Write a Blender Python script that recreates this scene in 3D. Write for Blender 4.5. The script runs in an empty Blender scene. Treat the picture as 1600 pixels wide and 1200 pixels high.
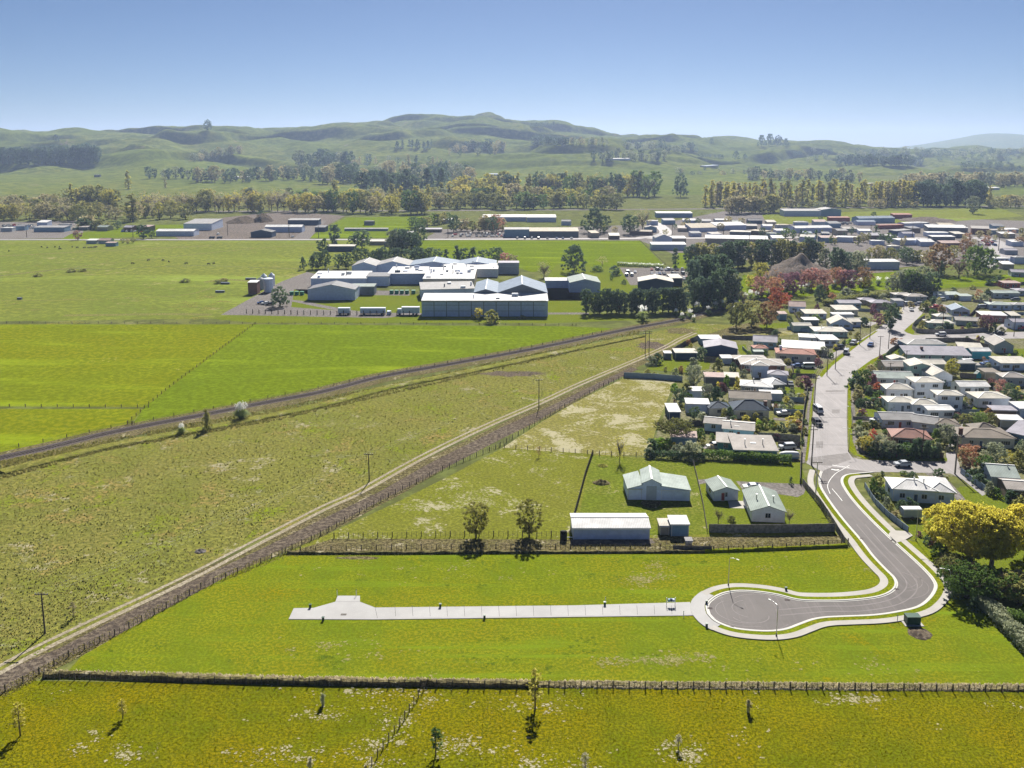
import bpy, math, random
import numpy as np
from mathutils import Vector, noise
from mathutils.geometry import tessellate_polygon

# ------------------------------------------------------------------ camera, sky, sun, exposure
H = 80.0                     # camera height, metres
FPX = 1400.0                 # focal length in photo pixels (1600 wide)
TH = math.radians(9.9)
CY = 472.0                   # row of the optical axis in the photo
SC = bpy.context.scene
COL = SC.collection
cd = bpy.data.cameras.new('camera'); cam = bpy.data.objects.new('camera', cd); COL.objects.link(cam)
cam.location = (0, 0, H); cam.rotation_euler = (math.pi/2-TH, 0, 0)
cd.sensor_width = 36; cd.lens = 36*FPX/1600; cd.shift_y = -(600-CY)/1600
cd.clip_start = 1; cd.clip_end = 60000
SC.camera = cam
SUN_EL, SUN_AZ = math.radians(39), math.radians(6)
W = bpy.data.worlds.new('World'); SC.world = W; W.use_nodes = True
wn = W.node_tree.nodes; wl = W.node_tree.links
sky = wn.new('ShaderNodeTexSky'); sky.sky_type = 'NISHITA'; sky.sun_disc = False
sky.sun_elevation = SUN_EL; sky.sun_rotation = SUN_AZ; sky.altitude = 50
sky.air_density = 0.62; sky.dust_density = 0.28; sky.ozone_density = 8.0
bg = wn['Background']; bg.inputs[1].default_value = 0.051
skm = wn.new('ShaderNodeMix'); skm.data_type = 'RGBA'; skm.blend_type = 'MULTIPLY'; skm.inputs[0].default_value = 1
skm.inputs[7].default_value = (.55, .53, .515, 1)
wl.new(sky.outputs[0], skm.inputs[6]); wl.new(skm.outputs[2], bg.inputs[0])
sd = bpy.data.lights.new('sun', 'SUN'); sun = bpy.data.objects.new('sun', sd); COL.objects.link(sun)
sd.energy = 4.2; sd.angle = math.radians(0.5); sd.color = (1.0, 0.95, 0.86)
sdir = Vector((math.sin(SUN_AZ)*math.cos(SUN_EL), math.cos(SUN_AZ)*math.cos(SUN_EL), math.sin(SUN_EL)))
sun.rotation_euler = sdir.to_track_quat('Z', 'Y').to_euler(); sun.location = (0, 0, 400)
vs = SC.view_settings; vs.view_transform = 'Standard'; vs.look = 'None'; vs.gamma = 1; vs.exposure = 1.3
SC.cycles.use_denoising = True
SC.cycles.use_adaptive_sampling = True; SC.cycles.adaptive_threshold = 0.02
SC.cycles.max_bounces = 6; SC.cycles.diffuse_bounces = 3; SC.cycles.glossy_bounces = 2
SC.cycles.transmission_bounces = 3; SC.cycles.volume_bounces = 1; SC.cycles.transparent_max_bounces = 8
SC.cycles.sample_clamp_indirect = 4

# ------------------------------------------------------------------ photo <-> world
ct, st = math.cos(TH), math.sin(TH)
def ray(px, py):
    a, b = (px-800)/FPX, (CY-py)/FPX
    return a, ct+b*st, -st+b*ct
def P(px, py, z=0.0):
    a, b, c = ray(px, py); t = (z-H)/c
    return Vector((a*t, b*t, z))
def Zat(py, y, px=800):
    a, b, c = ray(px, py); return H + c*y/b
def proj(v):
    x, y, z = v; z -= H
    d = y*ct - z*st; u = y*st + z*ct
    return 800+FPX*x/d, CY-FPX*u/d
def S(py): return (py-228)/H            # photo pixels per metre at ground row py
RNG = random.Random(7)
def rn(a, b): return RNG.uniform(a, b)

# ------------------------------------------------------------------ materials
def srgb(r, g, b): return tuple(((c/255/12.92) if c/255 <= .04045 else ((c/255+.055)/1.055)**2.4) for c in (r, g, b))
MATS = {}
def _new(name):
    m = bpy.data.materials.new(name); m.use_nodes = True
    n = m.node_tree.nodes; l = m.node_tree.links; b = n['Principled BSDF']
    b.inputs['Specular IOR Level'].default_value = 0.2
    return m, n, l, b
def _noise(n, l, co, scale, detail=4, rough=.6, dist=0):
    t = n.new('ShaderNodeTexNoise'); t.inputs['Scale'].default_value = scale
    t.inputs['Detail'].default_value = detail; t.inputs['Roughness'].default_value = rough; t.inputs['Distortion'].default_value = dist
    l.new(co, t.inputs['Vector']); return t.outputs['Fac']
def _ramp(n, l, f, p0, p1):
    r = n.new('ShaderNodeMapRange'); r.interpolation_type = 'SMOOTHSTEP'; r.inputs[1].default_value = p0; r.inputs[2].default_value = p1
    l.new(f, r.inputs[0]); return r.outputs[0]
def _mix(n, l, f, a, b, mode='MIX'):
    m = n.new('ShaderNodeMix'); m.data_type = 'RGBA'; m.blend_type = mode
    if isinstance(f, (int, float)): m.inputs[0].default_value = f
    else: l.new(f, m.inputs[0])
    for s, v in ((6, a), (7, b)):
        if isinstance(v, tuple): m.inputs[s].default_value = (*v[:3], 1)
        else: l.new(v, m.inputs[s])
    return m.outputs[2]
def simple(name, rgb, rough=.6, metal=0, var=.12, scale=.6, spec=None):
    if name in MATS: return MATS[name]
    m, n, l, b = _new(name); co = n.new('ShaderNodeTexCoord').outputs['Object']
    f = _noise(n, l, co, scale, 5, .65)
    d = tuple(c*(1-var*2) for c in rgb); e = tuple(min(1, c*(1+var)) for c in rgb)
    l.new(_mix(n, l, _ramp(n, l, f, .3, .7), d, e), b.inputs['Base Color'])
    b.inputs['Roughness'].default_value = rough; b.inputs['Metallic'].default_value = metal
    if spec is not None: b.inputs['Specular IOR Level'].default_value = spec
    MATS[name] = m; return m
def grass(name, c1, c2, c3=None, dry=None, dryamt=.62, big=.02, mid=.12, fine=1.2, bump=.5, streak=None, midlo=.35, extra=()):
    """field of grass: c1/c2 large patches, c3 small darker tufts, dry = pale dead patches"""
    if name in MATS: return MATS[name]
    m, n, l, b = _new(name); co = n.new('ShaderNodeTexCoord').outputs['Object']
    a = _mix(n, l, _ramp(n, l, _noise(n, l, co, big, 4, .6, .3), .4, .6), c1, c2)
    a = _mix(n, l, _ramp(n, l, _noise(n, l, co, mid, 5, .7), midlo, .75), a, _mix(n, l, .5, c2, tuple(x*1.5 for x in c1)))
    for i, (col, sc, lo) in enumerate(extra):
        mp0 = n.new('ShaderNodeMapping'); mp0.inputs['Location'].default_value = (31*i+17, 53*i+5, 0); l.new(co, mp0.inputs['Vector'])
        a = _mix(n, l, _ramp(n, l, _noise(n, l, mp0.outputs[0], sc, 6, .78, .4), lo, lo+.09), a, col)
    f = _noise(n, l, co, fine, 5, .75)
    a = _mix(n, l, _ramp(n, l, f, .58, .44), a, c3 or tuple(x*.45 for x in c1))
    if dry:
        q = n.new('ShaderNodeMath'); q.operation = 'ADD'
        l.new(_noise(n, l, co, mid*.8, 5, .8, .5), q.inputs[0])
        mm = n.new('ShaderNodeMath'); mm.operation = 'MULTIPLY_ADD'; l.new(_noise(n, l, co, fine*.9, 4, .8), mm.inputs[0]); mm.inputs[1].default_value = .5; mm.inputs[2].default_value = -.25
        l.new(mm.outputs[0], q.inputs[1])
        a = _mix(n, l, _ramp(n, l, q.outputs[0], dryamt, dryamt+.08), a, dry)
    if streak:
        mp = n.new('ShaderNodeMapping'); mp.inputs['Scale'].default_value = streak; l.new(co, mp.inputs['Vector'])
        a = _mix(n, l, _ramp(n, l, _noise(n, l, mp.outputs[0], 1, 4, .6), .5, .75), a, tuple(x*(1.6 if big < .015 else 1.22) for x in c2))
    l.new(a, b.inputs['Base Color']); b.inputs['Roughness'].default_value = 1; b.inputs['Specular IOR Level'].default_value = 0
    bp = n.new('ShaderNodeBump'); bp.inputs['Strength'].default_value = bump; bp.inputs['Distance'].default_value = .25
    l.new(f, bp.inputs['Height']); l.new(bp.outputs[0], b.inputs['Normal'])
    MATS[name] = m; return m
def leafy(name, c1, c2, trans=.4, vary=1):
    c1 = tuple(min(.9, x*2.25) for x in c1); c2 = tuple(min(.9, x*2.25) for x in c2)
    if name in MATS: return MATS[name]
    m, n, l, b = _new(name); g = n.new('ShaderNodeTexCoord').outputs['Object']
    at = n.new('ShaderNodeAttribute'); at.attribute_name = 'tint'
    oi = n.new('ShaderNodeObjectInfo')
    a = _mix(n, l, at.outputs['Fac'], c1, c2)
    hs = n.new('ShaderNodeHueSaturation'); l.new(a, hs.inputs['Color'])
    mr = n.new('ShaderNodeMapRange'); l.new(oi.outputs['Random'], mr.inputs[0]); mr.inputs[3].default_value = 1-.25*vary; mr.inputs[4].default_value = 1+.3*vary
    l.new(mr.outputs[0], hs.inputs['Value'])
    mh = n.new('ShaderNodeMapRange'); l.new(oi.outputs['Random'], mh.inputs[0]); mh.inputs[3].default_value = .5+.015*vary; mh.inputs[4].default_value = .5-.015*vary
    l.new(mh.outputs[0], hs.inputs['Hue'])
    l.new(hs.outputs[0], b.inputs['Base Color']); b.inputs['Roughness'].default_value = .7; b.inputs['Specular IOR Level'].default_value = .12
    tr = n.new('ShaderNodeBsdfTranslucent'); l.new(hs.outputs[0], tr.inputs[0])
    mx = n.new('ShaderNodeMixShader'); mx.inputs[0].default_value = trans
    l.new(b.outputs[0], mx.inputs[1]); l.new(tr.outputs[0], mx.inputs[2]); l.new(mx.outputs[0], n['Material Output'].inputs[0])
    MATS[name] = m; return m

# ------------------------------------------------------------------ mesh building
class MB:
    def __init__(s): s.v = []; s.f = []; s.m = []
    def add(s, vs, fs, mi=0):
        k = len(s.v); s.v += [tuple(v) for v in vs]; s.f += [tuple(i+k for i in f) for f in fs]; s.m += [mi]*len(fs); return s
    def box(s, x0, y0, z0, x1, y1, z1, mi=0):
        return s.add([(x0,y0,z0),(x1,y0,z0),(x1,y1,z0),(x0,y1,z0),(x0,y0,z1),(x1,y0,z1),(x1,y1,z1),(x0,y1,z1)],
              [(0,3,2,1),(4,5,6,7),(0,1,5,4),(1,2,6,5),(2,3,7,6),(3,0,4,7)], mi)
    def tube(s, pts, rad, n=6, mi=0, cap=True):
        rings = []
        if not hasattr(rad, '__len__'): rad = [rad]*len(pts)
        pts = [Vector(p) for p in pts]
        for i, p in enumerate(pts):
            d = (pts[min(i+1, len(pts)-1)]-pts[max(i-1, 0)])
            d = d.normalized() if d.length else Vector((0,0,1))
            a = d.cross(Vector((0,0,1)) if abs(d.z) < .9 else Vector((1,0,0))).normalized(); b = d.cross(a)
            rings.append([p+(a*math.cos(t)+b*math.sin(t))*rad[i] for t in [2*math.pi*k/n for k in range(n)]])
        vs = [v for r in rings for v in r]; fs = []
        for i in range(len(pts)-1):
            for k in range(n): fs.append((i*n+k, i*n+(k+1) % n, (i+1)*n+(k+1) % n, (i+1)*n+k))
        if cap: fs += [tuple(range(n))[::-1], tuple((len(pts)-1)*n+k for k in range(n))]
        return s.add(vs, fs, mi)
    def bar(s, a, b, w, h, mi=0):
        a, b = Vector(a), Vector(b); d = (b-a).normalized(); sd_ = d.cross(Vector((0,0,1)))
        sd_ = sd_.normalized() if sd_.length > 1e-4 else Vector((1,0,0)); up = sd_.cross(d)
        vs = [p+sd_*i*w/2+up*j*h/2 for p in (a, b) for i, j in ((-1,-1),(1,-1),(1,1),(-1,1))]
        return s.add(vs, [(0,1,2,3),(7,6,5,4),(0,4,5,1),(1,5,6,2),(2,6,7,3),(3,7,4,0)], mi)
    def mesh(s, name, mats, smooth=False):
        me = bpy.data.meshes.new(name); me.from_pydata(s.v, [], s.f)
        for m in mats: me.materials.append(m)
        if len(mats) > 1: me.polygons.foreach_set('material_index', s.m)
        if smooth: me.polygons.foreach_set('use_smooth', [True]*len(s.f))
        me.update(); return me
    def build(s, name, mats, parent=None, smooth=False, loc=None, rz=0):
        if not isinstance(mats, (list, tuple)): mats = [mats]
        if isinstance(smooth, (tuple, Vector)): smooth, loc = False, smooth
        return obj(name, s.mesh(name, mats, smooth), parent, loc, rz)
def obj(name, data, parent=None, loc=None, rz=0):
    o = bpy.data.objects.new(name, data); COL.objects.link(o)
    if parent: o.parent = parent
    if loc is not None: o.location = loc
    if rz: o.rotation_euler = (0, 0, rz)
    return o
THINGS = []      # (object, label, reference world position)
def tag(o, label, cat, group=None, kind=None):
    o['label'] = label; o['category'] = cat
    if group: o['group'] = group
    if kind: o['kind'] = kind
    THINGS.append(o); return o
def thing(name, label, cat, loc, rz=0, group=None):
    o = obj(name, None, None, loc, rz); o.empty_display_size = .5
    return tag(o, label, cat, group)
def struct(o): o['kind'] = 'structure'; return o
def stuff(o, label, cat): o['kind'] = 'stuff'; o['label'] = label; o['category'] = cat; return o
def flat(name, pts, mat, z, px=True, kind='structure'):
    w = [P(a, b) for a, b in pts] if px else [Vector((a, b, 0)) for a, b in pts]
    c = sum(w, Vector())/len(w); c.z = 0
    v = [(p.x-c.x, p.y-c.y, 0) for p in w]
    tr = tessellate_polygon([[Vector(q) for q in v]])
    fs = []
    for t in tr:
        a, b, d = [Vector(v[i]) for i in t]
        fs.append(t if (b-a).cross(d-a).z > 0 else t[::-1])
    o = MB().add(v, fs).build(name, mat, None, False, (c.x, c.y, z))
    if kind: o['kind'] = kind
    return o
def smoothline(pts, n=4):
    out = []; pts = [Vector(p) for p in pts]
    for i in range(len(pts)-1):
        a, b, c, d = pts[max(i-1,0)], pts[i], pts[i+1], pts[min(i+2, len(pts)-1)]
        for k in range(n):
            t = k/n
            out.append(.5*((2*b)+(c-a)*t+(2*a-5*b+4*c-d)*t*t+(3*b-a-3*c+d)*t**3))
    out.append(pts[-1]); return out
def resample(pts, step):
    pts = [Vector(p) for p in pts]; out = [pts[0].copy()]; left = step
    for a, b in zip(pts, pts[1:]):
        L = (b-a).length; t = left
        while t < L: out.append(a+(b-a)*t/L); t += step
        left = t-L
    out.append(pts[-1]); return out
def offs(w, d):
    out = []
    for i, p in enumerate(w):
        t = (w[min(i+1, len(w)-1)]-w[max(i-1, 0)]); t.z = 0; t.normalize()
        out.append(p+Vector((-t.y, t.x, 0))*d)
    return out
def ribbon(name, w, d0, d1, mat, z, parent=None, thick=0):
    """strip between offsets d0 and d1 of the world polyline w (left positive)"""
    a, b = offs(w, d0), offs(w, d1); mb = MB(); n = len(w); o0 = w[0]
    R = lambda p, zz: (p.x-o0.x, p.y-o0.y, zz)
    fl = d1 > d0
    vs = [R(p, 0) for p in a]+[R(p, 0) for p in b]
    fs = [(i, i+1, n+i+1, n+i) if fl else (i, n+i, n+i+1, i+1) for i in range(n-1)]
    mb.add(vs, fs)
    if thick:
        for q, sgn in ((a, fl), (b, not fl)):
            vs = [R(p, 0) for p in q]+[R(p, -thick) for p in q]
            mb.add(vs, [((i, n+i, n+i+1, i+1) if sgn else (i, i+1, n+i+1, n+i)) for i in range(n-1)])
    ob = mb.build(name, mat, parent, False, (o0.x, o0.y, z)); ob['kind'] = 'structure'; return ob
# ------------------------------------------------------------------ colours and materials
G_CON = simple('concrete', (.42,.41,.39), .8, var=.05, scale=.25)
G_CON2 = simple('old_concrete', (.30,.28,.27), .85, var=.08, scale=.4)
def asphalt(name, c, var):
    m, n, l, b = _new(name); co = n.new('ShaderNodeTexCoord').outputs['Object']
    mp = n.new('ShaderNodeMapping'); mp.inputs['Rotation'].default_value = (0, 0, .12); mp.inputs['Scale'].default_value = (1.4, .06, 1); l.new(co, mp.inputs['Vector'])
    f1 = _noise(n, l, mp.outputs[0], .8, 5, .7, 1.0); f2 = _noise(n, l, co, .12, 5, .7, .8)
    a = _mix(n, l, _ramp(n, l, f2, .35, .65), tuple(x*(1-var) for x in c), c)
    a = _mix(n, l, _ramp(n, l, f1, .5, .7), a, tuple(x*(1+var) for x in c))
    a = _mix(n, l, _ramp(n, l, _noise(n, l, co, 6, 3, .7), .3, .7), _mix(n, l, .15, a, (0,0,0)), a)
    l.new(a, b.inputs['Base Color']); b.inputs['Roughness'].default_value = .75; b.inputs['Specular IOR Level'].default_value = .3
    return m
M_NEWROAD = asphalt('new_asphalt', (.100,.086,.084), .22)
M_OLDROAD = asphalt('worn_chip_seal', (.245,.225,.225), .16)
M_KERB = simple('kerb_concrete', (.50,.49,.46), .8, var=.03)
M_PATH = simple('path_concrete', (.38,.36,.33), .85, var=.05, scale=.3)
M_DRIVE = simple('drive_concrete', (.36,.355,.35), .8, var=.06, scale=.12)
M_PAINT = simple('road_paint', (.75,.75,.73), .6, var=.05, scale=2)
M_SOIL = grass('bare_soil', (.130,.104,.076), (.175,.145,.110), (.070,.056,.046), dry=(.20,.17,.14), dryamt=.68, big=.06, mid=.3, fine=1.1, bump=.8, extra=[((.06,.048,.045),.25,.58)])
M_TRACK = grass('gravel_wheel_track', (.30,.26,.20), (.38,.34,.27), (.22,.19,.13), big=.05, mid=.5, fine=2, bump=.3)
M_BALLAST = grass('rail_ballast', (.12,.10,.10), (.15,.13,.125), (.07,.06,.06), big=.05, mid=.5, fine=2.5, bump=.5)
M_GRAVEL = grass('yard_gravel', (.19,.17,.165), (.23,.21,.20), (.13,.12,.11), big=.03, mid=.2, fine=1, bump=.2)
M_DIRTY = grass('yard_dirt', (.17,.14,.12), (.22,.18,.16), (.10,.09,.08), big=.03, mid=.1, fine=.6, bump=.3)
M_FORE = grass('foreground_pasture', (.215,.172,.003), (.120,.150,.004), (.085,.088,.004), dry=(.42,.39,.27), dryamt=.71, big=.06, mid=.2, fine=2.4, bump=.35, extra=[((.195,.175,.003),.15,.56),((.095,.125,.004),.35,.60)])
M_SUBD = grass('fresh_grass', (.200,.186,.009), (.122,.176,.010), (.105,.132,.008), dry=(.30,.28,.14), dryamt=.74, big=.045, mid=.12, fine=1.9, bump=.3, streak=(.02,.3,1), extra=[((.225,.190,.005),.05,.58),((.095,.160,.006),.12,.60)])
M_ROUGH = grass('rough_pasture', (.210,.192,.052), (.160,.178,.028), (.108,.112,.028), dry=(.30,.27,.18), dryamt=.60, big=.03, mid=.10, fine=1.1, bump=.5, extra=[((.290,.215,.075),.055,.54),((.185,.235,.010),.06,.54),((.250,.245,.150),.11,.58),((.095,.120,.035),.20,.60)])
M_PALE = grass('dry_pasture', (.170,.175,.030), (.160,.180,.018), (.115,.12,.02), dry=(.32,.30,.19), dryamt=.56, big=.03, mid=.10, fine=1.4, bump=.4)
M_PALE2 = grass('parched_pasture', (.23,.21,.07), (.19,.19,.035), (.14,.13,.04), dry=(.34,.315,.20), dryamt=.49, big=.03, mid=.10, fine=1.2, bump=.3)
M_PADD = grass('green_paddock', (.175,.180,.008), (.130,.170,.008), (.11,.135,.006), dry=(.27,.25,.08), dryamt=.66, big=.012, mid=.04, fine=.5, bump=.2, streak=(.01,.06,1))
M_PADG = grass('lush_paddock', (.115,.165,.009), (.135,.175,.009), (.095,.130,.007), big=.012, mid=.04, fine=.5, bump=.2, streak=(.01,.06,1))
M_FAR = grass('mid_paddock', (.180,.190,.036), (.135,.175,.028), (.12,.14,.028), dry=(.24,.22,.09), dryamt=.60, big=.006, mid=.025, fine=.25, bump=.15, streak=(.003,.02,1))
M_LAWN = grass('lawn', (.125,.160,.016), (.155,.168,.020), (.095,.122,.014), dry=(.24,.22,.09), dryamt=.66, big=.05, mid=.2, fine=2, bump=.3)
M_YARDG = grass('barn_paddock_grass', (.125,.165,.016), (.160,.165,.028), (.09,.115,.014), dry=(.30,.27,.15), dryamt=.60, big=.06, mid=.16, fine=1.3, bump=.4, extra=[((.17,.17,.05),.12,.56)])
M_PLAIN = grass('plain_grass', (.14,.145,.045), (.11,.135,.04), (.09,.10,.035), dry=(.22,.20,.11), dryamt=.62, big=.004, mid=.02, fine=.1, bump=.2)
M_SUB = grass('suburb_ground', (.15,.16,.03), (.22,.20,.17), (.11,.11,.05), big=.06, mid=.12, fine=1, bump=.2)
M_HILL = grass('hill_grass', (.118,.150,.030), (.160,.165,.042), (.085,.110,.028), dry=(.20,.165,.11), dryamt=.64, big=.0022, mid=.006, fine=.05, bump=.3)
M_BANK = grass('bank_grass', (.20,.165,.09), (.14,.135,.045), (.07,.06,.03), dry=(.36,.32,.22), dryamt=.60, big=.1, mid=.3, fine=1.4, bump=1)
M_POST = simple('weathered_post', (.13,.11,.09), .9, var=.3, scale=2)
M_WOODF = simple('weathered_paling', (.30,.27,.25), .9, var=.2, scale=1.5)
M_WOODD = simple('dark_paling', (.16,.14,.14), .9, var=.2, scale=1.5)
M_STEEL = simple('galvanised_steel', (.50,.51,.52), .35, .6, var=.05)
M_RAIL = simple('rail_steel', (.30,.25,.23), .4, .7, var=.15)
M_BLUEF = simple('blue_steel_fence', (.22,.30,.40), .5, 0, var=.05)
M_GLASS = simple('window_glass', (.035,.045,.06), .12, 0, var=.2, spec=.6)
M_WIN = simple('white_joinery', (.75,.75,.73), .5, var=.03)
M_BARK = simple('bark', (.12,.09,.07), .9, var=.3, scale=3)
M_BARKP = simple('pale_bark', (.26,.22,.18), .9, var=.25, scale=3)
M_RUB = simple('tyre_rubber', (.02,.02,.02), .8)
ROOFC = dict(white=(.84,.83,.82), cream=(.66,.62,.54), grey=(.38,.37,.37), warm=(.44,.40,.37), lilac=(.42,.40,.46), slate=(.23,.23,.25), navy=(.045,.075,.12),
             brown=(.27,.23,.19), red=(.42,.17,.12), terra=(.40,.21,.17), green=(.32,.38,.34), mint=(.45,.52,.48), blue=(.25,.32,.42), dark=(.10,.10,.11), pinkish=(.50,.36,.33), tan=(.50,.42,.30))
def roofm(c):
    nm = 'roof_'+c
    if nm in MATS: return MATS[nm]
    col = tuple(x*.88 for x in ROOFC[c]); m, n, l, b = _new(nm); co = n.new('ShaderNodeTexCoord').outputs['Object']
    mp = n.new('ShaderNodeMapping'); mp.inputs['Scale'].default_value = (1, 1, .3); l.new(co, mp.inputs['Vector'])
    a = _mix(n, l, _ramp(n, l, _noise(n, l, mp.outputs[0], .35, 5, .7), .3, .7), tuple(x*.72 for x in col), col)
    wv = n.new('ShaderNodeTexWave'); wv.inputs['Scale'].default_value = .9; wv.inputs['Distortion'].default_value = .3; l.new(co, wv.inputs['Vector'])
    a = _mix(n, l, wv.outputs['Fac'], _mix(n, l, .22, a, (0, 0, 0)), a)
    a = _mix(n, l, _ramp(n, l, _noise(n, l, co, 1.6, 4, .7), .60, .72), a, tuple(x*.6 for x in col))
    l.new(a, b.inputs['Base Color']); b.inputs['Roughness'].default_value = .7; b.inputs['Specular IOR Level'].default_value = .12
    MATS[nm] = m; return m
WALLC = dict(white=(.80,.84,.90), cream=(.68,.65,.56), teal=(.16,.40,.42), cyan=(.05,.45,.55), blue=(.22,.36,.50), paleblue_shade=(.66,.74,.90), navy=(.05,.09,.17), grey=(.44,.48,.52),  # white, pale blue and steel have the blue of shaded walls put in
             brick=(.25,.13,.10), brown=(.20,.15,.12), green=(.25,.35,.28), steel=(.54,.62,.82), slate=(.17,.20,.23), tan=(.42,.36,.28), red=(.38,.09,.07), mint=(.36,.52,.47))
def wallm(c):
    nm = 'wall_'+c
    if nm in MATS: return MATS[nm]
    col = WALLC[c]; m, n, l, b = _new(nm); co = n.new('ShaderNodeTexCoord').outputs['Object']
    sp = n.new('ShaderNodeSeparateXYZ'); l.new(co, sp.inputs[0])
    w = n.new('ShaderNodeMath'); w.operation = 'PINGPONG'; w.inputs[1].default_value = .11; l.new(sp.outputs[2], w.inputs[0])
    a = _mix(n, l, _ramp(n, l, _noise(n, l, co, .8, 5, .7), .3, .75), tuple(x*.8 for x in col), col)
    a = _mix(n, l, _ramp(n, l, w.outputs[0], .015, .0), a, tuple(x*.55 for x in col))
    l.new(a, b.inputs['Base Color']); b.inputs['Roughness'].default_value = .65
    MATS[nm] = m; return m

LEAF = dict(
 dark=leafy('leaf_dark', (.028,.050,.030), (.070,.100,.046), .4),
 pine=leafy('leaf_pine', (.032,.056,.040), (.075,.104,.062), .4),
 green=leafy('leaf_green', (.040,.075,.016), (.085,.125,.030)),
 bright=leafy('leaf_bright', (.10,.17,.02), (.17,.23,.04)),
 olive=leafy('leaf_olive', (.085,.095,.030), (.175,.165,.055), .5),
 greygreen=leafy('leaf_greygreen', (.090,.105,.065), (.19,.20,.13)),
 yellow=leafy('leaf_yellow', (.20,.178,.026), (.36,.325,.050), .62, .12),
 gold=leafy('leaf_gold', (.16,.145,.030), (.29,.265,.055), .5, .5),
 brown=leafy('leaf_brown', (.135,.120,.062), (.235,.210,.115), .5, .5),
 rust=leafy('leaf_rust', (.14,.085,.048), (.23,.14,.075)),
 red=leafy('leaf_red', (.18,.05,.035), (.31,.09,.055), .35),
 pink=leafy('leaf_pink', (.16,.085,.075), (.26,.15,.12), .4),
 purple=leafy('leaf_purple', (.07,.035,.045), (.13,.065,.07)),
 pale=leafy('leaf_pale', (.22,.20,.14), (.38,.35,.26)),
 willow=leafy('leaf_willow', (.085,.085,.022), (.17,.16,.04), .5, .3),
 plume=leafy('leaf_plume', (.50,.44,.38), (.72,.66,.58), .4),
 blade=leafy('leaf_blade', (.06,.09,.025), (.13,.16,.05)),
 grassd=leafy('leaf_tuft_dark', (.070,.068,.006), (.15,.13,.010), .5),
 grassr=leafy('leaf_tuft_rough', (.12,.12,.030), (.26,.23,.09), .55),
)
# ------------------------------------------------------------------ foliage prototypes (unit height, base at origin)
def crown_arrays(shape, nclump, nleaf, leaf, seed, z0=.2, wid=.5, spread=.1):
    r = np.random.RandomState(seed); C = []
    while len(C) < nclump:
        z = r.uniform(z0, .97); t = (z-z0)/(1-z0)
        if shape == 'round': rad = wid*math.sqrt(max(0, 1-(2*t-1)**2))*(.9+.25*r.rand())
        elif shape == 'dome': rad = wid*math.sqrt(max(0, 1-t**1.8))
        elif shape == 'spindle': rad = wid*(math.sin(math.pi*min(1, t**.75*.95+.05)))**.6
        elif shape == 'cone': rad = wid*(1-t)**.8+.02
        elif shape == 'vase': rad = wid*(.25+.75*math.sin(math.pi*.5*min(1, t*1.5)))*(1-max(0, t-.7)*1.8)
        elif shape == 'flat': rad = wid*math.sqrt(max(0, 1-(2*t-1)**2))
        elif shape == 'box': rad = wid
        a = r.uniform(0, 2*math.pi); q = rad*(r.rand()**.4)
        if shape == 'box': x, y = r.uniform(-wid, wid), r.uniform(-.5, .5)*.9
        else: x, y = q*math.cos(a), q*math.sin(a)
        C.append((x, y, z, spread*r.uniform(.6, 1.3), r.rand()))
    C = np.array(C); idx = np.repeat(np.arange(nclump), nleaf)
    d = r.normal(size=(len(idx), 3)); d /= np.linalg.norm(d, axis=1)[:, None]
    rr = (np.abs(r.normal(size=len(idx)))*.62)[:, None]
    p = C[idx, :3]+d*rr*C[idx, 3:4]*np.array([1, 1, .75]); p[:, 2] = np.maximum(p[:, 2], .015)
    # leaf triangles facing roughly outward
    nrm = d+r.normal(size=d.shape)*.6; nrm /= np.linalg.norm(nrm, axis=1)[:, None]
    t1 = np.cross(nrm, r.normal(size=d.shape)); t1 /= np.linalg.norm(t1, axis=1)[:, None]; t2 = np.cross(nrm, t1)
    s = leaf*r.uniform(.6, 1.4, (len(idx), 1))
    V = np.stack([p+t1*s, p-t1*s*.6+t2*s, p-t1*s*.6-t2*s], 1).reshape(-1, 3)
    tint = np.clip(C[idx, 4]*.75+r.rand(len(idx))*.35, 0, 1)
    return V, tint
def tri_mesh(name, V, tint, mat):
    me = bpy.data.meshes.new(name); n = len(V)
    me.vertices.add(n); me.vertices.foreach_set('co', V.astype(np.float32).ravel())
    me.loops.add(n); me.loops.foreach_set('vertex_index', np.arange(n, dtype=np.int32))
    me.polygons.add(n//3); me.polygons.foreach_set('loop_start', np.arange(0, n, 3, dtype=np.int32))
    me.polygons.foreach_set('loop_total', np.full(n//3, 3, dtype=np.int32))
    at = me.attributes.new('tint', 'FLOAT', 'FACE'); at.data.foreach_set('value', tint.astype(np.float32))
    me.materials.append(mat); me.update(calc_edges=True); return me
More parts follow.
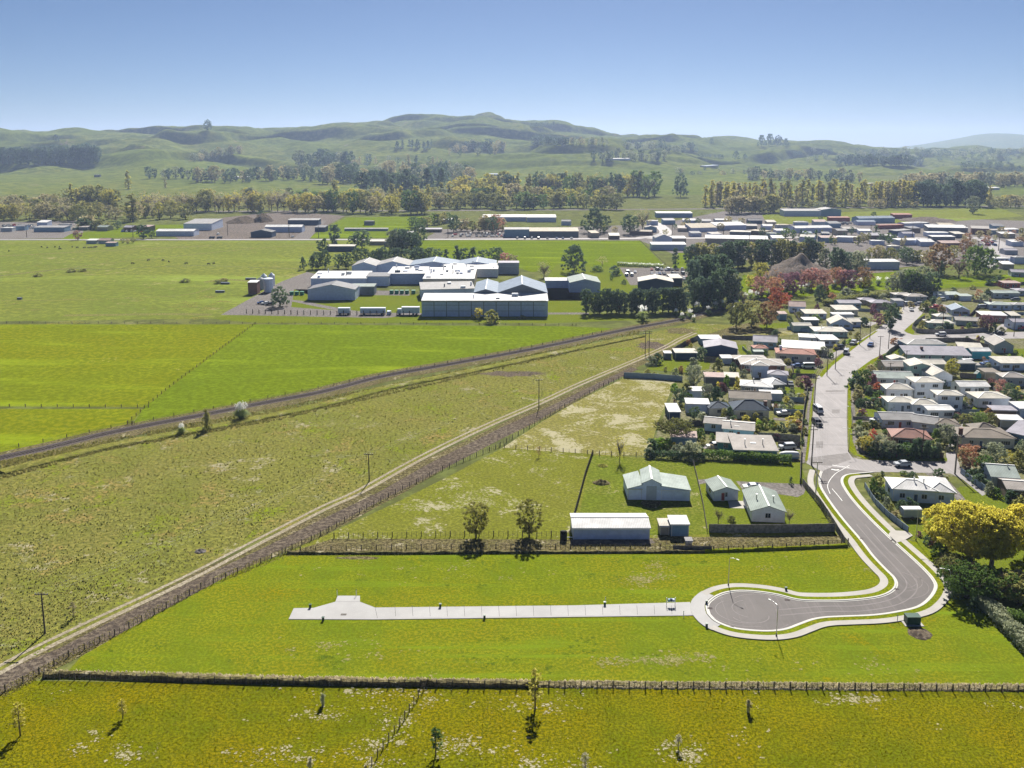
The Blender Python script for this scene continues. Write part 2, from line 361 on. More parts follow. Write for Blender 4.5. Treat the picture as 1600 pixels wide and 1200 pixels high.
def trunk_mb(kind, wid, z0, seed=1):
    r = random.Random(seed); mb = MB()
    if kind == 'conifer': mb.tube([(0,0,-.01),(0,0,.5),(0,0,.93)], [.025,.016,.004], 6)
    elif kind == 'poplar':
        mb.tube([(0,0,-.01),(0,0,.5),(0,0,.95)], [.018,.012,.003], 5)
        for i in range(9): a = r.uniform(0, 6.28); z = r.uniform(.15,.6); mb.tube([(0,0,z),(math.cos(a)*wid*.6,math.sin(a)*wid*.6,z+.22)], [.006,.002], 4)
    else:
        top = z0+.1
        mb.tube([(0,0,-.01),(.01,0,top*.6),(0,.01,top+.2)], [.028,.022,.012], 7)
        for i in range(9 if kind != 'bare' else 26):
            a = r.uniform(0, 6.28); z = r.uniform(top*.6, top+.15); q = wid*r.uniform(.5,.95); h = r.uniform(.25,.55)*(1-z)
            m1 = (math.cos(a)*q*.45, math.sin(a)*q*.45, z+h*.6); e = (math.cos(a)*q, math.sin(a)*q, min(.97, z+h+.1))
            mb.tube([(0,0,z), m1, e], [.013,.008,.002], 5)
            if kind == 'bare':
                for j in range(4):
                    b = a+r.uniform(-1,1); mb.tube([m1,(m1[0]+math.cos(b)*.16*wid*2,m1[1]+math.sin(b)*.16*wid*2,min(1,m1[2]+r.uniform(.1,.3)))],[.005,.0015],3)
    return mb
#            shape  clumps leaves leaf  z0  wid spread trunk
PROTO = {
 'round':  ('round', 110, 30, .026, .10, .42, .085, 'decid'),
 'wide':   ('dome', 120, 32, .028, .10, .60, .095, 'decid'),
 'oval':   ('round', 90, 32, .024, .08, .30, .07, 'decid'),
 'willow': ('round', 200, 44, .015, .14, .36, .055, 'decid'),
 'poplar': ('spindle', 44, 45, .018, .04, .10, .055, 'poplar'),
 'pine':   ('vase', 105, 34, .024, .08, .30, .075, 'conifer'),
 'cone':   ('cone', 55, 55, .024, .06, .30, .09, 'conifer'),
 'cypress':('spindle', 60, 60, .022, .02, .26, .09, 'conifer'),
 'thin':   ('round', 60, 14, .016, .22, .40, .13, 'bare'),
 'sapling':('spindle', 40, 14, .022, .22, .13, .05, 'poplar'),
 'bush':   ('dome', 70, 34, .044, .02, .62, .16, None),
 'bushtall':('dome', 80, 34, .036, .02, .42, .11, None),
}
PM = {}
def proto(kind, v, lod=0):
    k = (kind, v, lod)
    if k not in PM:
        sh, nc, nl, lf, z0, wd, sp, tk = PROTO[kind]
        if lod: nl = max(6, int(nl*.3)); lf *= 1.9; nc = int(nc*.7)
        V, t = crown_arrays(sh, nc, nl, lf, hash(kind) % 97 + 13*v if False else sum(map(ord, kind))+13*v, z0, wd, sp)
        if lod and tk:   # one mesh: crown with its trunk
            mb = MB()
            mb.tube([(0,0,-.01),(0,0,.7)], [.03,.01], 4)
            T = np.array([mb.v[i] for f in mb.f for tri in ([(f[0],f[1],f[2])]+([(f[0],f[2],f[3])] if len(f) > 3 else [])) for i in tri])
            V = np.concatenate([V, T]); t = np.concatenate([t, np.zeros(len(T)//3)])
        cm = tri_mesh('crown', V, t, LEAF['green'])
        tm = None if (lod or not tk) else trunk_mb(tk, wd, z0, v).mesh('trunk', [M_BARK], True)
        PM[k] = (cm, tm)
    return PM[k]
def setmat(o, m):
    o.material_slots[0].link = 'OBJECT'; o.material_slots[0].material = m
KIND_NAME = dict(willow='willow_tree', round='broadleaf_tree', wide='spreading_tree', oval='broadleaf_tree', poplar='poplar_tree', pine='pine_tree', cone='conifer_tree', cypress='cypress_tree',
                 thin='bare_tree', sapling='sapling', bush='bush', bushtall='shrub')
def tree(kind, px, py, hpx, col, label, w=1.0, group=None, ground=None, name=None):
    """tree standing at photo ground point (px,py), hpx photo pixels tall"""
    p = ground(px, py) if ground else P(px, py)
    d = p.y*ct+(H-p.z)*st; h = hpx*d/FPX*1.01
    lod = 1 if hpx < 24 else 0
    cm, tm = proto(kind, RNG.randrange(3), lod)
    nm = name or KIND_NAME[kind]; cat = 'bush' if 'bush' in kind else 'tree'; a = rn(0, 6.28)
    if tm:
        r = thing(nm, label, cat, p, a, group)
        t = obj('trunk', tm, r); c = obj('crown', cm, r)
        for o in (t, c): o.scale = (h*w, h*w, h)
        if kind in ('thin', 'sapling'): t.material_slots[0].link = 'OBJECT'; t.material_slots[0].material = M_BARKP if col != 'olive' else M_BARK
    else:
        r = obj(nm, cm, None, p, a); r.scale = (h*w, h*w, h); c = r; tag(r, label, cat, group)
    setmat(c, LEAF[col]); return r
# ------------------------------------------------------------------ ground, fields, roads
def big(name, x0, y0, x1, y1, z, mat):
    o = MB().add([(x0,y0,0),(x1,y0,0),(x1,y1,0),(x0,y1,0)], [(0,1,2,3)]).build(name, mat, None, False, (0,0,z)); return struct(o)
big('ground', -11000, -200, 11000, 13500, 0, M_PLAIN)
flat('pasture', [(-500,1066),(70,1064),(500,1072),(1200,1078),(2100,1088),(2300,1500),(-700,1500)], M_FORE, .03)
flat('pasture', [(95,1062),(1700,1084),(1600,1000),(1545,935),(1500,880),(1440,850),(1400,838),(1330,856),(1100,862),(700,866),(441,868),(325,905),(205,970),(130,1022)], M_SUBD, .03)
flat('rough_pasture', [(-400,830),(0,735),(160,697),(300,672),(420,650),(510,632),(600,607),(700,587),(800,566),(900,545),(1000,524),(1080,505),(1150,508),(1075,532),(1000,562),(906,600),(844,632),(750,672),(656,720),(562,773),(500,803),(400,846),(312,890),(225,938),(137,982),(48,1024),(0,1048),(-400,1260)], M_ROUGH, .03)
flat('verge', [(-400,1268),(0,1050),(137,984),(312,892),(500,804),(656,722),(844,634),(1000,563),(1075,533),(1150,508),(1200,500),(1220,520),(1100,530),(1000,572),(850,655),(740,706),(640,765),(505,838),(325,912),(130,1024),(0,1088),(-400,1310)], M_BANK, .032)
flat('bare_soil', [(-300,1220),(0,1052),(95,1012),(200,957),(300,908),(400,862),(500,813),(594,768),(675,722),(781,669),(859,635),(931,600),(985,574),(998,577),(944,602),(881,634),(844,655),(766,695),(687,736),(594,783),(500,832),(400,877),(300,930),(200,984),(107,1028),(47,1061),(0,1084),(-300,1250)], M_SOIL, .045)
flat('field', [(441,866),(600,862),(900,860),(1110,860),(1325,853),(1305,832),(1105,832),(1083,722),(960,712),(785,700),(700,745),(620,785),(505,838)], M_PALE, .034)
flat('field', [(785,700),(960,712),(1012,712),(1030,655),(1055,595),(975,590),(960,598),(900,628),(850,657)], M_PALE2, .036)
flat('field', [(1083,722),(1250,722),(1262,760),(1268,775),(1305,832),(1108,832)], M_LAWN, .036)
flat('field', [(925,712),(1083,722),(1108,835),(898,838)], M_YARDG, .037)
flat('dry_strip', [(870,843),(1310,836),(1322,853),(1112,861),(880,860),(450,864),(520,842)], M_BANK, .04)
flat('gravel_drive', [(1150,752),(1262,757),(1256,772),(1246,777),(1235,775),(1160,765)], M_GRAVEL, .045)
flat('gravel_drive', [(1090,750),(1108,748),(1110,754),(1092,757)], M_GRAVEL, .045)
# paddocks beyond the railway
flat('paddock', [(-400,640),(0,639),(224,639),(205,661),(140,680),(0,708),(-400,800)], M_PADD, .03)
flat('paddock', [(-400,507),(0,507),(397,507),(226,636),(0,635),(-400,636)], M_PADD, .03)
flat('paddock', [(397,507),(880,510),(960,513),(900,528),(760,555),(600,585),(480,612),(390,628),(300,645),(207,663),(226,636)], M_PADG, .03)
flat('paddock', [(-500,376),(470,376),(640,376),(600,395),(480,425),(450,445),(400,470),(370,490),(330,498),(0,502),(-500,503)], M_FAR, .03)
flat('paddock', [(650,376),(1000,376),(1038,415),(900,418),(830,425),(780,410),(640,402)], M_PADG, .03)
flat('lawn', [(330,498),(372,490),(385,470),(455,443),(480,460),(660,460),(860,450),(920,450),(920,490),(1040,490),(1000,500),(860,505),(400,505)], M_LAWN, .034)
flat('lawn', [(870,412),(1060,425),(1060,470),(850,470),(850,440)], M_LAWN, .034)
flat('lawn', [(1060,395),(1140,395),(1140,440),(1040,440)], M_PADG, .03)
flat('lawn', [(1160,430),(1400,418),(1420,450),(1300,458),(1200,470),(1150,480)], M_PADG, .03)
flat('lawn', [(1400,436),(1600,428),(1700,430),(1700,447),(1560,447),(1400,453)], M_PADG, .032)
flat('yard', [(385,470),(440,440),(480,425),(500,430),(480,460),(640,462),(640,455),(460,452),(455,480),(620,492),(650,492),(600,497),(345,492)], M_GRAVEL, .05)
flat('yard', [(968,418),(1072,420),(1085,440),(985,446)], M_GRAVEL, .05)
flat('yard', [(1200,415),(1310,412),(1400,424),(1260,436),(1190,440)], M_DIRTY, .05)
flat('industrial_yard', [(-300,352),(130,345),(130,372),(-300,377)], M_GRAVEL, .05)
flat('industrial_yard', [(270,368),(350,340),(440,330),(540,337),(470,374),(280,374)], M_DIRTY, .05)
flat('industrial_yard', [(660,374),(690,358),(880,355),(1030,350),(1130,330),(1600,345),(1800,350),(1700,395),(1380,420),(1060,400),(1000,376)], M_GRAVEL, .02)
flat('field', [(540,340),(700,337),(650,352),(620,372),(480,372)], M_PADG, .04)
flat('field', [(1190,335),(1560,325),(1600,338),(1430,350),(1330,345),(1200,352)], M_FAR, .04)
flat('field', [(-300,320),(100,318),(100,325),(-300,327)], M_PADG, .03)
flat('field', [(225,352),(330,350),(300,367),(170,372),(90,377),(110,366)], M_PADG, .055)
flat('suburb_ground', [(1083,530),(1220,508),(1290,478),(1420,455),(1600,447),(1900,447),(2100,800),(1700,800),(1500,745),(1370,742),(1255,722),(1012,712),(1060,595)], M_SUB, .025)
flat('park_grass', [(1420,840),(1500,760),(1700,770),(1900,1050),(1640,1040),(1545,935),(1480,880)], M_LAWN, .036)
# lawns between the houses
for q in ([(1222,633),(1256,634),(1254,648),(1219,647)], [(1226,604),(1257,606),(1254,620),(1224,620)], [(1240,577),(1278,577),(1273,586),(1241,585)],
          [(1020,563),(1110,562),(1108,577),(1070,582),(1010,578)], [(1345,640),(1388,637),(1386,654),(1338,656)], [(1102,697),(1122,698),(1121,707),(1103,707)],
          [(1216,703),(1248,702),(1248,706),(1216,706)], [(1364,753),(1376,765),(1402,792),(1412,800),(1418,793),(1395,760)], [(1560,622),(1600,640),(1620,640),(1600,618)],
          [(1398,544),(1415,543),(1415,552),(1392,557)], [(1350,618),(1380,615),(1382,625),(1352,627)], [(1575,545),(1620,545),(1620,575),(1585,565)], [(1512,600),(1530,600),(1548,618),(1530,617)],
          [(1515,632),(1525,630),(1540,643),(1520,645)], [(1555,472),(1640,468),(1640,478),(1560,482)], [(1300,540),(1315,538),(1318,548),(1302,550)], [(1150,540),(1165,538),(1170,555),(1160,560)],
          [(1405,835),(1430,800),(1440,838),(1425,842)], [(1185,508),(1230,503),(1235,512),(1190,515)], [(1100,528),(1200,520),(1235,517),(1240,522),(1180,532),(1100,533)]):
    flat('lawn', q, M_LAWN if q[0][0] != 1100 else M_PALE2, .045)

# --- the street of worn seal with its side roads
street = [(1260,724),(1263,712),(1266,690),(1270,650),(1273,610),(1277,590),(1290,575),(1316,553),(1345,530),(1372,514),(1395,495),(1408,483),(1415,476),(1440,476),(1446,481),(1437,497),(1422,508),(1412,517),(1418,521),(1440,523),(1620,518),(1900,512),(1900,524),(1620,529),(1470,530),(1424,534),(1398,545),(1370,560),(1335,583),(1324,600),(1323,650),(1324,690),(1325,706),(1332,715),(1350,719),(1480,722),(1478,708),(1492,705),(1500,730),(1520,745),(1545,770),(1535,775),(1505,750),(1485,740),(1400,738),(1360,738),(1322,744),(1282,736)]
flat('old_street', street, M_OLDROAD, .06)
flat('old_path', [(1251,724),(1256,690),(1261,640),(1268,600),(1272,600),(1265,640),(1261,690),(1257,724)], M_GRAVEL, .062)
flat('old_path', [(1339,705),(1333,690),(1331,650),(1330,605),(1334,605),(1336,650),(1339,690),(1345,703)], M_GRAVEL, .062)
flat('verge_grass', [(1258,720),(1262,690),(1266,640),(1270,605),(1272,605),(1269,640),(1265,690),(1262,720)], M_SUBD, .066)
flat('verge_grass', [(1326,702),(1325,650),(1325,600),(1329,600),(1330,650),(1332,690),(1340,710),(1375,720),(1350,716),(1334,711)], M_SUBD, .066)
flat('verge_grass', [(1284,590),(1300,572),(1340,540),(1372,517),(1368,517),(1330,542),(1292,572),(1279,586)], M_SUBD, .066)
flat('verge_grass', [(1413,517),(1424,507),(1440,492),(1446,490),(1430,510),(1428,522),(1442,524),(1425,523)], M_SUBD, .066)
flat('verge_grass', [(1330,592),(1372,562),(1398,548),(1392,548),(1362,562),(1333,583)], M_SUBD, .066)
flat('verge_grass', [(1350,717),(1380,720),(1480,721),(1480,716),(1380,714)], M_LAWN, .066)
# --- the new cul-de-sac
LEFT = [(1284,737),(1281,748),(1283,762),(1298,786),(1320,815),(1345,844),(1365,870),(1385,891),(1397,903),(1401,913),(1397,922),(1384,930),(1362,935.5),(1320,939.5),(1275,940),(1245,938),(1215,930.5),(1185,926),(1155,924.5),(1134,927.5),(1119,933.5),(1108,942.5)]
BULB = [(1105.5,950),(1108,960)]
RIGHT = [(1119,971),(1140,980),(1164,984.5),(1200,986.5),(1227,983.5),(1248,976),(1269,968.5),(1290,965),(1320,963.5),(1365,961.5),(1401,956.5),(1434,948.5),(1452,935),(1461,920),(1459,909),(1446,893),(1422,870),(1392,843),(1360,812),(1335,785),(1321,766),(1315,752),(1321,743),(1340,740),(1364,738)]
wL = smoothline([P(*q) for q in LEFT+BULB], 4); wR = smoothline([P(*q) for q in BULB[1:]+RIGHT], 4)
full = wL+wR[1:]
flat('new_road', [(p.x, p.y) for p in full]+[(P(1340,735).x, P(1340,735).y), (P(1300,730).x, P(1300,730).y)], M_NEWROAD, .075, px=False)
ribbon('kerb', full, -.05, -.36, M_KERB, .20, thick=.15)     # outside = right of travel
ribbon('kerb', full, .25, -.05, M_KERB, .105)
def sub(w, a, b): n = len(w); return w[int(a*n):int(b*n)]
nb = [i for i, p in enumerate(full) if (p-P(1106,955)).length < 5.2]
ribbon('berm_grass', full[8:nb[0]], -.36, -1.45, M_SUBD, .17)
ribbon('berm_grass', full[nb[-1]:-4], -.36, -1.45, M_SUBD, .17)
ribbon('footpath', full[:nb[0]+1], -1.45, -2.85, M_PATH, .18, thick=.1)
ribbon('footpath', full[nb[-1]-1:-2], -1.45, -2.85, M_PATH, .18, thick=.1)
ribbon('footpath', full[nb[0]-1:nb[-1]+1], -.5, -2.95, M_DRIVE, .175, thick=.1)
flat('concrete_drive', [(1388,836),(1393,830),(1418,831),(1426,838),(1412,846),(1398,850)], M_PATH, .20)
flat('concrete_drive', [(451,968),(459,951),(490,950.5),(524,941),(527.5,931.5),(562.5,931.5),(562.5,941),(586,950),(900,946.5),(1078,941.5),(1086,962),(900,964.5),(586,968.5)], M_DRIVE, .10)
ribbon('drive_edge', [P(451,968.3), P(586,968.8), P(900,964.8), P(1086,962.4)], .45, 0, simple('drive_edge_concrete', (.34,.33,.33), .8, var=.05), .115, thick=.08)
big('manhole_cover', P(537,961).x-.5, P(537,961).y-.3, P(537,961).x+.5, P(537,961).y+.3, .118, M_GRAVEL)
# --- road markings
def mark(pts, w=.13): ribbon('road_marking', resample(smoothline([P(*q) for q in pts], 4), 1.2), w/2, -w/2, M_PAINT, .085)
mark([(1327,727.5),(1318,733),(1306,740),(1297,750),(1293,760),(1297,772)]); mark([(1300,727),(1315,729.5),(1327,731)], .25); mark([(1300,764),(1308,773),(1316,783)])
mark([(1299,733.5),(1304,735),(1311,734.5)], .5)
# --- wheel tracks beside the soil strip, and the far gravel road
TR = [(-250,1180),(0,1046),(48,1020),(137,977),(238,930),(312,894),(400,848),(505,794),(562,768),(656,716),(750,670),(844,629),(906,600),(1000,560),(1040,542),(1062,530),(1085,520)]
wT = smoothline([P(*q) for q in TR], 4)
ribbon('wheel_track', wT, 1.35, .55, M_TRACK, .05); ribbon('wheel_track', wT, -.45, -1.5, M_TRACK, .05)
def road(name, pts, w, mat, z=.07): return ribbon(name, smoothline([P(*q) for q in pts], 3), w/2, -w/2, mat, z)
road('main_road', [(-500,375),(0,374.5),(400,374.5),(700,374),(1000,372.5),(1100,372),(1400,370),(1460,377)], 9, M_OLDROAD)
road('town_road', [(1000,372),(1040,366),(1030,352),(1012,345)], 12, M_OLDROAD)
road('town_road', [(1450,370),(1530,372),(1556,381),(1565,390),(1555,405),(1560,420)], 18, M_OLDROAD, .08)
road('factory_drive', [(375,492),(430,480),(455,470),(500,478),(560,488),(660,491),(860,490),(920,490)], 5, M_GRAVEL, .06)
road('factory_drive', [(470,374),(500,345)], 14, M_GRAVEL, .06)
road('expressway', [(-600,330),(0,331),(700,329),(1150,326),(1600,322),(2000,320)], 18, M_GRAVEL, .08)
road('embankment', [(-250,772),(0,718),(78,701),(156,682),(234,666),(312,651.5),(406,633),(500,614.5),(594,590),(687,573),(766,559),(850,543),(940,524),(1000,512),(1060,500.5),(1120,484),(1200,467)], 12, M_BANK, .07)
road('railway_ballast', [(-250,770),(0,716),(78,699),(156,680),(234,664),(312,649.5),(406,631),(500,613),(594,589),(687,572),(766,558),(850,542),(940,523),(1000,511),(1060,500),(1120,484),(1200,467)], 4.6, M_BALLAST, .075)
# --- the railway: two rails on sleepers, one thing
RW = resample(smoothline([P(*q) for q in [(-250,770),(0,716),(78,699),(156,680),(234,664),(312,649.5),(406,631),(500,613),(594,589),(687,572),(766,558),(850,542),(940,523),(1000,511),(1060,500),(1120,484),(1200,467)]], 6), 4)
rt = thing('railway_track', 'single railway line on dark ballast crossing behind the rough pasture', 'railway', RW[0])
def rel(w, o, z=0): return [(p.x-o.x, p.y-o.y, z) for p in w]
for d in (.6, -.6): MB().tube(rel(offs(RW, d), RW[0], .28), .08, 4).build('rail', M_RAIL, rt)
mb = MB()
for p, q in zip(RW, RW[1:]):
    t = (q-p).normalized(); s = Vector((-t.y, t.x, 0))
    for k in range(5):
        c = p-RW[0]+(q-p)*k/5; c.z = .15; mb.bar(c-s*1.15, c+s*1.15, .3, .16)
so = mb.build('sleeper', M_POST, rt); so['kind'] = 'stuff'

# --- grassy banks (ditch side, railway cutting)
def bank(pts, w, h, mat, name='bank', seed=1, step=1.2):
    W_ = resample(smoothline([P(*q) for q in pts], 3), step); prof = [(-.5, 0), (-.47, .6), (-.40, .98), (-.1, 1.0), (.15, .7), (.35, .3), (.5, 0)]
    mb = MB(); vs = []; n = len(prof)
    rows = [offs(W_, o*w) for o, _ in prof]
    for i in range(len(W_)):
        for k, (o, z) in enumerate(prof):
            p = rows[k][i]; q = noise.noise(Vector((p.x*.5, p.y*.5, seed)))*.45+noise.noise(Vector((p.x*1.7, p.y*1.7, seed+9)))*.3
            vs.append((p.x-W_[0].x+q*.5, p.y-W_[0].y+q*.4*(k not in (0, n-1)), max(0, z*h*(1+q*1.1)) if k not in (0, n-1) else -.05))
    fs = [(i*n+k, (i+1)*n+k, (i+1)*n+k+1, i*n+k+1) for i in range(len(W_)-1) for k in range(n-1)]
    o = mb.add(vs, fs).build(name, mat, None, False, (W_[0].x, W_[0].y, .03)); return struct(o)
bank([(1700,1079),(1600,1076),(1400,1072.5),(1200,1071),(1050,1070),(840,1069)][::-1], 1.8, .24, M_BANK, seed=3)
bank([(70,1055),(130,1054),(300,1061),(500,1066),(700,1068.5),(840,1070)], 1.7, .62, M_BANK, seed=4)
bank([(448,864),(600,864),(800,863),(1100,862)], 1.5, .45, M_BANK, seed=5)
bank([(1100,861.5),(1200,858),(1322,853)], 1.6, .5, M_SUBD, seed=6)
bank([(0,738),(160,699),(300,673),(420,650),(510,631),(600,607),(700,587),(800,566),(900,545),(1000,525)], 6.0, .5, M_ROUGH, seed=8, step=2)

# ------------------------------------------------------------------ hills
COLS = {-400:[303,289,275,262,242,218,207,214], 0:[303,289,276,262,240,216,207,214], 150:[303,289,275,258,240,220,206,213], 225:[303,288,270,243,224,219,205,212],
 325:[303,288,272,258,238,213,202,210], 450:[303,288,274,262,245,220,200,206], 520:[303,288,272,260,242,218,196,200], 600:[303,288,272,258,240,215,196,196], 640:[303,288,272,258,236,213,200,184],
 690:[303,288,272,258,238,214,197,180], 714:[303,288,272,258,238,214,197,185], 740:[303,288,272,258,238,214,195,179], 790:[303,288,272,256,238,214,198,185], 830:[303,288,272,250,236,216,202,194],
 870:[303,288,270,246,230,216,203,191], 900:[303,288,269,243,228,220,208,197], 940:[303,288,268,243,227,224,216,208], 975:[303,288,269,246,230,226,221,217], 1025:[303,289,276,258,240,228,222,214],
 1060:[303,289,278,262,246,232,223,218], 1110:[303,289,278,264,250,236,225,216], 1200:[303,289,280,268,254,242,228,218], 1290:[303,289,281,271,262,250,236,224], 1340:[303,290,281,274,266,254,242,229],
 1400:[303,290,282,275,269,262,250,238], 1500:[303,290,282,276,270,264,250,236], 1560:[303,290,282,276,270,263,247,233], 1700:[303,290,282,276,270,263,250,240], 2000:[303,290,282,276,270,263,250,240]}
DIST = [1490, 1800, 2120, 2450, 2800, 3250, 3750, 4400]
NU, ND = 561, 330; U0, U1, D0, D1 = -400, 2000, 1440, 5800
us = np.linspace(U0, U1, NU); ds = np.linspace(D0, D1, ND)
kx = sorted(COLS); KZ = np.array([[Zat(COLS[k][i], DIST[i]) for k in kx] for i in range(8)])
T1 = np.array([np.interp(us, kx, KZ[i]) for i in range(8)])
dd = [D0]+DIST+[4900, 5800]
T1 = np.vstack([np.full(NU, -3.), T1, T1[-1]*.75, np.full(NU, -20.)])
ZH = np.array([np.interp(ds, dd, T1[:, j]) for j in range(NU)]).T
def blur(A, k, ax):
    A = np.apply_along_axis(lambda v: np.convolve(np.pad(v, k, 'edge'), np.ones(2*k+1)/(2*k+1), 'valid'), ax, A); return A
for _ in range(2): ZH = blur(blur(ZH, 6, 0), 3, 1)
YY, UU = np.meshgrid(ds, us, indexing='ij')
XX = (UU-800)/FPX*(YY*ct+H*st)
for i in range(ND):
    a = min(1, max(0, (ds[i]-2000)/900)); 
    if a <= 0: continue
    for j in range(NU):
        x, y = XX[i, j], YY[i, j]; v = Vector((x/800, y/900, 3.7))
        r = noise.ridged_multi_fractal(v, .9, 2.1, 4, 1.0, 2.0) if hasattr(noise, 'ridged_multi_fractal') else 0
        ph = noise.fractal(Vector((x/700, y/500, 5.1)), .8, 2, 3)*70; st_ = 66.; t = (ZH[i, j]+ph)/st_; fl = math.floor(t); g = min(1, max(0, (t-fl-.33)/.34)); g = g*g*(3-2*g)
        ZH[i, j] = (1-.75*a)*ZH[i, j]+.75*a*((fl+g)*st_-ph)
        ZH[i, j] += a*((r-1.2)*16+noise.fractal(Vector((x/420, y/420, 1.3)), .9, 2, 4)*26)
ZH[0, :] = -3; ZH[ZH < -3] = -3
mb = MB(); mb.v = list(zip(XX.ravel().tolist(), YY.ravel().tolist(), ZH.ravel().tolist()))
mb.f = [(i*NU+j, i*NU+j+1, (i+1)*NU+j+1, (i+1)*NU+j) for i in range(ND-1) for j in range(NU-1)]; mb.m = [0]*len(mb.f)
struct(mb.build('hills', M_HILL, None, True))
def zter(x, y):
    u = 800+FPX*x/(y*ct+H*st); fi = (y-D0)/(D1-D0)*(ND-1); fj = (u-U0)/(U1-U0)*(NU-1)
    if fi < 0 or fi >= ND-1 or fj < 0 or fj >= NU-1: return 0
    i, j = int(fi), int(fj); a, b = fi-i, fj-j
    return max(0, (ZH[i,j]*(1-b)+ZH[i,j+1]*b)*(1-a)+(ZH[i+1,j]*(1-b)+ZH[i+1,j+1]*b)*a)
def T(px, py):
    a, b, c = ray(px, py); y = 1300.
    while y < 5700:
        t = y/b; z = H+c*t
        if z <= zter(a*t, y): return Vector((a*t, y, zter(a*t, y)))
        y += 8
    # ray clears the skyline: stand on the highest visible ridge of that column
    best = max(range(2600, 5200, 20), key=lambda yy: -proj((a*yy/b, yy, zter(a*yy/b, yy)))[1])
    return Vector((a*best/b, best, zter(a*best/b, best)))
# the far blue mountain
mb = MB(); MU = [(1150,240),(1300,238),(1370,235),(1430,229),(1470,223),(1505,217),(1530,211),(1560,207.5),(1580,210),(1600,213),(1660,221),(1760,230),(1900,238)]
nu, nd = 90, 14; vs = []
for i in range(nd):
    y = 7600+i*260; f = math.sin(math.pi*i/(nd-1))**.8
    for j in range(nu):
        u = 1150+750*j/(nu-1); py = np.interp(u, [q[0] for q in MU], [q[1] for q in MU]); z = Zat(py, 9200, 800)*f
        x = (u-800)/FPX*9200; vs.append((x, y, max(-2, z+noise.fractal(Vector((x/700, y/700, 0)), .9, 2, 4)*22*f-4)))
mb.add(vs, [(i*nu+j, i*nu+j+1, (i+1)*nu+j+1, (i+1)*nu+j) for i in range(nd-1) for j in range(nu-1)])
struct(mb.build('mountain', M_HILL, None, True))

# tar seams and patches on the old street, drive slabs joints
TARM = simple('tar_seam', (.09,.085,.085), .8)
for a, b_, y1, y2 in [(1266,1324,695,696),(1268,1323,652,653),(1271,1322,616,615),(1300,1330,577,579),(1330,1372,548,553),(1352,1385,530,536)]:
    ribbon('tar_seam', resample([P(a, y1), P(b_, y2)], 2), .09, -.09, TARM, .072)
for i in range(1, 18): x = 590+i*27; ribbon('slab_joint', [P(x, 946.7), P(x+1.2, 964)], .03, -.03, TARM, .106)
ribbon('slab_joint', [P(586,949.6), P(590,968)], .03, -.03, TARM, .106); ribbon('slab_joint', [P(524,941), P(563,941)], .03, -.03, TARM, .106)
DRV = [[(1098,700),(1100,697),(1119,700),(1118,706)],[(1216,700),(1250,700),(1250,703),(1216,703)],[(1209,653),(1254,655),(1253,658),(1207,657)],[(1206,630),(1222,630),(1221,636),(1206,636)],[(1228,600),(1240,600),(1240,604),(1229,604)],[(1229,571),(1278,573),(1275,576),(1229,575)],
 [(1290,560),(1312,545),(1322,541),(1318,550),(1300,562)],[(1504,660),(1520,666),(1500,690),(1485,700),(1480,706),(1478,700),(1494,680)],[(1395,722),(1400,738),(1440,738),(1447,731),(1436,722)],[(1445,740),(1470,738),(1492,762),(1510,782),(1500,790),(1480,760)],
 [(1345,658),(1385,658),(1384,662),(1342,662)],[(1352,628),(1384,627),(1384,630),(1350,631)],[(1502,612),(1520,606),(1530,612),(1520,616),(1505,618)],[(1385,572),(1420,574),(1420,578),(1380,577)],[(1430,552),(1500,553),(1520,566),(1560,570),(1560,573),(1515,570),(1480,566)],
 [(1430,482),(1460,474),(1492,478),(1480,490),(1452,486)],[(1400,478),(1430,473),(1440,476),(1415,480)],[(1334,500),(1372,504),(1360,510),(1330,504)],[(1280,528),(1296,530),(1294,534),(1276,532)],[(1550,520),(1560,510),(1575,500),(1580,506),(1570,518)],[(1525,625),(1512,640),(1505,648),(1498,640),(1512,625)]]
for q in DRV: flat('driveway', q, M_GRAVEL if q[0][0] % 2 else simple('drive_seal', (.26,.24,.235), .85, var=.1), .053)

TYM = simple('tyre_mark', (.150,.132,.132), .7, var=.1)
for cx, cy, r_, a0, a1 in [(1165,955,5.2,2.2,4.6),(1165,955,6.6,2.0,4.9),(1180,952,4.0,1.9,4.2),(1168,958,7.6,3.6,5.6),(1190,948,5.5,.6,2.4),(1172,962,3.2,3.4,6.2),(1388,905,6.0,-1.4,.6),(1385,912,7.4,-1.5,.5),(1392,905,4.6,-1.3,.8)]:
    c_ = P(cx, cy); ribbon('tyre_mark', [c_+Vector((math.cos(a0+(a1-a0)*k/16)*r_, math.sin(a0+(a1-a0)*k/16)*r_*.8, 0)) for k in range(17)], .07, -.07, TYM, .081)
for dx in (-.9, .9): ribbon('tyre_mark', offs(smoothline([P(1215,958),(P(1290,952)),P(1345,951),P(1400,940),P(1425,918),P(1412,893),P(1380,860),P(1345,820)], 5), dx), .12, -.12, TYM, .080)

FTM = grass('worn_pasture_line', (.20,.19,.06), (.17,.17,.05), (.12,.12,.04), big=.05, mid=.3, fine=1, bump=.2)
for q, w in [([(-60,436),(60,425),(150,413),(260,402),(400,388),(520,380)],3),([(0,400),(120,394),(240,388),(330,384)],5),([(0,470),(140,468),(280,462),(330,450)],1.6),([(100,493),(260,491),(330,492)],5),([(320,441),(350,437),(400,440)],5)]: road('worn_line', q, w, FTM, .045)
for q, w in [([(0,431),(50,425),(110,420),(160,421)],1.4),([(160,421),(300,415),(400,418),(470,420)],1.2)]: road('ditch', q, w, M_SOIL, .046)

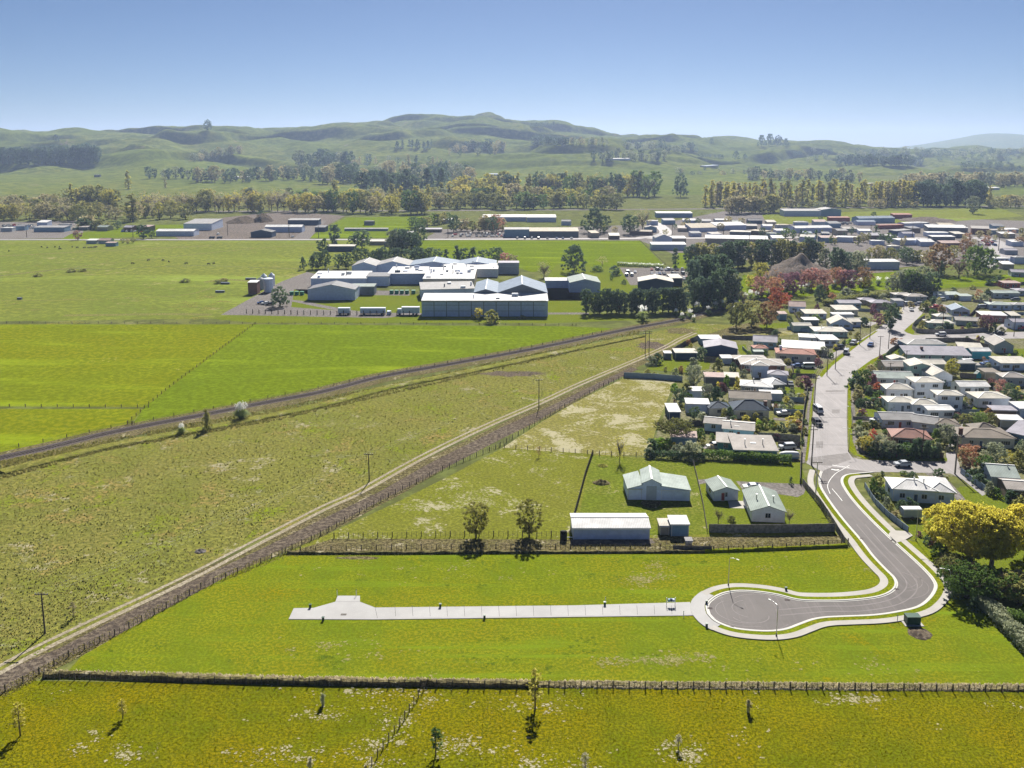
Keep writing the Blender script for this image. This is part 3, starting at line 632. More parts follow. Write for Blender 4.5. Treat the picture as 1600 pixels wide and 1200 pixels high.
# road drains, valve covers and repair patches
for x, y in [(1109,951),(1345,842),(1395,845),(1400,921),(1230,938),(1142,980.5)]: p = P(x, y); big('drain_grate', p.x-.45, p.y-.25, p.x+.45, p.y+.25, .113, M_BALLAST)
PTM = simple('repair_patch', (.19,.175,.17), .85, var=.1)
for q in [[(1275,690),(1286,690),(1286,700),(1274,700)],[(1300,640),(1312,640),(1312,646),(1300,646)],[(1290,610),(1320,610),(1320,613),(1290,613)],[(1262,716),(1290,712),(1325,708),(1330,718),(1300,728),(1266,726)],[(1355,545),(1368,538),(1372,541),(1358,548)],[(1500,523),(1530,523),(1530,526),(1500,526)]]: flat('repair_patch', q, PTM, .068)

flat('worn_ground', [(1004,782),(1031,783),(1034,788),(1025,795),(1008,793),(1000,787)], M_BANK, .05); flat('worn_ground', [(893,843),(1018,843),(1024,849),(1000,852),(940,850),(890,852)], M_DIRTY, .05)
flat('worn_ground', [(1028,836),(1080,838),(1084,846),(1060,850),(1026,846)], M_BANK, .05); flat('concrete_pad', [(1137,783),(1170,783),(1172,795),(1140,794)], M_PATH, .055)
# ------------------------------------------------------------------ buildings
FOOT = []
HOUSES = []   # (px, py, short name)
def rect_roof(mr, mw, tf, L, D, h, typ, rise, oh=.35, th=.14):
    """roof slabs into mr, wall prism into mw; local frame x 0..L, y 0..D"""
    def A(mbx, vs, fs, mi=0): mbx.add([tf(v) for v in vs], fs, mi)
    z = {}
    if typ == 'gx': prof = [(0,h),(D/2,h+rise),(D,h)]; ax = 'x'
    elif typ == 'gy': prof = [(0,h),(L/2,h+rise),(L,h)]; ax = 'y'
    elif typ == 'mf': prof = [(0,h),(D,h+rise)]; ax = 'x'
    elif typ == 'mb': prof = [(0,h+rise),(D,h)]; ax = 'x'
    elif typ == 'ml': prof = [(0,h),(L,h+rise)]; ax = 'y'
    elif typ == 'mr': prof = [(0,h+rise),(L,h)]; ax = 'y'
    elif typ == 'flat': prof = [(0,h),(D,h+.15)]; ax = 'x'
    elif typ == 'arc':
        prof = [(D/2-D/2*math.cos(math.pi*k/8), h+rise*math.sin(math.pi*k/8)) for k in range(9)]; ax = 'x'
    elif typ == 'hip': ax = None
    if ax:
        E = L if ax == 'x' else D
        w = lambda e, s, q: (e, s, q) if ax == 'x' else (s, e, q)
        n = len(prof)
        vs = [w(0, s, 0) for s, q in (prof[0], prof[-1])]+[w(0, s, q) for s, q in prof]
        vs += [w(E, s, 0) for s, q in (prof[0], prof[-1])]+[w(E, s, q) for s, q in prof]
        k = n+2; fs = []
        end0 = (0, 1)+tuple(2+i for i in range(n-1, -1, -1)); end1 = (k, k+1)+tuple(k+2+i for i in range(n-1, -1, -1))
        fs += [end0, end1[::-1], (0, 2, k+2, k), (1, k+1, k+1+n, 1+n)]
        A(mw, vs, fs)
        # roof slab with overhang
        (s0, q0), (s1, q1) = prof[0], prof[1]; g0 = (q1-q0)/(s1-s0)
        (t0, r0), (t1, r1) = prof[-2], prof[-1]; g1 = (r1-r0)/(t1-t0)
        pr = [(s0-oh, q0-g0*oh)]+prof[1:-1]+[(t1+oh, r1+g1*oh)]; n = len(pr)
        vs = []
        for e in (-oh, E+oh):
            vs += [w(e, s, q+.02) for s, q in pr]+[w(e, s, q+.02+th) for s, q in pr]
        m2 = 2*n; fs = []
        for i in range(n-1):
            fs += [(n+i, m2+n+i, m2+n+i+1, n+i+1), (i, i+1, m2+i+1, m2+i), (i, n+i, n+i+1, i+1), (m2+i, m2+i+1, m2+n+i+1, m2+n+i)]
        fs += [(0, m2, m2+n, n), (n-1, 2*n-1, m2+2*n-1, m2+n-1)]
        A(mr, vs, fs)
        if typ in ('gx', 'gy'):  # ridge cap
            a, b = w(-oh, prof[1][0], prof[1][1]+th+.05), w(E+oh, prof[1][0], prof[1][1]+th+.05)
            mr.bar(tf(a), tf(b), .35, .1, 1)
    else:
        A(mw, [(0,0,0),(L,0,0),(L,D,0),(0,D,0),(0,0,h),(L,0,h),(L,D,h),(0,D,h)], [(0,1,5,4),(1,2,6,5),(2,3,7,6),(3,0,4,7),(4,5,6,7)])
        o = oh
        if L >= D: r1, r2 = (D/2, D/2), (L-D/2, D/2)
        else: r1, r2 = (L/2, L/2), (L/2, D-L/2)
        if r1 == r2: r2 = (r1[0]+.02, r1[1])
        zt = h+rise
        vs = [(-o,-o,h-.06),(L+o,-o,h-.06),(L+o,D+o,h-.06),(-o,D+o,h-.06),(-o,-o,h+.1),(L+o,-o,h+.1),(L+o,D+o,h+.1),(-o,D+o,h+.1),(*r1,zt),(*r2,zt)]
        fs = [(0,3,2,1),(0,1,5,4),(1,2,6,5),(2,3,7,6),(3,0,4,7)]
        if L >= D: fs += [(4,5,9,8),(6,7,8,9),(7,4,8),(5,6,9)]
        else: fs += [(4,5,8),(5,6,9,8),(6,7,9),(7,4,8,9)]
        A(mr, vs, fs)
        for a, b in (((-o,-o,h+.13),(*r1,zt+.04)), ((L+o,-o,h+.13),(*(r2 if L >= D else r1),zt+.04)), ((*r1,zt+.04),(*r2,zt+.05))): mr.bar(tf(a), tf(b), .3, .08, 1)
WINC = {}
def window_mesh(w, h, n):
    k = (round(w, 1), round(h, 1), n)
    if k not in WINC:
        mb = MB(); mb.box(-w/2,-.05,0, w/2,.02,h, 0)
        for i in range(n):
            a = -w/2+.07+(w-.07)*i/n; mb.box(a,-.075,.07, a+(w-.07)/n-.07,-.04,h-.07, 1)
        WINC[k] = mb.mesh('window', [M_WIN, M_GLASS])
    return WINC[k]
def building(name, label, blocks, roof, wall, short=None, cat='house', win=1, ridge=True, flue=0, door=1, bigdoor=None, roof2=None, group=None, z0=0.0, ground=None, chimney=None, skylight=None, fascia=None):
    G = ground or (lambda a, b: P(a, b))
    b0 = blocks[0]; A0, B0 = G(b0[0], b0[1]), G(b0[2], b0[3]); rz = math.atan2(B0.y-A0.y, B0.x-A0.x)
    r = thing(name, label, cat, (A0.x, A0.y, A0.z+z0), rz, group)
    c0, s0 = math.cos(-rz), math.sin(-rz)
    mr, mw = MB(), MB(); wins = []
    for bi, b in enumerate(blocks):
        A, B = G(b[0], b[1]), G(b[2], b[3]); L = (B-A).length; D, h, typ, rise = b[4], b[5], b[6], (b[7] if len(b) > 7 else 0)
        dx, dy = A.x-A0.x, A.y-A0.y; ox, oy = dx*c0-dy*s0, dx*s0+dy*c0; ra = math.atan2(B.y-A.y, B.x-A.x)-rz; ca, sa = math.cos(ra), math.sin(ra)
        if typ == 'hip' and L > 6: D = min(D, max(5.5, L*.74)); rise *= .62
        tf = lambda v, ox=ox, oy=oy, ca=ca, sa=sa: (ox+v[0]*ca-v[1]*sa, oy+v[0]*sa+v[1]*ca, v[2])
        rect_roof(mr, mw, tf, L, D, h-.02*bi, typ, rise, oh=.35 if cat == 'house' else .2)
        if win:
            n = max(1, int(L/3.6)); storeys = [.95] if h < 4 else [.95, 3.5]
            for zz in storeys:
                for i in range(n):
                    if RNG.random() < .12: continue
                    wins.append((tf((L*(i+.5)/n+rn(-.3, .3), 0, zz)), ra, RNG.choice([1.2, 1.8, 2.4]) if L > 7 else 1.2))
                if D > 5: wins.append((tf((0, D*.45, zz)), ra-math.pi/2, 1.3))
        if (cat in ('house', 'shed', 'barn') or 'factory' in cat) and typ != 'gy':
            g_ = MB(); g_.bar(tf((-.1,-.30,h-.05)), tf((L+.1,-.30,h-.05)), .12, .12)
            for x_ in (.15, L-.15): g_.bar(tf((x_,-.06,0)), tf((x_,-.06,h-.08)), .09, .09)
            g_.build('gutter', M_STEEL if bi % 2 else M_WIN, r)
        if bi == 0:
            tf0, L0, h0, D0_ = tf, L, h, D
    mr.build('roof', [roofm(roof), M_WIN if roof in ('white', 'cream', 'green', 'grey', 'mint', 'blue', 'warm') else roofm(roof)], r)
    mw.build('wall', wallm(wall), r)
    for (x, y, zz), ra, w in wins:
        o = obj('window', window_mesh(w, 1.15, max(1, int(w/.6))), r, (x, y, zz), ra)
    if door and win:
        d = MB().box(-.45,-.06,0,.45,.02,2.0,0).box(-.36,-.085,.1,.36,-.05,1.9,1).build('door', [M_WIN, wallm(RNG.choice(['red', 'navy', 'brown', 'green', 'slate']))], r, (L0*rn(.35, .65), -.02, .02), 0)
    if bigdoor:
        x, w, hh, c = bigdoor; MB().box(-w/2,-.09,0,w/2,-.01,hh).build('roller_door', wallm(c), r, (L0*x, 0, .02))
    for i in range(flue):
        x, y = L0*rn(.2, .8), D0_*rn(.3, .6); MB().tube([(0,0,0),(0,0,1.5)], .13, 6).tube([(0,0,1.5),(0,0,1.62)], .22, 6).build('flue', M_STEEL, r, (x, y, h0+.3))
    if chimney: MB().box(-.45,-.35,0,.45,.35,1.9).box(-.52,-.42,1.9,.52,.42,2.05).build('chimney', wallm(chimney[2]), r, (L0*chimney[0], D0_*chimney[1], h0))
    if skylight: MB().box(-.7,-.5,0,.7,.5,.12).build('skylight', simple('skylight_sheet', (.85,.85,.82), .3), r, (L0*skylight[0], D0_*skylight[1], h0+skylight[2]))
    for b in blocks: FOOT.append((min(b[0],b[2])-3, max(b[0],b[2])+3, b[1]-b[4]*(b[1]-228)**2/112000-b[5]*.3, max(b[1],b[3])+1.5))
    q = proj((A0.x, A0.y, 0)); HOUSES.append(((b0[0]+b0[2])/2, b0[1], short or ' '.join(label.split()[:4]), r)); return r
h = lambda lab, bl, rf, wl, sh, **k: building('house', lab, bl, rf, wl, sh, **k)
s = lambda lab, bl, rf, wl, sh, **k: building(k.pop('name', 'shed'), lab, bl, rf, wl, sh, cat=k.pop('cat', 'shed'), win=k.pop('win', 0), **k)
# ---- sheds and the farm house beside the new street
s('long low shed with pale ribbed roof and steel wall beside the water tank', [(895,843,1015,843,7.2,2.5,'gx',.7)], 'white', 'steel', 'long pale shed')
b = s('pale green barn with raised centre gable and tall sliding door', [(1003,781,1032,782,8.5,4.0,'gy',1.0),(981,781,1003,781,8.5,2.7,'ml',.9),(1032,782,1078,783,8.5,2.6,'mr',.9)], 'mint', 'paleblue_shade', 'gabled barn', name='barn', cat='barn', bigdoor=(.5,2.3,3.4,'grey'))
h('small white house with green gable roof and back porch beside gravel yard', [(1115,783,1153,782,6.5,2.4,'gy',.9)], 'green', 'white', 'small green-roofed house', door=1)
h('white house with long green gable roof behind the paling fence', [(1174,815,1226,817,11.5,2.5,'gy',1.2)], 'green', 'white', 'long green-roofed house', flue=2, door=0)
s('blue grey garden shed behind the long pale shed yard', [(1048,838,1076,838,3.6,2.6,'mf',.3)], 'white', 'blue', 'blue grey shed')
s('small cream lean-to store joined to blue grey shed', [(1031,836,1046,836,3,2.0,'mf',.2)], 'cream', 'tan', 'cream store')
s('tiny grey pump box in the pen by the bank', [(1072,852,1081,852,1.2,.9,'mf',.1)], 'grey', 'grey', 'pump box')
# ---- west side of the street
h('teal walled house with broad warm grey roof next to clipped hedge', [(1147,717,1214,719,9.5,2.5,'mf',.8),(1120,704,1148,706,6,2.4,'mf',.6)], 'warm', 'teal', 'teal walled house', flue=2, skylight=(.5,.45,.5))
h('pale blue house with grey gable roof and white skylight panel', [(1129,683,1177,687,8.0,2.5,'gx',.9),(1100,673,1131,676,6,2.4,'gx',.8)], 'warm', 'paleblue_shade', 'grey roofed house', skylight=(.45,.25,.45), flue=1)
h('cream house with steep navy tiled hip roof and wide windows', [(1146,654,1201,655,10,2.7,'hip',3.4),(1108,650,1140,650,9,2.4,'hip',2.2)], 'navy', 'cream', 'navy roofed house', chimney=(.95,.4,'brick'))
h('low house with brown grey shingle roof behind navy roofed house', [(1140,634,1204,637,8,2.6,'gx',1.2)], 'brown', 'cream', 'brown roofed house')
h('white roofed house with blue grey hip end facing the street', [(1157,614,1206,617,8,2.5,'hip',1.6),(1203,613,1226,612,7,2.5,'hip',1.4)], 'white', 'slate', 'white roofed house', flue=1)
h('square sky blue two storey house with small hip roof', [(1175,590,1200,591,6,4.4,'hip',.9)], 'warm', 'paleblue_shade', 'sky blue house')
h('blue walled house with grey hip roof by the front lawn', [(1200,598,1230,600,7,3.0,'hip',1.6)], 'lilac', 'paleblue_shade', 'blue hip house')
h('wide low house with long beige hip roof and brick walls', [(1158,580,1226,582,10,2.5,'hip',1.5),(1148,571,1198,571,6,2.4,'hip',.9)], 'warm', 'brick', 'beige hip house', flue=1)
h('cream weatherboard house with orange red tiled hip roof', [(1213,564,1274,567,9,3.0,'hip',1.8)], 'red', 'cream', 'red tiled house', chimney=(.12,.5,'paleblue_shade'))
s('small teal sleepout with orange tiled roof', [(1178,553,1200,553,5,2.2,'hip',.9)], 'red', 'mint', 'orange roofed sleepout', win=1, door=0)
h('long house with bright white folded iron roof facing the street', [(1222,552,1288,556,9,2.4,'mf',1.0)], 'white', 'tan', 'long white-roofed house')
h('blue walled gable house with weathered purple grey roof', [(1177,543,1213,545,9,2.6,'gx',1.5)], 'lilac', 'blue', 'purple roofed house')
s('large open fronted dark blue workshop with broad grey roof', [(1100,556,1152,558,12,3.2,'gy',1.3)], 'lilac', 'navy', 'dark blue workshop')
s('white flat roofed lean-to behind dark blue workshop', [(1095,539,1127,539,6,2.5,'mf',.3)], 'white', 'blue', 'white lean-to')
s('dark blue garage with cream roof beside round shrub', [(1055,562,1089,562,6,2.6,'mf',.3)], 'cream', 'navy', 'dark blue garage')
s('tiny garden shed with white roof near the gravel track', [(1038,561,1049,561,3,2.2,'mf',.2)], 'white', 'slate', 'tiny white-roofed shed')
h('turquoise bungalow with broad cream hip roof and dark flue', [(1273,526,1324,527,10,2.3,'hip',1.4)], 'cream', 'mint', 'turquoise bungalow', flue=1)
s('turquoise garage with white gable roof beside yellow shrub', [(1239,518,1268,518,5,2.6,'gx',.7)], 'cream', 'mint', 'turquoise garage')
s('dark walled shed with pale roof behind turquoise garage', [(1256,508,1279,508,5,2.3,'mf',.3)], 'white', 'slate', 'dark walled shed')
h('rambling house with white flat roofs and shaded carport', [(1249,536,1288,538,8,2.5,'hip',1.0),(1282,541,1310,541,8,2.6,'mf',.4)], 'white', 'paleblue_shade', 'flat white-roofed house')
h('grey weatherboard house with tall front gable and cream roof', [(1298,514,1332,515,10,2.4,'gy',2.4),(1328,511,1345,511,8,2.4,'gx',.8)], 'cream', 'steel', 'tall gabled house')
h('long low cream house with pale roof and row of windows', [(1306,493,1340,493,8,2.7,'mf',.8)], 'cream', 'cream', 'long cream house')
s('long pale carport with white sheet roof', [(1301,499,1334,499,4,2.3,'mf',.2)], 'white', 'grey', 'pale carport')
h('small white house with pale roof behind rounded bush', [(1258,498,1291,498,7,2.4,'mf',.7)], 'cream', 'paleblue_shade', 'small white house')
h('grey blue gable house with pink weathered roof below red maple', [(1233,488,1258,489,9,3.0,'gx',1.8)], 'pinkish', 'steel', 'pink roofed house')
s('little blue shed with orange roof under the red maples', [(1217,500,1229,500,4,2.8,'mf',.5)], 'pinkish', 'blue', 'orange roofed shed')
h('blue walled house with shallow grey gable roof by shrubs', [(1311,482,1345,482,8,2.7,'gx',.9)], 'lilac', 'blue', 'blue walled house')
h('house with lilac grey hip roof and side wing near street end', [(1362,481,1393,481,10,2.5,'hip',1.8),(1345,476,1368,476,8,2.4,'hip',1.5)], 'lilac', 'tan', 'lilac hip house')
h('wide house with pale hip roof at the top of the street', [(1416,471,1448,471,9,2.6,'hip',1.6),(1398,468,1424,468,8,2.6,'hip',1.2)], 'warm', 'grey', 'wide hip house')
s('pale blue garage beside wide hip roofed house', [(1397,478,1412,478,5,2.6,'mf',.3)], 'grey', 'paleblue_shade', 'pale blue garage')
s('white garage with broad sloping roof on paddock edge', [(1045,655,1063,655,7,2.2,'mf',.5)], 'white', 'navy', 'white garage')
s('long silver shed with flat roof behind white garage', [(1072,645,1108,646,5,2.8,'mf',.3)], 'white', 'paleblue_shade', 'silver shed')
s('small white shed tucked between dark trees', [(1076,622,1100,622,4,2.3,'mf',.3)], 'white', 'paleblue_shade', 'hidden white shed')
s('dark brown garage with pinkish flat roof', [(1101,601,1131,602,5,2.7,'mf',.3)], 'pinkish', 'slate', 'dark brown garage')
s('grey shed with white awning beside dark brown garage', [(1132,600,1154,601,5,2.4,'mf',.4)], 'cream', 'slate', 'awning shed')
s('small lavender shed with white roof beside young trees', [(1128,569,1144,569,4,2.2,'mf',.3)], 'white', 'paleblue_shade', 'lavender shed')
s('low shed with rusty patched roof and blue side wall', [(1048,694,1088,696,4,2.1,'mf',.4)], 'pinkish', 'blue', 'patched roof shed')
s('green water tank shed tucked under red tiled roof', [(1178,556,1193,556,2,1.6,'mf',.2)], 'mint', 'green', 'green lean-to')
s('white lattice garden pergola behind long pale carport', [(1188,626,1222,627,3,2.4,'mf',.2)], 'white', 'paleblue_shade', 'white pergola', name='pergola', cat='pergola')
# ---- east side of the street
h('white weatherboard house with bright white hip roof beside yellow willow', [(1394,783,1462,787,10.5,3.0,'hip',1.9),(1450,786,1490,789,9,2.9,'hip',1.3)], 'white', 'paleblue_shade', 'bright white house', flue=2)
h('house with mint green gable roof behind the willow', [(1548,763,1590,766,9,3.0,'gx',1.4)], 'mint', 'grey', 'mint roofed house', flue=1)
s('grey green shed at right edge below the mint roofed house', [(1572,781,1612,784,7,2.6,'gx',.8)], 'warm', 'brown', 'grey green shed')
h('cream house with wide brown tiled hip roof and corner windows', [(1502,699,1584,701,9,2.8,'hip',1.8),(1525,688,1560,688,10,2.8,'hip',2.4)], 'brown', 'cream', 'brown hip house', chimney=(.02,.2,'brick'))
h('terracotta tiled house half hidden by flowering trees', [(1394,698,1454,702,12,2.7,'hip',2.6)], 'terra', 'brick', 'terracotta house')
s('dark fronted garage with brown grey hip roof', [(1461,677,1499,679,9,2.7,'hip',1.6)], 'brown', 'slate', 'dark fronted garage')
h('white L shaped house with pale grey roof above terracotta house', [(1378,669,1432,670,7,2.6,'gx',1.0),(1425,672,1462,677,7,2.6,'gx',1.1)], 'grey', 'paleblue_shade', 'white L shaped house')
s('white shed with flat white roof and two small windows', [(1449,655,1490,655,6,2.7,'gx',.5)], 'white', 'white', 'flat white shed', win=1, door=0)
h('white house with long pale hip roof above sunny front lawn', [(1387,643,1432,644,9,3.0,'hip',1.5),(1425,647,1465,648,9,3.0,'hip',1.8)], 'cream', 'white', 'long hip house')
h('tall white two storey house with pyramid roof', [(1463,642,1503,643,8,5.0,'hip',1.4)], 'cream', 'white', 'tall white house')
h('white two storey house with cream hip roof above front garden', [(1384,624,1425,625,9,3.4,'hip',2.0)], 'cream', 'white', 'cream hip house')
h('square white upper storey house with small hip roof', [(1428,622,1472,622,8,5.2,'hip',1.3)], 'cream', 'white', 'square white house')
h('white gable ended house with cream roof and trio window', [(1456,602,1487,602,9,3.4,'gy',1.6)], 'cream', 'white', 'gable ended house')
h('long house with pale green roof and many windows beside shrubs', [(1370,602,1428,603,8,2.6,'gx',1.2)], 'mint', 'grey', 'pale green-roofed house')
h('pale mint house with crossed gable dormer', [(1421,592,1456,593,8,4.6,'gy',1.0)], 'cream', 'mint', 'dormer house')
h('beige roofed house behind dormer house', [(1383,584,1420,584,7,2.7,'gx',1.1)], 'warm', 'tan', 'beige roofed house')
s('small white gable shed beside beige roofed house', [(1392,572,1418,572,5,2.4,'gy',.8)], 'cream', 'grey', 'white gable shed', win=1, door=0)
h('house with cream wing roof beside orange tree', [(1440,580,1478,580,7,2.6,'gx',.8)], 'cream', 'grey', 'cream wing house')
h('long turquoise house with lilac ribbed roof', [(1416,563,1516,565,8,2.3,'mf',1.5)], 'lilac', 'mint', 'long turquoise house', chimney=(.3,.6,'brick'))
h('blue weatherboard house with grey hip roof behind curved fence', [(1417,549,1478,549,9,2.8,'hip',1.6)], 'grey', 'blue', 'blue hip-roofed house')
s('bright cyan garage with white gable roof', [(1517,561,1548,561,5,3.0,'gx',.7)], 'white', 'cyan', 'bright cyan garage')
h('brown house with pale striped roof beside cyan garage', [(1498,553,1535,555,6,2.5,'mf',.8)], 'cream', 'brown', 'pale striped-roof house')
h('grey weatherboard house with big beige gable roof by side road', [(1553,551,1583,552,11,3.0,'gy',2.0)], 'warm', 'grey', 'beige gable house')
s('cobalt blue shed in deep shade beside orange tree', [(1497,578,1524,578,4,2.4,'mf',.2)], 'grey', 'navy', 'cobalt shed')
s('brown roofed carport behind garden swing', [(1538,592,1561,592,5,2.3,'mf',.2)], 'brown', 'tan', 'brown carport')
h('white house with long flat cream roof at right edge', [(1563,579,1612,579,8,2.7,'mf',.5)], 'cream', 'paleblue_shade', 'flat cream-roofed house')
h('stone grey house with cream hip roof and shrubs below', [(1566,603,1604,604,10,3.0,'hip',1.8)], 'warm', 'grey', 'stone grey house')
h('white cottage with bright white roof and narrow windows', [(1499,616,1545,616,6,2.6,'gx',.9)], 'white', 'white', 'bright roofed cottage')
h('white cottage with cream hip roof and corner door', [(1527,637,1576,637,8,3.0,'hip',1.5)], 'cream', 'white', 'cream roofed cottage')
s('open carport with flat lilac roof beside clipped shrubs', [(1550,652,1588,653,4,2.2,'mf',.2)], 'lilac', 'brown', 'lilac carport')
h('blue weatherboard house with slate roof at right edge', [(1572,690,1625,702,9,2.8,'mf',1.2)], 'lilac', 'blue', 'blue slate house', chimney=(.35,.6,'slate'))
s('white roofed shed behind blue weatherboard house', [(1562,668,1598,669,4,2.3,'mf',.3)], 'white', 'tan', 'white roofed shed')
s('white garage with pale roof at right edge above carport', [(1592,653,1625,653,6,2.8,'mf',.4)], 'white', 'paleblue_shade', 'edge garage')
h('white house with cream hip roof inside the curved fence', [(1450,513,1490,514,8,2.5,'hip',1.2)], 'cream', 'mint', 'fenced cream house')
h('yellow cream roofed house behind fenced cream house', [(1464,502,1487,502,8,2.2,'hip',1.8)], 'cream', 'grey', 'yellow cream house')
h('low lilac roofed house with open carport on corner block', [(1493,508,1534,510,7,2.3,'gx',.9)], 'warm', 'grey', 'lilac carport house')
h('house with large blue grey gable roof beside boat', [(1487,493,1515,494,11,2.6,'gy',1.6)], 'blue', 'steel', 'blue grey gable house')
h('brick house with long flat white roof behind purple tree', [(1533,503,1572,504,7,3.2,'mf',.5)], 'white', 'brick', 'long brick house')
h('house with greenish hip roof and brick chimney', [(1545,484,1580,485,9,2.6,'hip',1.6)], 'mint', 'steel', 'greenish hip house', chimney=(.2,.7,'brick'))
h('pale blue cottage with grey roof at right edge of upper lots', [(1583,484,1612,484,7,2.5,'hip',1.0)], 'grey', 'paleblue_shade', 'pale blue cottage')
h('house with green roof and lilac front porch', [(1467,468,1502,468,7,2.5,'mf',.5),(1500,470,1518,470,5,2.5,'mf',.3)], 'mint', 'paleblue_shade', 'green porch house')
h('long pale house with faded green roof', [(1552,466,1592,466,7,2.8,'gx',.8)], 'mint', 'grey', 'faded green house')
h('dark red house with flat roof beside reserve', [(1568,450,1594,450,6,2.8,'mf',.4)], 'pinkish', 'red', 'dark red house')
s('cream roofed garage at right edge of corner block', [(1579,502,1594,502,6,2.6,'mf',.8)], 'cream', 'slate', 'cream roofed garage')
h('pale blue two storey house at right edge near red car', [(1582,515,1606,515,7,3.4,'gx',.8)], 'lilac', 'paleblue_shade', 'pale blue edge house')
h('grey house with hip roof at right edge beside reserve', [(1590,462,1625,462,8,2.7,'hip',1.2)], 'lilac', 'grey', 'grey edge house')
h('white hip roofed house at right edge above the reserve', [(1552,410,1578,410,8,2.8,'hip',1.4)], 'white', 'paleblue_shade', 'white hip house')
h('grey roofed house at right edge below the town road', [(1580,432,1610,433,8,2.8,'gx',1.2)], 'lilac', 'grey', 'grey town house')
s('child playhouse with turquoise tent roof on lawn', [(1525,591,1533,591,1.6,1.3,'gy',.9)], 'mint', 'cyan', 'turquoise playhouse', name='playhouse', cat='playhouse')
# ---- factory
f = lambda lab, bl, rf, wl, sh, **k: building(k.pop('name', 'factory_building'), lab, bl, rf, wl, sh, cat=k.pop('cat', 'factory building'), win=0, **k)
f('largest blue walled factory shed with white sloping roof front', [(659,494.5,856,494.5,14,7.4,'mf',1.4)], 'white', 'steel', 'largest factory shed')
big_shed = bpy.context.scene.objects[[o.name for o in THINGS if o.get('category') == 'factory building'][-1]]
for i in range(1, 10): MB().box(-.14,-.12,0,.14,-.01,7.3).build('cladding_post', wallm('slate'), big_shed, (59*i/10, 0, 0))
for z_ in (2.6, 5.4): MB().box(0,-.09,z_,58.8,-.012,z_+.16).build('cladding_rail', wallm('slate'), big_shed)
MB().box(-.2,-.35,7.0,59.2,-.15,7.75).build('fascia', roofm('grey'), big_shed)
f('factory hall with two grey gables above the largest shed', [(777,486,855,486,30,9.0,'gy',4.2),(741,486,777,486,34,9.2,'gy',1.6)], 'blue', 'slate', 'twin gabled hall')
f('factory shed with dark fascia and blue grey gable roof beside green bins', [(481,469,555,469,14,5.6,'gy',2.6)], 'slate', 'steel', 'dark fascia shed')
f('long white roofed factory wing behind dark fascia shed', [(486,448,573,448,22,4.8,'mf',1.2)], 'white', 'steel', 'long white wing')
f('small dark roofed factory block in the gap between white wings', [(573,447,608,447,12,5.6,'mf',.6)], 'slate', 'steel', 'dark roofed block')
f('flat grey walled factory block with white roof and plant boxes', [(606,444,664,444,26,6.2,'mf',.6)], 'white', 'steel', 'white plant block')
f('wide flat white roofed factory hall with many roof vents', [(661,452,741,452,40,6,'mf',1)], 'white', 'tan', 'wide vent hall')
f('low grey lean-to roof in front of the wide vent hall', [(658,468,742,466,18,5.2,'mf',1.2)], 'grey', 'steel', 'low grey lean-to')
f('green walled plant room on the factory front', [(694,450,727,450,3,4.6,'mf',.2)], 'mint', 'green', 'green plant room')
f('row of grey saw tooth gables at back left of factory', [(550,428,588,428,24,5,'gy',2.4),(588,427,640,427,24,5,'gy',2.6)], 'grey', 'steel', 'left back gables')
f('row of blue grey gables at back right of factory', [(640,427,715,427,26,5,'gy',2.4),(715,427,775,427,26,5,'gy',2.2)], 'blue', 'steel', 'right back gables')
f('white flat roof hall with pipes along the factory back', [(690,433,778,433,20,5,'mf',.8)], 'white', 'paleblue_shade', 'white pipe hall')
f('lilac roofed factory wing at the back right corner', [(778,428,811,428,26,5,'mb',2)], 'lilac', 'grey', 'lilac factory wing')
f('teal walled hall with green grey gable roof right of factory', [(890,457,938,457,22,5.4,'gy',2)], 'green', 'steel', 'teal walled hall')
f('low teal link building between factory and green grey hall', [(852,450,890,450,8,4.2,'mf',.5)], 'white', 'steel', 'teal link building')
f('office building with cream folded roof above the pine shelterbelt', [(997,452,1052,453,16,4.4,'gy',2),(1048,447,1066,447,14,4.6,'mf',.4)], 'cream', 'navy', 'cream roofed office')
f('blue grey shed with white cabin roof left of trucks in yard', [(548,461,585,461,8,4.6,'mf',.4)], 'green', 'slate', 'green grey store')
def vents(k, n, zmin, kind='vent'):
    sn, r = [(q[2], q[3]) for q in HOUSES if q[2] == k][0]
    rm = [c for c in r.children if c.name.startswith('roof')][0]; vs = np.array([v.co[:] for v in rm.data.vertices]); lo, hi = vs.min(0), vs.max(0)
    for i in range(n):
        x, y = rn(lo[0]+1, hi[0]-1), rn(lo[1]+1, hi[1]-1); z = zmin+(hi[2]-zmin)*((y-lo[1])/(hi[1]-lo[1])); s1, s2, s3 = rn(.5, 1.6), rn(.5, 1.4), rn(.5, 1.5)
        mb = MB().box(-s1,-s2,-.5,s1,s2,s3) if i % 3 else MB().tube([(0,0,-.3),(0,0,rn(1.2,2.6))], rn(.2,.4), 8)
        mb.build(kind, [wallm('steel'), M_STEEL, wallm('white'), wallm('slate')][i % 4], r, (x, y, z))
vents('wide vent hall', 16, 6); vents('white plant block', 9, 6.2); vents('white pipe hall', 8, 5); vents('long white wing', 6, 4.8); vents('low grey lean-to', 4, 5.2); vents('largest factory shed', 3, 7.5)
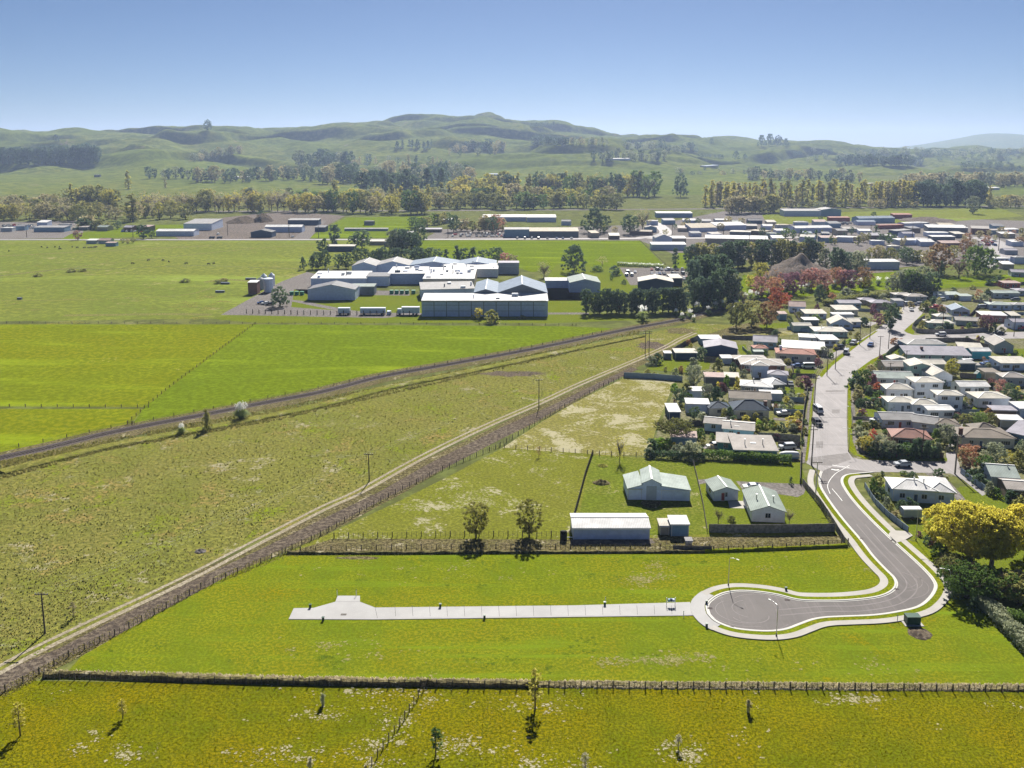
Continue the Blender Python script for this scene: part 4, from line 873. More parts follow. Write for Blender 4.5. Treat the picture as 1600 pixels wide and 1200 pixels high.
# ---- industrial sheds and town, far side
I = [('blue shed with pale roof at the left wrecking yard',(53,362.5,101,362.5,12,4.2,'mf',.8),'grey','blue'),
 ('pale blue workshop with white roof beside the main road',(244,369,303,369,14,4.4,'gx',1.4),'white','paleblue_shade'),
 ('large grey hangar shed with open right end near gravel heap',(287,360,331,360,34,6.4,'mf',2),'grey','paleblue_shade'),
 ('dark barn with black gable roof facing main road',(392,371,425,371,14,4.6,'gy',2),'dark','navy'),
 ('long silver glasshouse shed with ribbed white roof',(414,363,472,363,12,5,'gx',1.6),'white','steel'),
 ('navy blue shed with silver roof beyond the glasshouse shed',(450,352,498,352,12,5.2,'mf',.8),'grey','navy'),
 ('low long pale yard building inside square gravel compound',(538,361,606,361,5,2.2,'mf',.3),'grey','grey'),
 ('long blue shed with cream roof behind conifer row',(510,393,554,393,8,4,'mf',.5),'cream','navy'),
 ('small cream shed beside dark round trees at the main road',(577,383,600,383,7,3,'mf',.5),'cream','tan'),
 ('dark grey roofed house under large trees by main road',(600,385,624,385,10,3.2,'gy',2.0),'slate','slate'),
 ('small white roofed farmhouse left of red roofed houses',(135,381,151,381,7,2.8,'mf',.6),'white','grey'),
 ('red roofed farmhouse among garden hedges',(154,381,172,381,8,2.8,'gx',1.4),'pinkish','grey'),
 ('small blue shed in front of red roofed farmhouse',(165,385,181,385,5,2.8,'mf',.4),'pinkish','blue'),
 ('tiny field shelter at the foot of the left hill',(147,277,155,277,10,5,'mf',.5),'dark','slate'),
 ('long white roofed warehouse beyond main road',(754,346,822,346,16,4.6,'mf',1.6),'white','steel'),
 ('second white roofed warehouse right of the long one',(823,347,869,347,18,5,'mf',1.6),'white','steel'),
 ('blue walled showroom beside tan roofed depot',(788,371,827,371,14,7,'mf',.6),'grey','blue'),
 ('wide tan roofed depot facing the main road',(827,371,904,371,14,5.4,'mf',2),'tan','slate'),
 ('small grey roofed store among shrubs left of white warehouses',(655,363,690,363,8,2.8,'mf',.6),'lilac','brown'),
 ('white roofed blue store in front of the grassy corner',(1018,391,1072,391,9,4.4,'mf',1),'white','steel'),
 ('grey gable workshop behind white roofed blue store',(1024,381,1050,381,16,5,'gy',2.6),'grey','steel'),
 ('white fronted workshop right of grey gable workshop',(1038,380,1072,380,10,4,'mf',1),'white','tan'),
 ('brick bungalow with pale roof under tall dark trees',(984,367,1018,368,8,3.4,'gx',1.2),'tan','brown'),
 ('blue shop with small gable beside brick bungalow',(1008,363,1026,363,8,4.4,'gy',1.4),'grey','blue'),
 ('large blue and white store near the top of town road',(1026,340,1082,340,14,5,'mf',.8),'white','blue'),
 ('long shed with striped cream skylights beside the highway yards',(1080,363,1120,362,14,4,'mf',3),'tan','steel'),
 ('broad white roofed shed right of striped cream shed',(1119,360,1166,359,14,4.5,'mf',2),'white','steel'),
 ('very long white roofed warehouse above the dark shelterbelt',(1102,381,1200,383,13,4.6,'mf',1.6),'white','tan'),
 ('cream gable warehouse right of the long white one',(1140,368,1172,369,12,3.6,'hip',1.6),'cream','slate'),
 ('tan roofed hall among workshops',(1168,366,1196,368,10,3.6,'hip',1.6),'tan','brown'),
 ('long white roofed hall at centre of town yards',(1243,364,1300,363,14,4.4,'gx',1.6),'white','steel'),
 ('cream gabled building above the shelterbelt gap',(1249,378,1272,379,12,4.4,'gx',1.6),'cream','steel'),
 ('lilac blue building with white hip roof beside bare tree',(1306,378,1332,379,12,4.2,'hip',1.6),'white','paleblue_shade'),
 ('lavender walled building with red roof strip',(1283,379,1308,379,9,4,'mf',1),'pinkish','blue'),
 ('long grey packhouse on the grass beyond town',(1225,338,1283,338,18,6.2,'mf',1.2),'grey','steel'),
 ('tall grey gable packhouse at end of the long one',(1283,338,1314,338,22,7.4,'gy',1.8),'grey','blue'),
 ('dark red shed beside the grey packhouse yard',(1296,346,1328,346,8,4,'mf',.6),'red','red'),
 ('red barn at the edge of rough ground beyond town',(1396,342,1425,342,9,4.6,'mf',1),'red','red'),
 ('wide blue grey warehouse behind red containers',(1342,349,1398,348,14,5,'gx',1.8),'blue','blue'),
 ('pale blue warehouse left of wide blue grey warehouse',(1340,352,1368,352,12,3.6,'gx',1),'paleblue_shade' if False else 'blue','paleblue_shade'),
 ('long red container row beside pale warehouses',(1374,358,1412,357,6,3.6,'mf',.2),'red','red'),
 ('white dome roofed yard building right of red container row',(1413,357,1442,356,10,4,'arc',1.6),'white','steel'),
 ('dark garage row with flat roof in the middle of town',(1400,368,1424,366,8,4,'mf',.4),'grey','navy'),
 ('long white supermarket roof at right of town',(1450,362,1512,363,16,4,'mf',1.4),'white','slate'),
 ('white gabled store left of red awning',(1450,370,1485,370,10,3.6,'hip',1.4),'white','paleblue_shade'),
 ('store with bright red awning end',(1456,377,1492,377,8,3.8,'mf',.5),'white','slate'),
 ('brown brick workshop with pale roof by town road',(1517,366,1545,367,14,5.4,'mf',1.2),'warm','brick'),
 ('blue shop row beyond brick workshop',(1546,366,1576,366,8,3.6,'mf',.5),'warm','blue'),
 ('white roofed hall left of red awning store',(1404,383,1444,383,14,4,'hip',1.6),'white','steel'),
 ('cream striped hall above brown tree',(1419,383,1438,382,8,3.6,'mf',1.2),'tan','grey'),
 ('white striped hall right of cream striped hall',(1438,385,1460,385,8,3.6,'mf',1.6),'white','steel'),
 ('pink roofed shop behind big brown tree',(1471,387,1502,387,8,3.6,'mf',1.2),'pinkish','pinkish' if False else 'brick'),
 ('long school block with white roof above green lawn',(1352,421,1405,421,9,5,'mf',.7),'white','steel'),
 ('small white school annex behind the brown tree',(1419,408,1443,409,6,3.4,'mf',.4),'white','slate'),
 ('green grey roofed workshop left of long white hall',(1200,372,1216,372,8,4,'hip',1.2),'green','steel'),
 ('small white house at foot of the hills near pines',(497,270,505,270,10,3.6,'mf',1),'white','grey'),
 ('white farmhouse roof among trees below left hills',(366,279,390,279,12,3.4,'mf',1),'white','grey'),
 ('hill homestead with silver roofs on central slope',(952,252,985,252,18,4,'gx',2),'grey','steel'),
 ('long low farm building on the plain right of homestead',(1103,262,1123,262,16,4,'mf',1),'blue','slate'),
 ('blue barn on dry hillside above the poplars',(764,276,778,276,16,5,'mf',1.4),'blue','navy'),
 ('white roofed pair of farm sheds behind willow belt',(1540,297,1562,297,14,4,'mf',1),'white','grey'),
 ('small cream packhouse in the trees right of poplars',(1353,290,1366,290,14,4,'gx',1),'cream','tan')]
for lab, bl, rf, wl in I:
    building('workshop' if 'farm' not in lab and 'house' not in lab.split()[-1] else 'farm_building', lab, [bl], rf, wl, cat='building', win=0, ground=T if bl[1] < 304 else None)
# crowded town blocks between the named ones
for i, (x, y, w, rf, wl) in enumerate([(1020,352,16,'grey','steel'),(1046,351,18,'grey','blue'),(1078,349,22,'white','steel'),(1104,352,14,'slate','slate'),(1128,349,20,'white','grey'),(1152,352,16,'green','steel'),
  (1180,350,22,'slate','navy'),(1206,352,14,'cream','tan'),(1172,358,22,'warm','slate'),(1200,360,16,'white','steel'),(1225,357,20,'tan','grey'),(1222,366,18,'white','paleblue_shade'),(1252,352,22,'grey','steel'),(1282,353,20,'pinkish','grey'),
  (1305,356,18,'slate','blue'),(1330,363,22,'warm','slate'),(1352,366,20,'white','paleblue_shade'),(1316,368,16,'grey','tan'),(1340,376,22,'cream','tan'),(1368,375,24,'lilac','brown'),(1372,383,20,'white','steel'),(1394,376,14,'grey','grey'),
  (1420,372,18,'lilac','steel'),(1442,355,20,'white','grey'),(1430,364,16,'slate','brown'),(1480,357,24,'tan','slate'),(1500,372,16,'cream','slate'),(1560,360,18,'slate','blue'),(1582,364,20,'white','grey'),(1575,372,22,'white','tan'),
  (1088,370,16,'slate','steel'),(1066,362,14,'warm','tan'),(1120,372,16,'warm','steel'),(1216,380,18,'white','steel'),(1234,384,16,'pinkish','brick'),(1290,371,12,'slate','navy'),(1262,370,14,'blue','slate'),(1398,392,16,'cream','grey'),
  (10,362,18,'white','grey'),(32,360,14,'slate','blue'),(66,354,16,'white','steel'),(100,356,16,'grey','grey'),(130,360,14,'warm','slate'),(160,361,16,'green','tan'),(200,362,14,'lilac','brick'),(225,361,16,'pinkish','brown'),
  (500,362,16,'slate','navy'),(576,352,14,'slate','slate'),(640,371,12,'grey','brown'),(698,349,16,'white','grey'),(728,352,14,'cream','steel'),(884,352,14,'slate','steel'),(930,372,12,'tan','tan'),(960,374,16,'cream','brown'),
  (1590,385,18,'white','paleblue_shade'),(1580,398,20,'lilac','grey'),(1594,412,18,'grey','steel'),(1575,421,18,'white','tan')]):
    c = {'white':'white','grey':'grey','slate':'dark grey','cream':'cream','tan':'tan','warm':'stone coloured','lilac':'lilac','blue':'blue','green':'green','pinkish':'pink'}[rf]
    zone = 'in left wrecking yard' if x < 250 else 'between yard and depot' if x < 1000 else 'at right edge of town' if x > 1565 else 'in crowded town centre' if x > 1190 else 'beside upper town road'
    building('workshop', 'small %s roofed workshop %s' % (c, zone), [(x-w/2,y,x+w/2,y+rn(-.3,.3),rn(7,12),rn(3,4.4),RNG.choice(['gx','mf','hip','mf']),rn(.6,1.6))], rf, wl, short='town workshop', cat='building', win=0)
# ------------------------------------------------------------------ fences
def post_mesh(h, w, key={}):
    if (h, w) not in key: key[(h, w)] = MB().box(-w/2,-w/2,-.05,w/2,w/2,h).mesh('post', [M_POST])
    return key[(h, w)]
def wirefence(label, pts, step=3.4, batt=1, hgt=1.25, group=None, name='wire_fence', ground=None, pw=.16):
    Wp = resample([P(*q) for q in pts], step)
    if len(Wp) > 98: Wp = resample([P(*q) for q in pts], step*len(Wp)/96)
    r = thing(name, label, 'fence', Wp[0], 0, group)
    n = len(Wp)*(batt+1); pm, bm_ = post_mesh(hgt, pw), post_mesh(hgt-.15, pw*.45)
    for i, p in enumerate(Wp):
        obj('post', pm, r, p-Wp[0], rn(0, .5))
    mb = MB()
    for z in (.25,.5,.75,1.0): mb.tube([q-Wp[0]+Vector((0,0,z*hgt/1.25)) for q in Wp], .012, 3, cap=False)
    if batt:
        for a, b in zip(Wp, Wp[1:]):
            for k in range(1, batt+1):
                c = a-Wp[0]+(b-a)*k/(batt+1); mb.box(c.x-.03, c.y-.03, .05, c.x+.03, c.y+.03, hgt-.12)
    mb.build('wire', M_POST, r); return r
wirefence('long post and wire fence along ditch in front of the new lots', [(69,1061),(300,1067.5),(500,1071.5),(800,1075.5),(1200,1077),(1640,1083)], 2.4, 2)
wirefence('wire fence slanting down through the foreground pasture', [(669,1070),(655,1088),(628,1130),(600,1168),(570,1212)], 1.7, 0, pw=.11)
wirefence('wire fence beside the brown soil strip, lower stretch', [(-20,1094),(47,1062),(107,1027),(200,983.5),(312,921),(441,866)], 2.6, 2)
wirefence('wire fence beside the brown soil strip, middle stretch', [(441,866),(503,836),(594,784),(687,737),(780,699)], 2.6, 2)
wirefence('wire fence beside the brown soil strip, upper stretch', [(782,697),(881,636),(944,603),(975,590)], 3.5, 1)
wirefence('post and wire fence on bank above the new lots', [(446,864),(600,859),(900,858),(1108,859)], 3.0, 2)
wirefence('post and rail fence left of the long pale shed under two willows', [(522,841),(700,838),(890,838)], 3.0, 2)
wirefence('wire fence right of small pen below the paling fence', [(1115,862),(1210,859),(1325,850)], 3.0, 2)
wirefence('wire fence between the two dry paddocks', [(788,700),(880,707),(970,713),(1010,713)], 3.2, 1)
wirefence('post fence running down beside the barn paddock', [(926,710),(915,742),(906,776),(896,812)], 1.5, 0, pw=.2)
wirefence('fence dividing the two bright paddocks beyond railway', [(398,507),(330,557),(265,606),(228,636),(200,662)], 4, 0, pw=.17, hgt=1.1)
wirefence('fence between stacked bright paddocks at left edge', [(-10,636),(100,636.5),(232,637)], 5, 0, pw=.17, hgt=1.1)
wirefence('long fence along the far side of bright paddocks', [(-10,505.5),(300,506),(600,506.5),(900,509)], 6, 0, pw=.17, hgt=1.1)
wirefence('fence on railway embankment beside bright paddocks', [(-10,706),(100,685),(200,664),(330,640),(480,611),(640,579),(800,549),(940,520)], 6, 0, pw=.17, hgt=1.1)
wirefence('wooden cattle yard gate at the paddock corner', [(199,664),(210,664)], 1.2, 1, name='gate')
wirefence('fence around the far green paddock right side', [(1000,377),(1020,395),(1040,414)], 5, 0, pw=.17, hgt=1.1)
wirefence('factory boundary fence along access track', [(385,490),(470,492),(640,493)], 3.2, 0, pw=.35, hgt=2.2)
def solidfence(label, pts, h, mat, name='paling_fence', cap=None, ph=0, group=None, cat='fence'):
    Wp = resample([P(*q) for q in pts], 2.6); r = thing(name, label, cat, Wp[0], 0, group); mb = MB()
    for i, (a, b) in enumerate(zip(Wp, Wp[1:])):
        a, b = a-Wp[0], b-Wp[0]; t = (b-a).normalized(); dz = rn(-.05, .05)
        n = max(1, int((b-a).length/.32))
        for k in range(n):
            p, q = a+(b-a)*k/n, a+(b-a)*(k+.96)/n; z = h+dz+rn(-.03, .03); mb.bar((p.x,p.y,z/2), (q.x,q.y,z/2), .05, z)
    mb.build('panel', mat, r)
    pm = post_mesh(h-.03, .12)
    for p in Wp[:98]: obj('post', pm, r, p-Wp[0]+Vector((0,.07,0)))
    return r
solidfence('grey paling fence below the green roofed farm house', [(1108,832),(1200,833),(1304,831)], 1.9, M_WOODF)
solidfence('paling fence curving beside the new footpath', [(1254,758),(1262,768),(1284,794),(1304,826),(1320,852)], 1.7, M_WOODF)
solidfence('dark fence strip between barn paddock and lawn', [(1083,724),(1090,752),(1098,788),(1105,832)], .9, M_WOODD)
solidfence('blue grey fence at the end of the parched paddock', [(975,590),(1020,592),(1066,596)], 1.9, M_BLUEF)
solidfence('dark fence slanting beside gravel track up to the dark workshop', [(1050,552),(1070,540),(1092,530)], 1.9, M_WOODD)
solidfence('dark fence behind the white lean-to and purple roofed house', [(1128,530),(1180,531),(1215,529)], 1.7, M_WOODD)
solidfence('tall street boundary fence on west side, lower part', [(1250,757),(1251,722),(1252,705)], 1.6, M_WOODF)
solidfence('tall street boundary fence on west side, upper part', [(1252,686),(1254,662),(1257,636),(1262,612)], 1.7, M_WOODF)
solidfence('grey paling fence between pale blue and teal houses', [(1185,685),(1220,687),(1250,690)], 1.8, M_WOODF)
solidfence('dark low fence beside teal walled house', [(1216,697),(1250,699)], 1.5, M_WOODD)
solidfence('blue fence above sunny front lawn of navy roofed house', [(1209,646),(1255,649)], 1.7, M_BLUEF)
solidfence('blue fence between lawn and silver hedge', [(1233,628),(1256,629)], 1.7, M_BLUEF)
solidfence('long blue steel fence curving beside the footpath and bright white house', [(1351,762),(1366,787),(1388,809),(1405,822),(1419,833)], 1.4, M_BLUEF)
solidfence('blue railing fence dropping right from the power pole', [(1501,740),(1522,757),(1546,772)], 1.5, M_BLUEF)
solidfence('curved paling fence around the corner block', [(1445,498),(1430,507),(1425,514),(1432,520),(1460,521.5),(1500,521),(1544,518)], 1.9, M_WOODF)
solidfence('paling fence across side road behind blue hip-roofed house', [(1412,541),(1424,536),(1440,535)], 1.4, M_WOODD)
solidfence('paling fence facing side road above long turquoise house', [(1446,535),(1486,534),(1512,534)], 1.8, M_WOODF)
solidfence('paling fence sloping right towards beige gable house', [(1512,534),(1530,541),(1552,548)], 1.8, M_WOODD)
solidfence('dark hedge-topped fence curving at inside of street bend', [(1408,540),(1392,550),(1382,560),(1378,566)], 1.6, M_WOODD)
solidfence('long dark fence at the park edge on right', [(1540,446),(1570,447),(1620,444)], 1.9, M_WOODD)
solidfence('low paling fence beside the red tiled house driveway', [(1236,589),(1274,590)], 1.4, M_WOODD)
solidfence('dark fence at foot of terracotta house garden', [(1342,707),(1400,713),(1474,716)], 1.5, M_WOODD)
solidfence('slatted fence right of cobalt shed', [(1500,590),(1525,592)], 1.8, M_WOODD)
solidfence('grey fence along the cyan garage driveway', [(1535,568),(1570,569)], 1.6, M_WOODF)
solidfence('grey fence slanting at right edge beside cream roofed cottage', [(1580,630),(1600,640),(1620,651)], 1.6, M_WOODF)
solidfence('picket fence along the small front lawns', [(1330,640),(1332,655),(1385,657)], .9, M_WOODF)
solidfence('timber pen wall around the pump box', [(1052,860),(1080,861),(1112,861)], 1.1, M_WOODD)

for i, (x0, y0, x1, y1) in enumerate([(1150,657,1125,660),(1098,664,1060,668),(1110,640,1145,641),(1075,610,1140,612),(1100,565,1150,566),(1160,546,1176,560),(1200,606,1226,606),(1236,570,1240,585),(1230,515,1268,520),(1250,504,1240,490),(1300,498,1300,520),
  (1340,486,1375,488),(1368,483,1400,486),(1345,615,1382,616),(1500,648,1530,648),(1495,604,1500,630),(1545,600,1560,622),(1480,604,1500,604),(1500,660,1545,658),(1590,655,1560,668),(1520,577,1562,578),(1445,486,1485,484),(1515,496,1530,480),(1570,492,1600,492),(1520,472,1550,474),(1447,470,1465,472)]):
    hx, hy, sn, _ = min(HOUSES, key=lambda q: (q[0]-(x0+x1)/2)**2+((q[1]-(y0+y1)/2)*1.8)**2)
    solidfence('garden boundary fence near the %s' % sn, [(x0,y0),((x0+x1)/2,(y0+y1)/2+.3),(x1,y1)], rn(1.3,1.7), [M_WOODF, M_WOODD, M_BLUEF][i % 3])
# ------------------------------------------------------------------ power poles and street lamps
POLES = {}
def pole(label, px, py, hm, arms=1, mat=None, rz=0, key=None, r0=.16):
    p = P(px, py); r = thing('power_pole', label, 'power pole', p, rz)
    MB().tube([(0,0,-.1),(0,0,hm)], [r0, r0*.65], 7).build('pole', mat or M_POST, r)
    for k in range(arms):
        z = hm-.25-.9*k; mb = MB().box(-1.1,-.08,z,1.1,.08,z+.14)
        mb.build('crossarm', M_POST, r); mb = MB()
        for x in (-1,-.5,.5,1): mb.tube([(x,0,z+.14),(x,0,z+.34)], .05, 5)
        mb.build('insulator', M_WIN, r)
    if key: POLES[key] = (p, hm, rz)
    return r
pole('power pole at left edge beside the gravel track', 70.5, 990, 7.2, key='a')
pole('power pole half way up the gravel track', 577, 752, 7.0, key='b')
pole('power pole far up gravel track near the dark soil patch', 842, 637, 9, key='c')
pole('left pole of the dark pair near the bare patch', 1008, 553, 9.2, 2); pole('right pole of the dark pair near the bare patch', 1014, 553, 9.2, 2)
pole('tallest pole at the street corner above new road', 1268, 727, 10.5, 2, key='s1', r0=.2)
pole('pale pole beside the road bend below the corner', 1274, 780, 9.0, 1, M_STEEL, key='s0')
pole('street power pole beside upper west footpath', 1272, 640, 11, 2, key='s2'); pole('street power pole at the street kink', 1292, 587, 10, 2, key='s3')
for i, (x, y, hh) in enumerate([(1305,577,8),(1319,549,8),(1343,539,8.5),(1359,529,9),(1383,502,9)]): pole('power pole lining the west side of upper street', x, y, hh, 1, key='u%d' % i)
for x, y, hh in [(1374,557,8),(1388,545,8),(1437,483,7),(1412,484,7)]: pole('thin pole on the outer side of street bend', x, y, hh, 1)
pole('thick wooden pole beside blue railing fence', 1492, 741, 10, 1, M_BARKP, key='e1', r0=.22); pole('grey pole in front of the dark garden trees', 1440, 717, 8.5, 1, key='e2')
for x, y, hh in [(1472,520,9),(1584,526,9),(1415,577,7),(1390,593,6)]: pole('slender pole among the east side houses', x, y, hh, 1)
for x, y in [(42,371),(208,371),(356,368),(452,371),(498,372),(700,371),(1050,368),(1130,372),(1170,384),(1240,366),(1300,378),(1360,371),(1425,372),(1508,372),(1527,400),(1560,392)]: pole('distant power pole along the main road and town', x, y, 11, 1, r0=.3)
def wires(label, a, b, n=3):
    (p, h1, _), (q, h2, _) = POLES[a], POLES[b]; r = None; mb = MB(); t = (q-p).normalized(); sd_ = Vector((-t.y, t.x, 0))
    for o in [(-1, 0, 1), (-1, -.33, .33, 1)][n == 4]:
        pts = []
        for k in range(13):
            f_ = k/12; z = (h1*(1-f_)+h2*f_)+.05-4*f_*(1-f_)*(q-p).length*.012; pts.append((p*(1-f_)+q*f_)+sd_*o+Vector((0,0,z))-p)
        mb.tube(pts, .016 if a[0] == 's' else .004, 3, cap=False)
    o = mb.build('power_line', simple('wire_metal', (.35,.35,.36), .4, .5), None, False, p); tag(o, label, 'power line')
wires('power lines from tall corner pole up the street', 's1', 's2', 4); wires('power lines between street poles beside parked cars', 's2', 's3', 4)
wires('power lines from corner pole to the pale pole', 's1', 's0'); wires('power lines over the rough pasture, lower span', 'a', 'b'); wires('power lines over the rough pasture, upper span', 'b', 'c')
wires('power lines rising from the street kink', 's3', 'u1'); wires('power lines along the upper street', 'u2', 'u3'); wires('power lines at the top of street', 'u3', 'u4')
def lamp(label, px, py, hm, rz, old=False):
    p = P(px, py); r = thing('street_lamp', label, 'street lamp', (p.x, p.y, .1), rz)
    MB().tube([(0,0,0),(0,0,hm*.8),(.0,0,hm*.92),(.25,0,hm*.98),(.8,0,hm+.05),(1.5,0,hm+.1)], [.075,.055,.045,.04,.035,.03], 8).build('pole', M_STEEL, r, True)
    MB().tube([(0,0,0),(0,0,.35)], .14, 8).build('base', M_POST, r)
    MB().box(1.45,-.1,hm+.05,1.95,.1,hm+.13).box(1.5,-.07,hm+.02,1.9,.07,hm+.055,1).build('lamp_head', [M_WIN, M_GLASS], r); return r
lamp('street lamp on the far side of turning circle', 1138, 915.5, 5.6, -.8); lamp('street lamp on the near side of turning circle', 1213, 995, 5.7, 2.2)
lamp('street lamp at the outside of road bend near dark trees', 1482, 934.5, 5.4, math.pi*.95); lamp('street lamp beside the yellow willow', 1431, 845, 7.2, math.pi)
for x, y in [(1332,706),(1337,670),(1341,622),(1345,600)]: lamp('street lamp on east footpath of the old street', x-6, y, 6.5, math.pi)
# ------------------------------------------------------------------ utility boxes and small things
def box_thing(name, label, cat, px, py, w, d, hh, mat, top=None, z=0.05):
    p = P(px, py); r = thing(name, label, cat, (p.x, p.y, z))
    MB().box(-w/2,-d/2,0,w/2,d/2,hh).build('cabinet', mat, r)
    MB().box(-w/2-.05,-d/2-.05,hh,w/2+.05,d/2+.05,hh+.07).build('lid', top or mat, r)
    MB().box(-w*.4,-d/2-.03,hh*.12,-.03,-d/2+.01,hh*.9).box(.03,-d/2-.03,hh*.12,w*.4,-d/2+.01,hh*.9).build('door', mat, r); return r
GREENM = simple('dark_green_paint', (.035,.085,.06), .4)
box_thing('transformer_cabinet', 'large dark green transformer cabinet beside outer footpath', 'utility box', 1425, 974, 2.3, 1.4, 1.4, GREENM)
MB().box(-1.6,-1.1,0,1.6,1.1,.12).build('slab', M_PATH, None, False, P(1425,974)).__setitem__('kind', 'structure')
for x, y in [(1104,980),(1228,923),(485,950),(505,970),(688,949),(757,967),(945,946),(1104,944)]:
    box_thing('utility_box', 'small green service box beside the concrete drive' if x < 1060 else 'small green service box beside turning circle path', 'utility box', x, y, .36, .32, .6, GREENM)
for x, y in [(1402,971),(1068,965),(946,943),(527,931),(557,931)]:
    p = P(x, y); r = thing('marker_post', 'short white survey marker post on new lots', 'post', p); MB().box(-.05,-.05,0,.05,.05,1.1).build('post', M_WIN, r); MB().box(-.055,-.055,1.1,.055,.055,1.25).build('cap', GREENM, r)
# mailbox cluster with frame at the drive end
p = P(1048,947); r = thing('mailbox_stand', 'stand of mailboxes with white posts at the drive end', 'mailboxes', (p.x, p.y, .15))
for x in (-.75, .75): MB().box(x-.05,-.05,0,x+.05,.05,1.5).build('post', M_WIN, r)
for k, x in enumerate((-.35, .05, .45)): MB().box(x-.17,-.2,.75+.1*(k % 2),x+.17,.2,1.2+.1*(k % 2)).build('mailbox', [wallm('blue'), wallm('navy'), wallm('steel')][k], r)
MB().box(-.8,-.03,.68,.8,.03,.75).build('rail', M_WIN, r)
p = P(1075,1000); 
# black round water tank
p = P(880.5,843); r = thing('water_tank', 'round black water tank left of the long pale shed', 'water tank', p)
MB().tube([(0,0,0),(0,0,1.75)], .72, 20).build('tank', M_RUB, r, True); MB().tube([(0,0,1.75),(0,0,1.95)], [.70,.2], 20).build('lid', M_RUB, r, True)
MB().tube([(.7,0,.5),(1.9,0,.5)], .09, 8).build('pipe', M_WIN, r)
# manhole, dirt patch with rocks
def pile(name, label, cat, px, py, w, d, hh, mat, n=18, ground=None, tagit=True):
    p = (ground or P)(px, py); mb = MB(); NR, NA = 9, n*2
    vs = [(0,0,hh)]
    for i in range(1, NR+1):
        for k in range(NA):
            a = 6.283*k/NA; q = i/NR; nz = noise.noise(Vector((math.cos(a)*q*3+px, math.sin(a)*q*3, hh)))*.35+noise.noise(Vector((math.cos(a)*q*9+px, math.sin(a)*q*9, hh)))*.18
            vs.append((math.cos(a)*q*w/2*(1+nz*.3), math.sin(a)*q*d/2*(1+nz*.3), max(-.05, hh*(1-q**1.4)*(1+nz)) if i < NR else -.1))
    fs = [(0, 1+k, 1+(k+1) % NA) for k in range(NA)]+[(1+(i-1)*NA+k, 1+i*NA+k, 1+i*NA+(k+1) % NA, 1+(i-1)*NA+(k+1) % NA) for i in range(1, NR) for k in range(NA)]
    o = mb.add(vs, fs).build(name, mat, None, True, p); return tag(o, label, cat)
pile('dirt_mound', 'low brown dirt mound on grass below the transformer cabinet', 'mound', 1437, 990, 4.2, 4.5, .35, M_SOIL)
pile('rubble_heap', 'small heap of pale rubble beside the gravel track', 'rubble', 313, 862, 2.6, 2.2, .6, M_GRAVEL)
pile('gravel_mound', 'big grey gravel mound behind the pink trees', 'mound', 1250, 428, 40, 60, 10.5, M_DIRTY)
pile('gravel_mound', 'dark gravel heap in the yard beside grey hangar', 'mound', 380, 347, 34, 50, 6, M_SOIL); pile('gravel_mound', 'round dark heap under trees beyond hangar yard', 'mound', 411, 346, 22, 40, 9, M_SOIL)
pile('soil_mound', 'long dirt mound at far right beyond town', 'mound', 1450, 345, 60, 60, 4, M_DIRTY)
pile('brush_heap', 'heap of dead branches in the barn paddock', 'heap', 940, 755, 4.5, 3.5, .9, M_BANK)
pile('brush_heap', 'smaller weedy mound near the paddock corner gate', 'heap', 942, 728, 3, 3, .5, M_ROUGH)
for x, y, w, d, c in [(800,584,26,9,M_SOIL),(1020,540,14,18,M_SOIL),(1063,517,14,18,M_BANK),(560,872,10,1.5,M_BANK),(995,771,5,8,M_BANK)]:
    p = P(x, y); pts = [(p.x+math.cos(a)*w/2*rn(.6,1.1), p.y+math.sin(a)*d/2*rn(.6,1.1)) for a in [6.283*k/26 for k in range(26)]]
    flat('bare_patch', pts, c, .048, px=False)
# factory yard: tanks, bins, trailers
def cyl(name, label, cat, px, py, rad, hh, mat, cone=0):
    p = P(px, py); r = thing(name, label, cat, p); MB().tube([(0,0,0),(0,0,hh)], rad, 16).build('shell', mat, r, False)
    MB().tube([(0,0,hh),(0,0,hh+(cone or .3))], [rad*1.02, rad*.1], 16).build('top', mat, r); return r
cyl('silo', 'white square-shouldered silo beside red brown plant', 'silo', 420, 456, 2.6, 7.5, wallm('paleblue_shade'), .6)
cyl('silo', 'dark green tank behind the white silo', 'silo', 408, 452, 2, 6, wallm('slate'), 1); cyl('silo', 'white cone topped silo at the yard back', 'silo', 425, 446, 1.8, 6, wallm('white'), 1.6)
cyl('silo', 'second cone topped silo at the yard back', 'silo', 413, 446, 1.8, 5.5, wallm('white'), 1.6)
s('rust red feed plant tower with white hopper', [(388,460,402,460,6,6.5,'mf',.4)], 'white', 'brick', 'red plant tower', name='plant_tower', cat='tower')
for x, w in [(456,5),(464,6),(472,5),(612,5),(620,5),(628,6),(636,5),(646,5)]: box_thing('skip_bin', 'green skip bin in the factory yard', 'bin', x, 461 if x < 500 else 459, 2.0, 2, 1.9, simple('bin_green', (.03,.22,.12), .5))
for i, (x, w, c, lab) in enumerate([(538,5.6,'paleblue_shade','short white trailer parked on the factory drive'),(583,12,'paleblue_shade','long white freight trailer on factory drive'),(608,1.8,'paleblue_shade','small white box beside the long freight trailer')]):
    p = P(x, 491.5); r = thing('freight_trailer' if i < 2 else 'storage_box', label=lab, cat='trailer' if i < 2 else 'box', loc=p)
    MB().box(-w/2,-1.2,.9 if i < 2 else 0,w/2,1.2,3.4 if i < 2 else 1.8).build('cargo_box', wallm(c), r); MB().box(-w/2,-1,.6,w/2,1,.9).build('chassis', M_RUB, r)
    for q in (-.35, .35):
        for yy in (-1.1, .85): MB().tube([(w*q,yy,.45),(w*q,yy+.3,.45)], .45, 10).build('wheel', M_RUB, r)
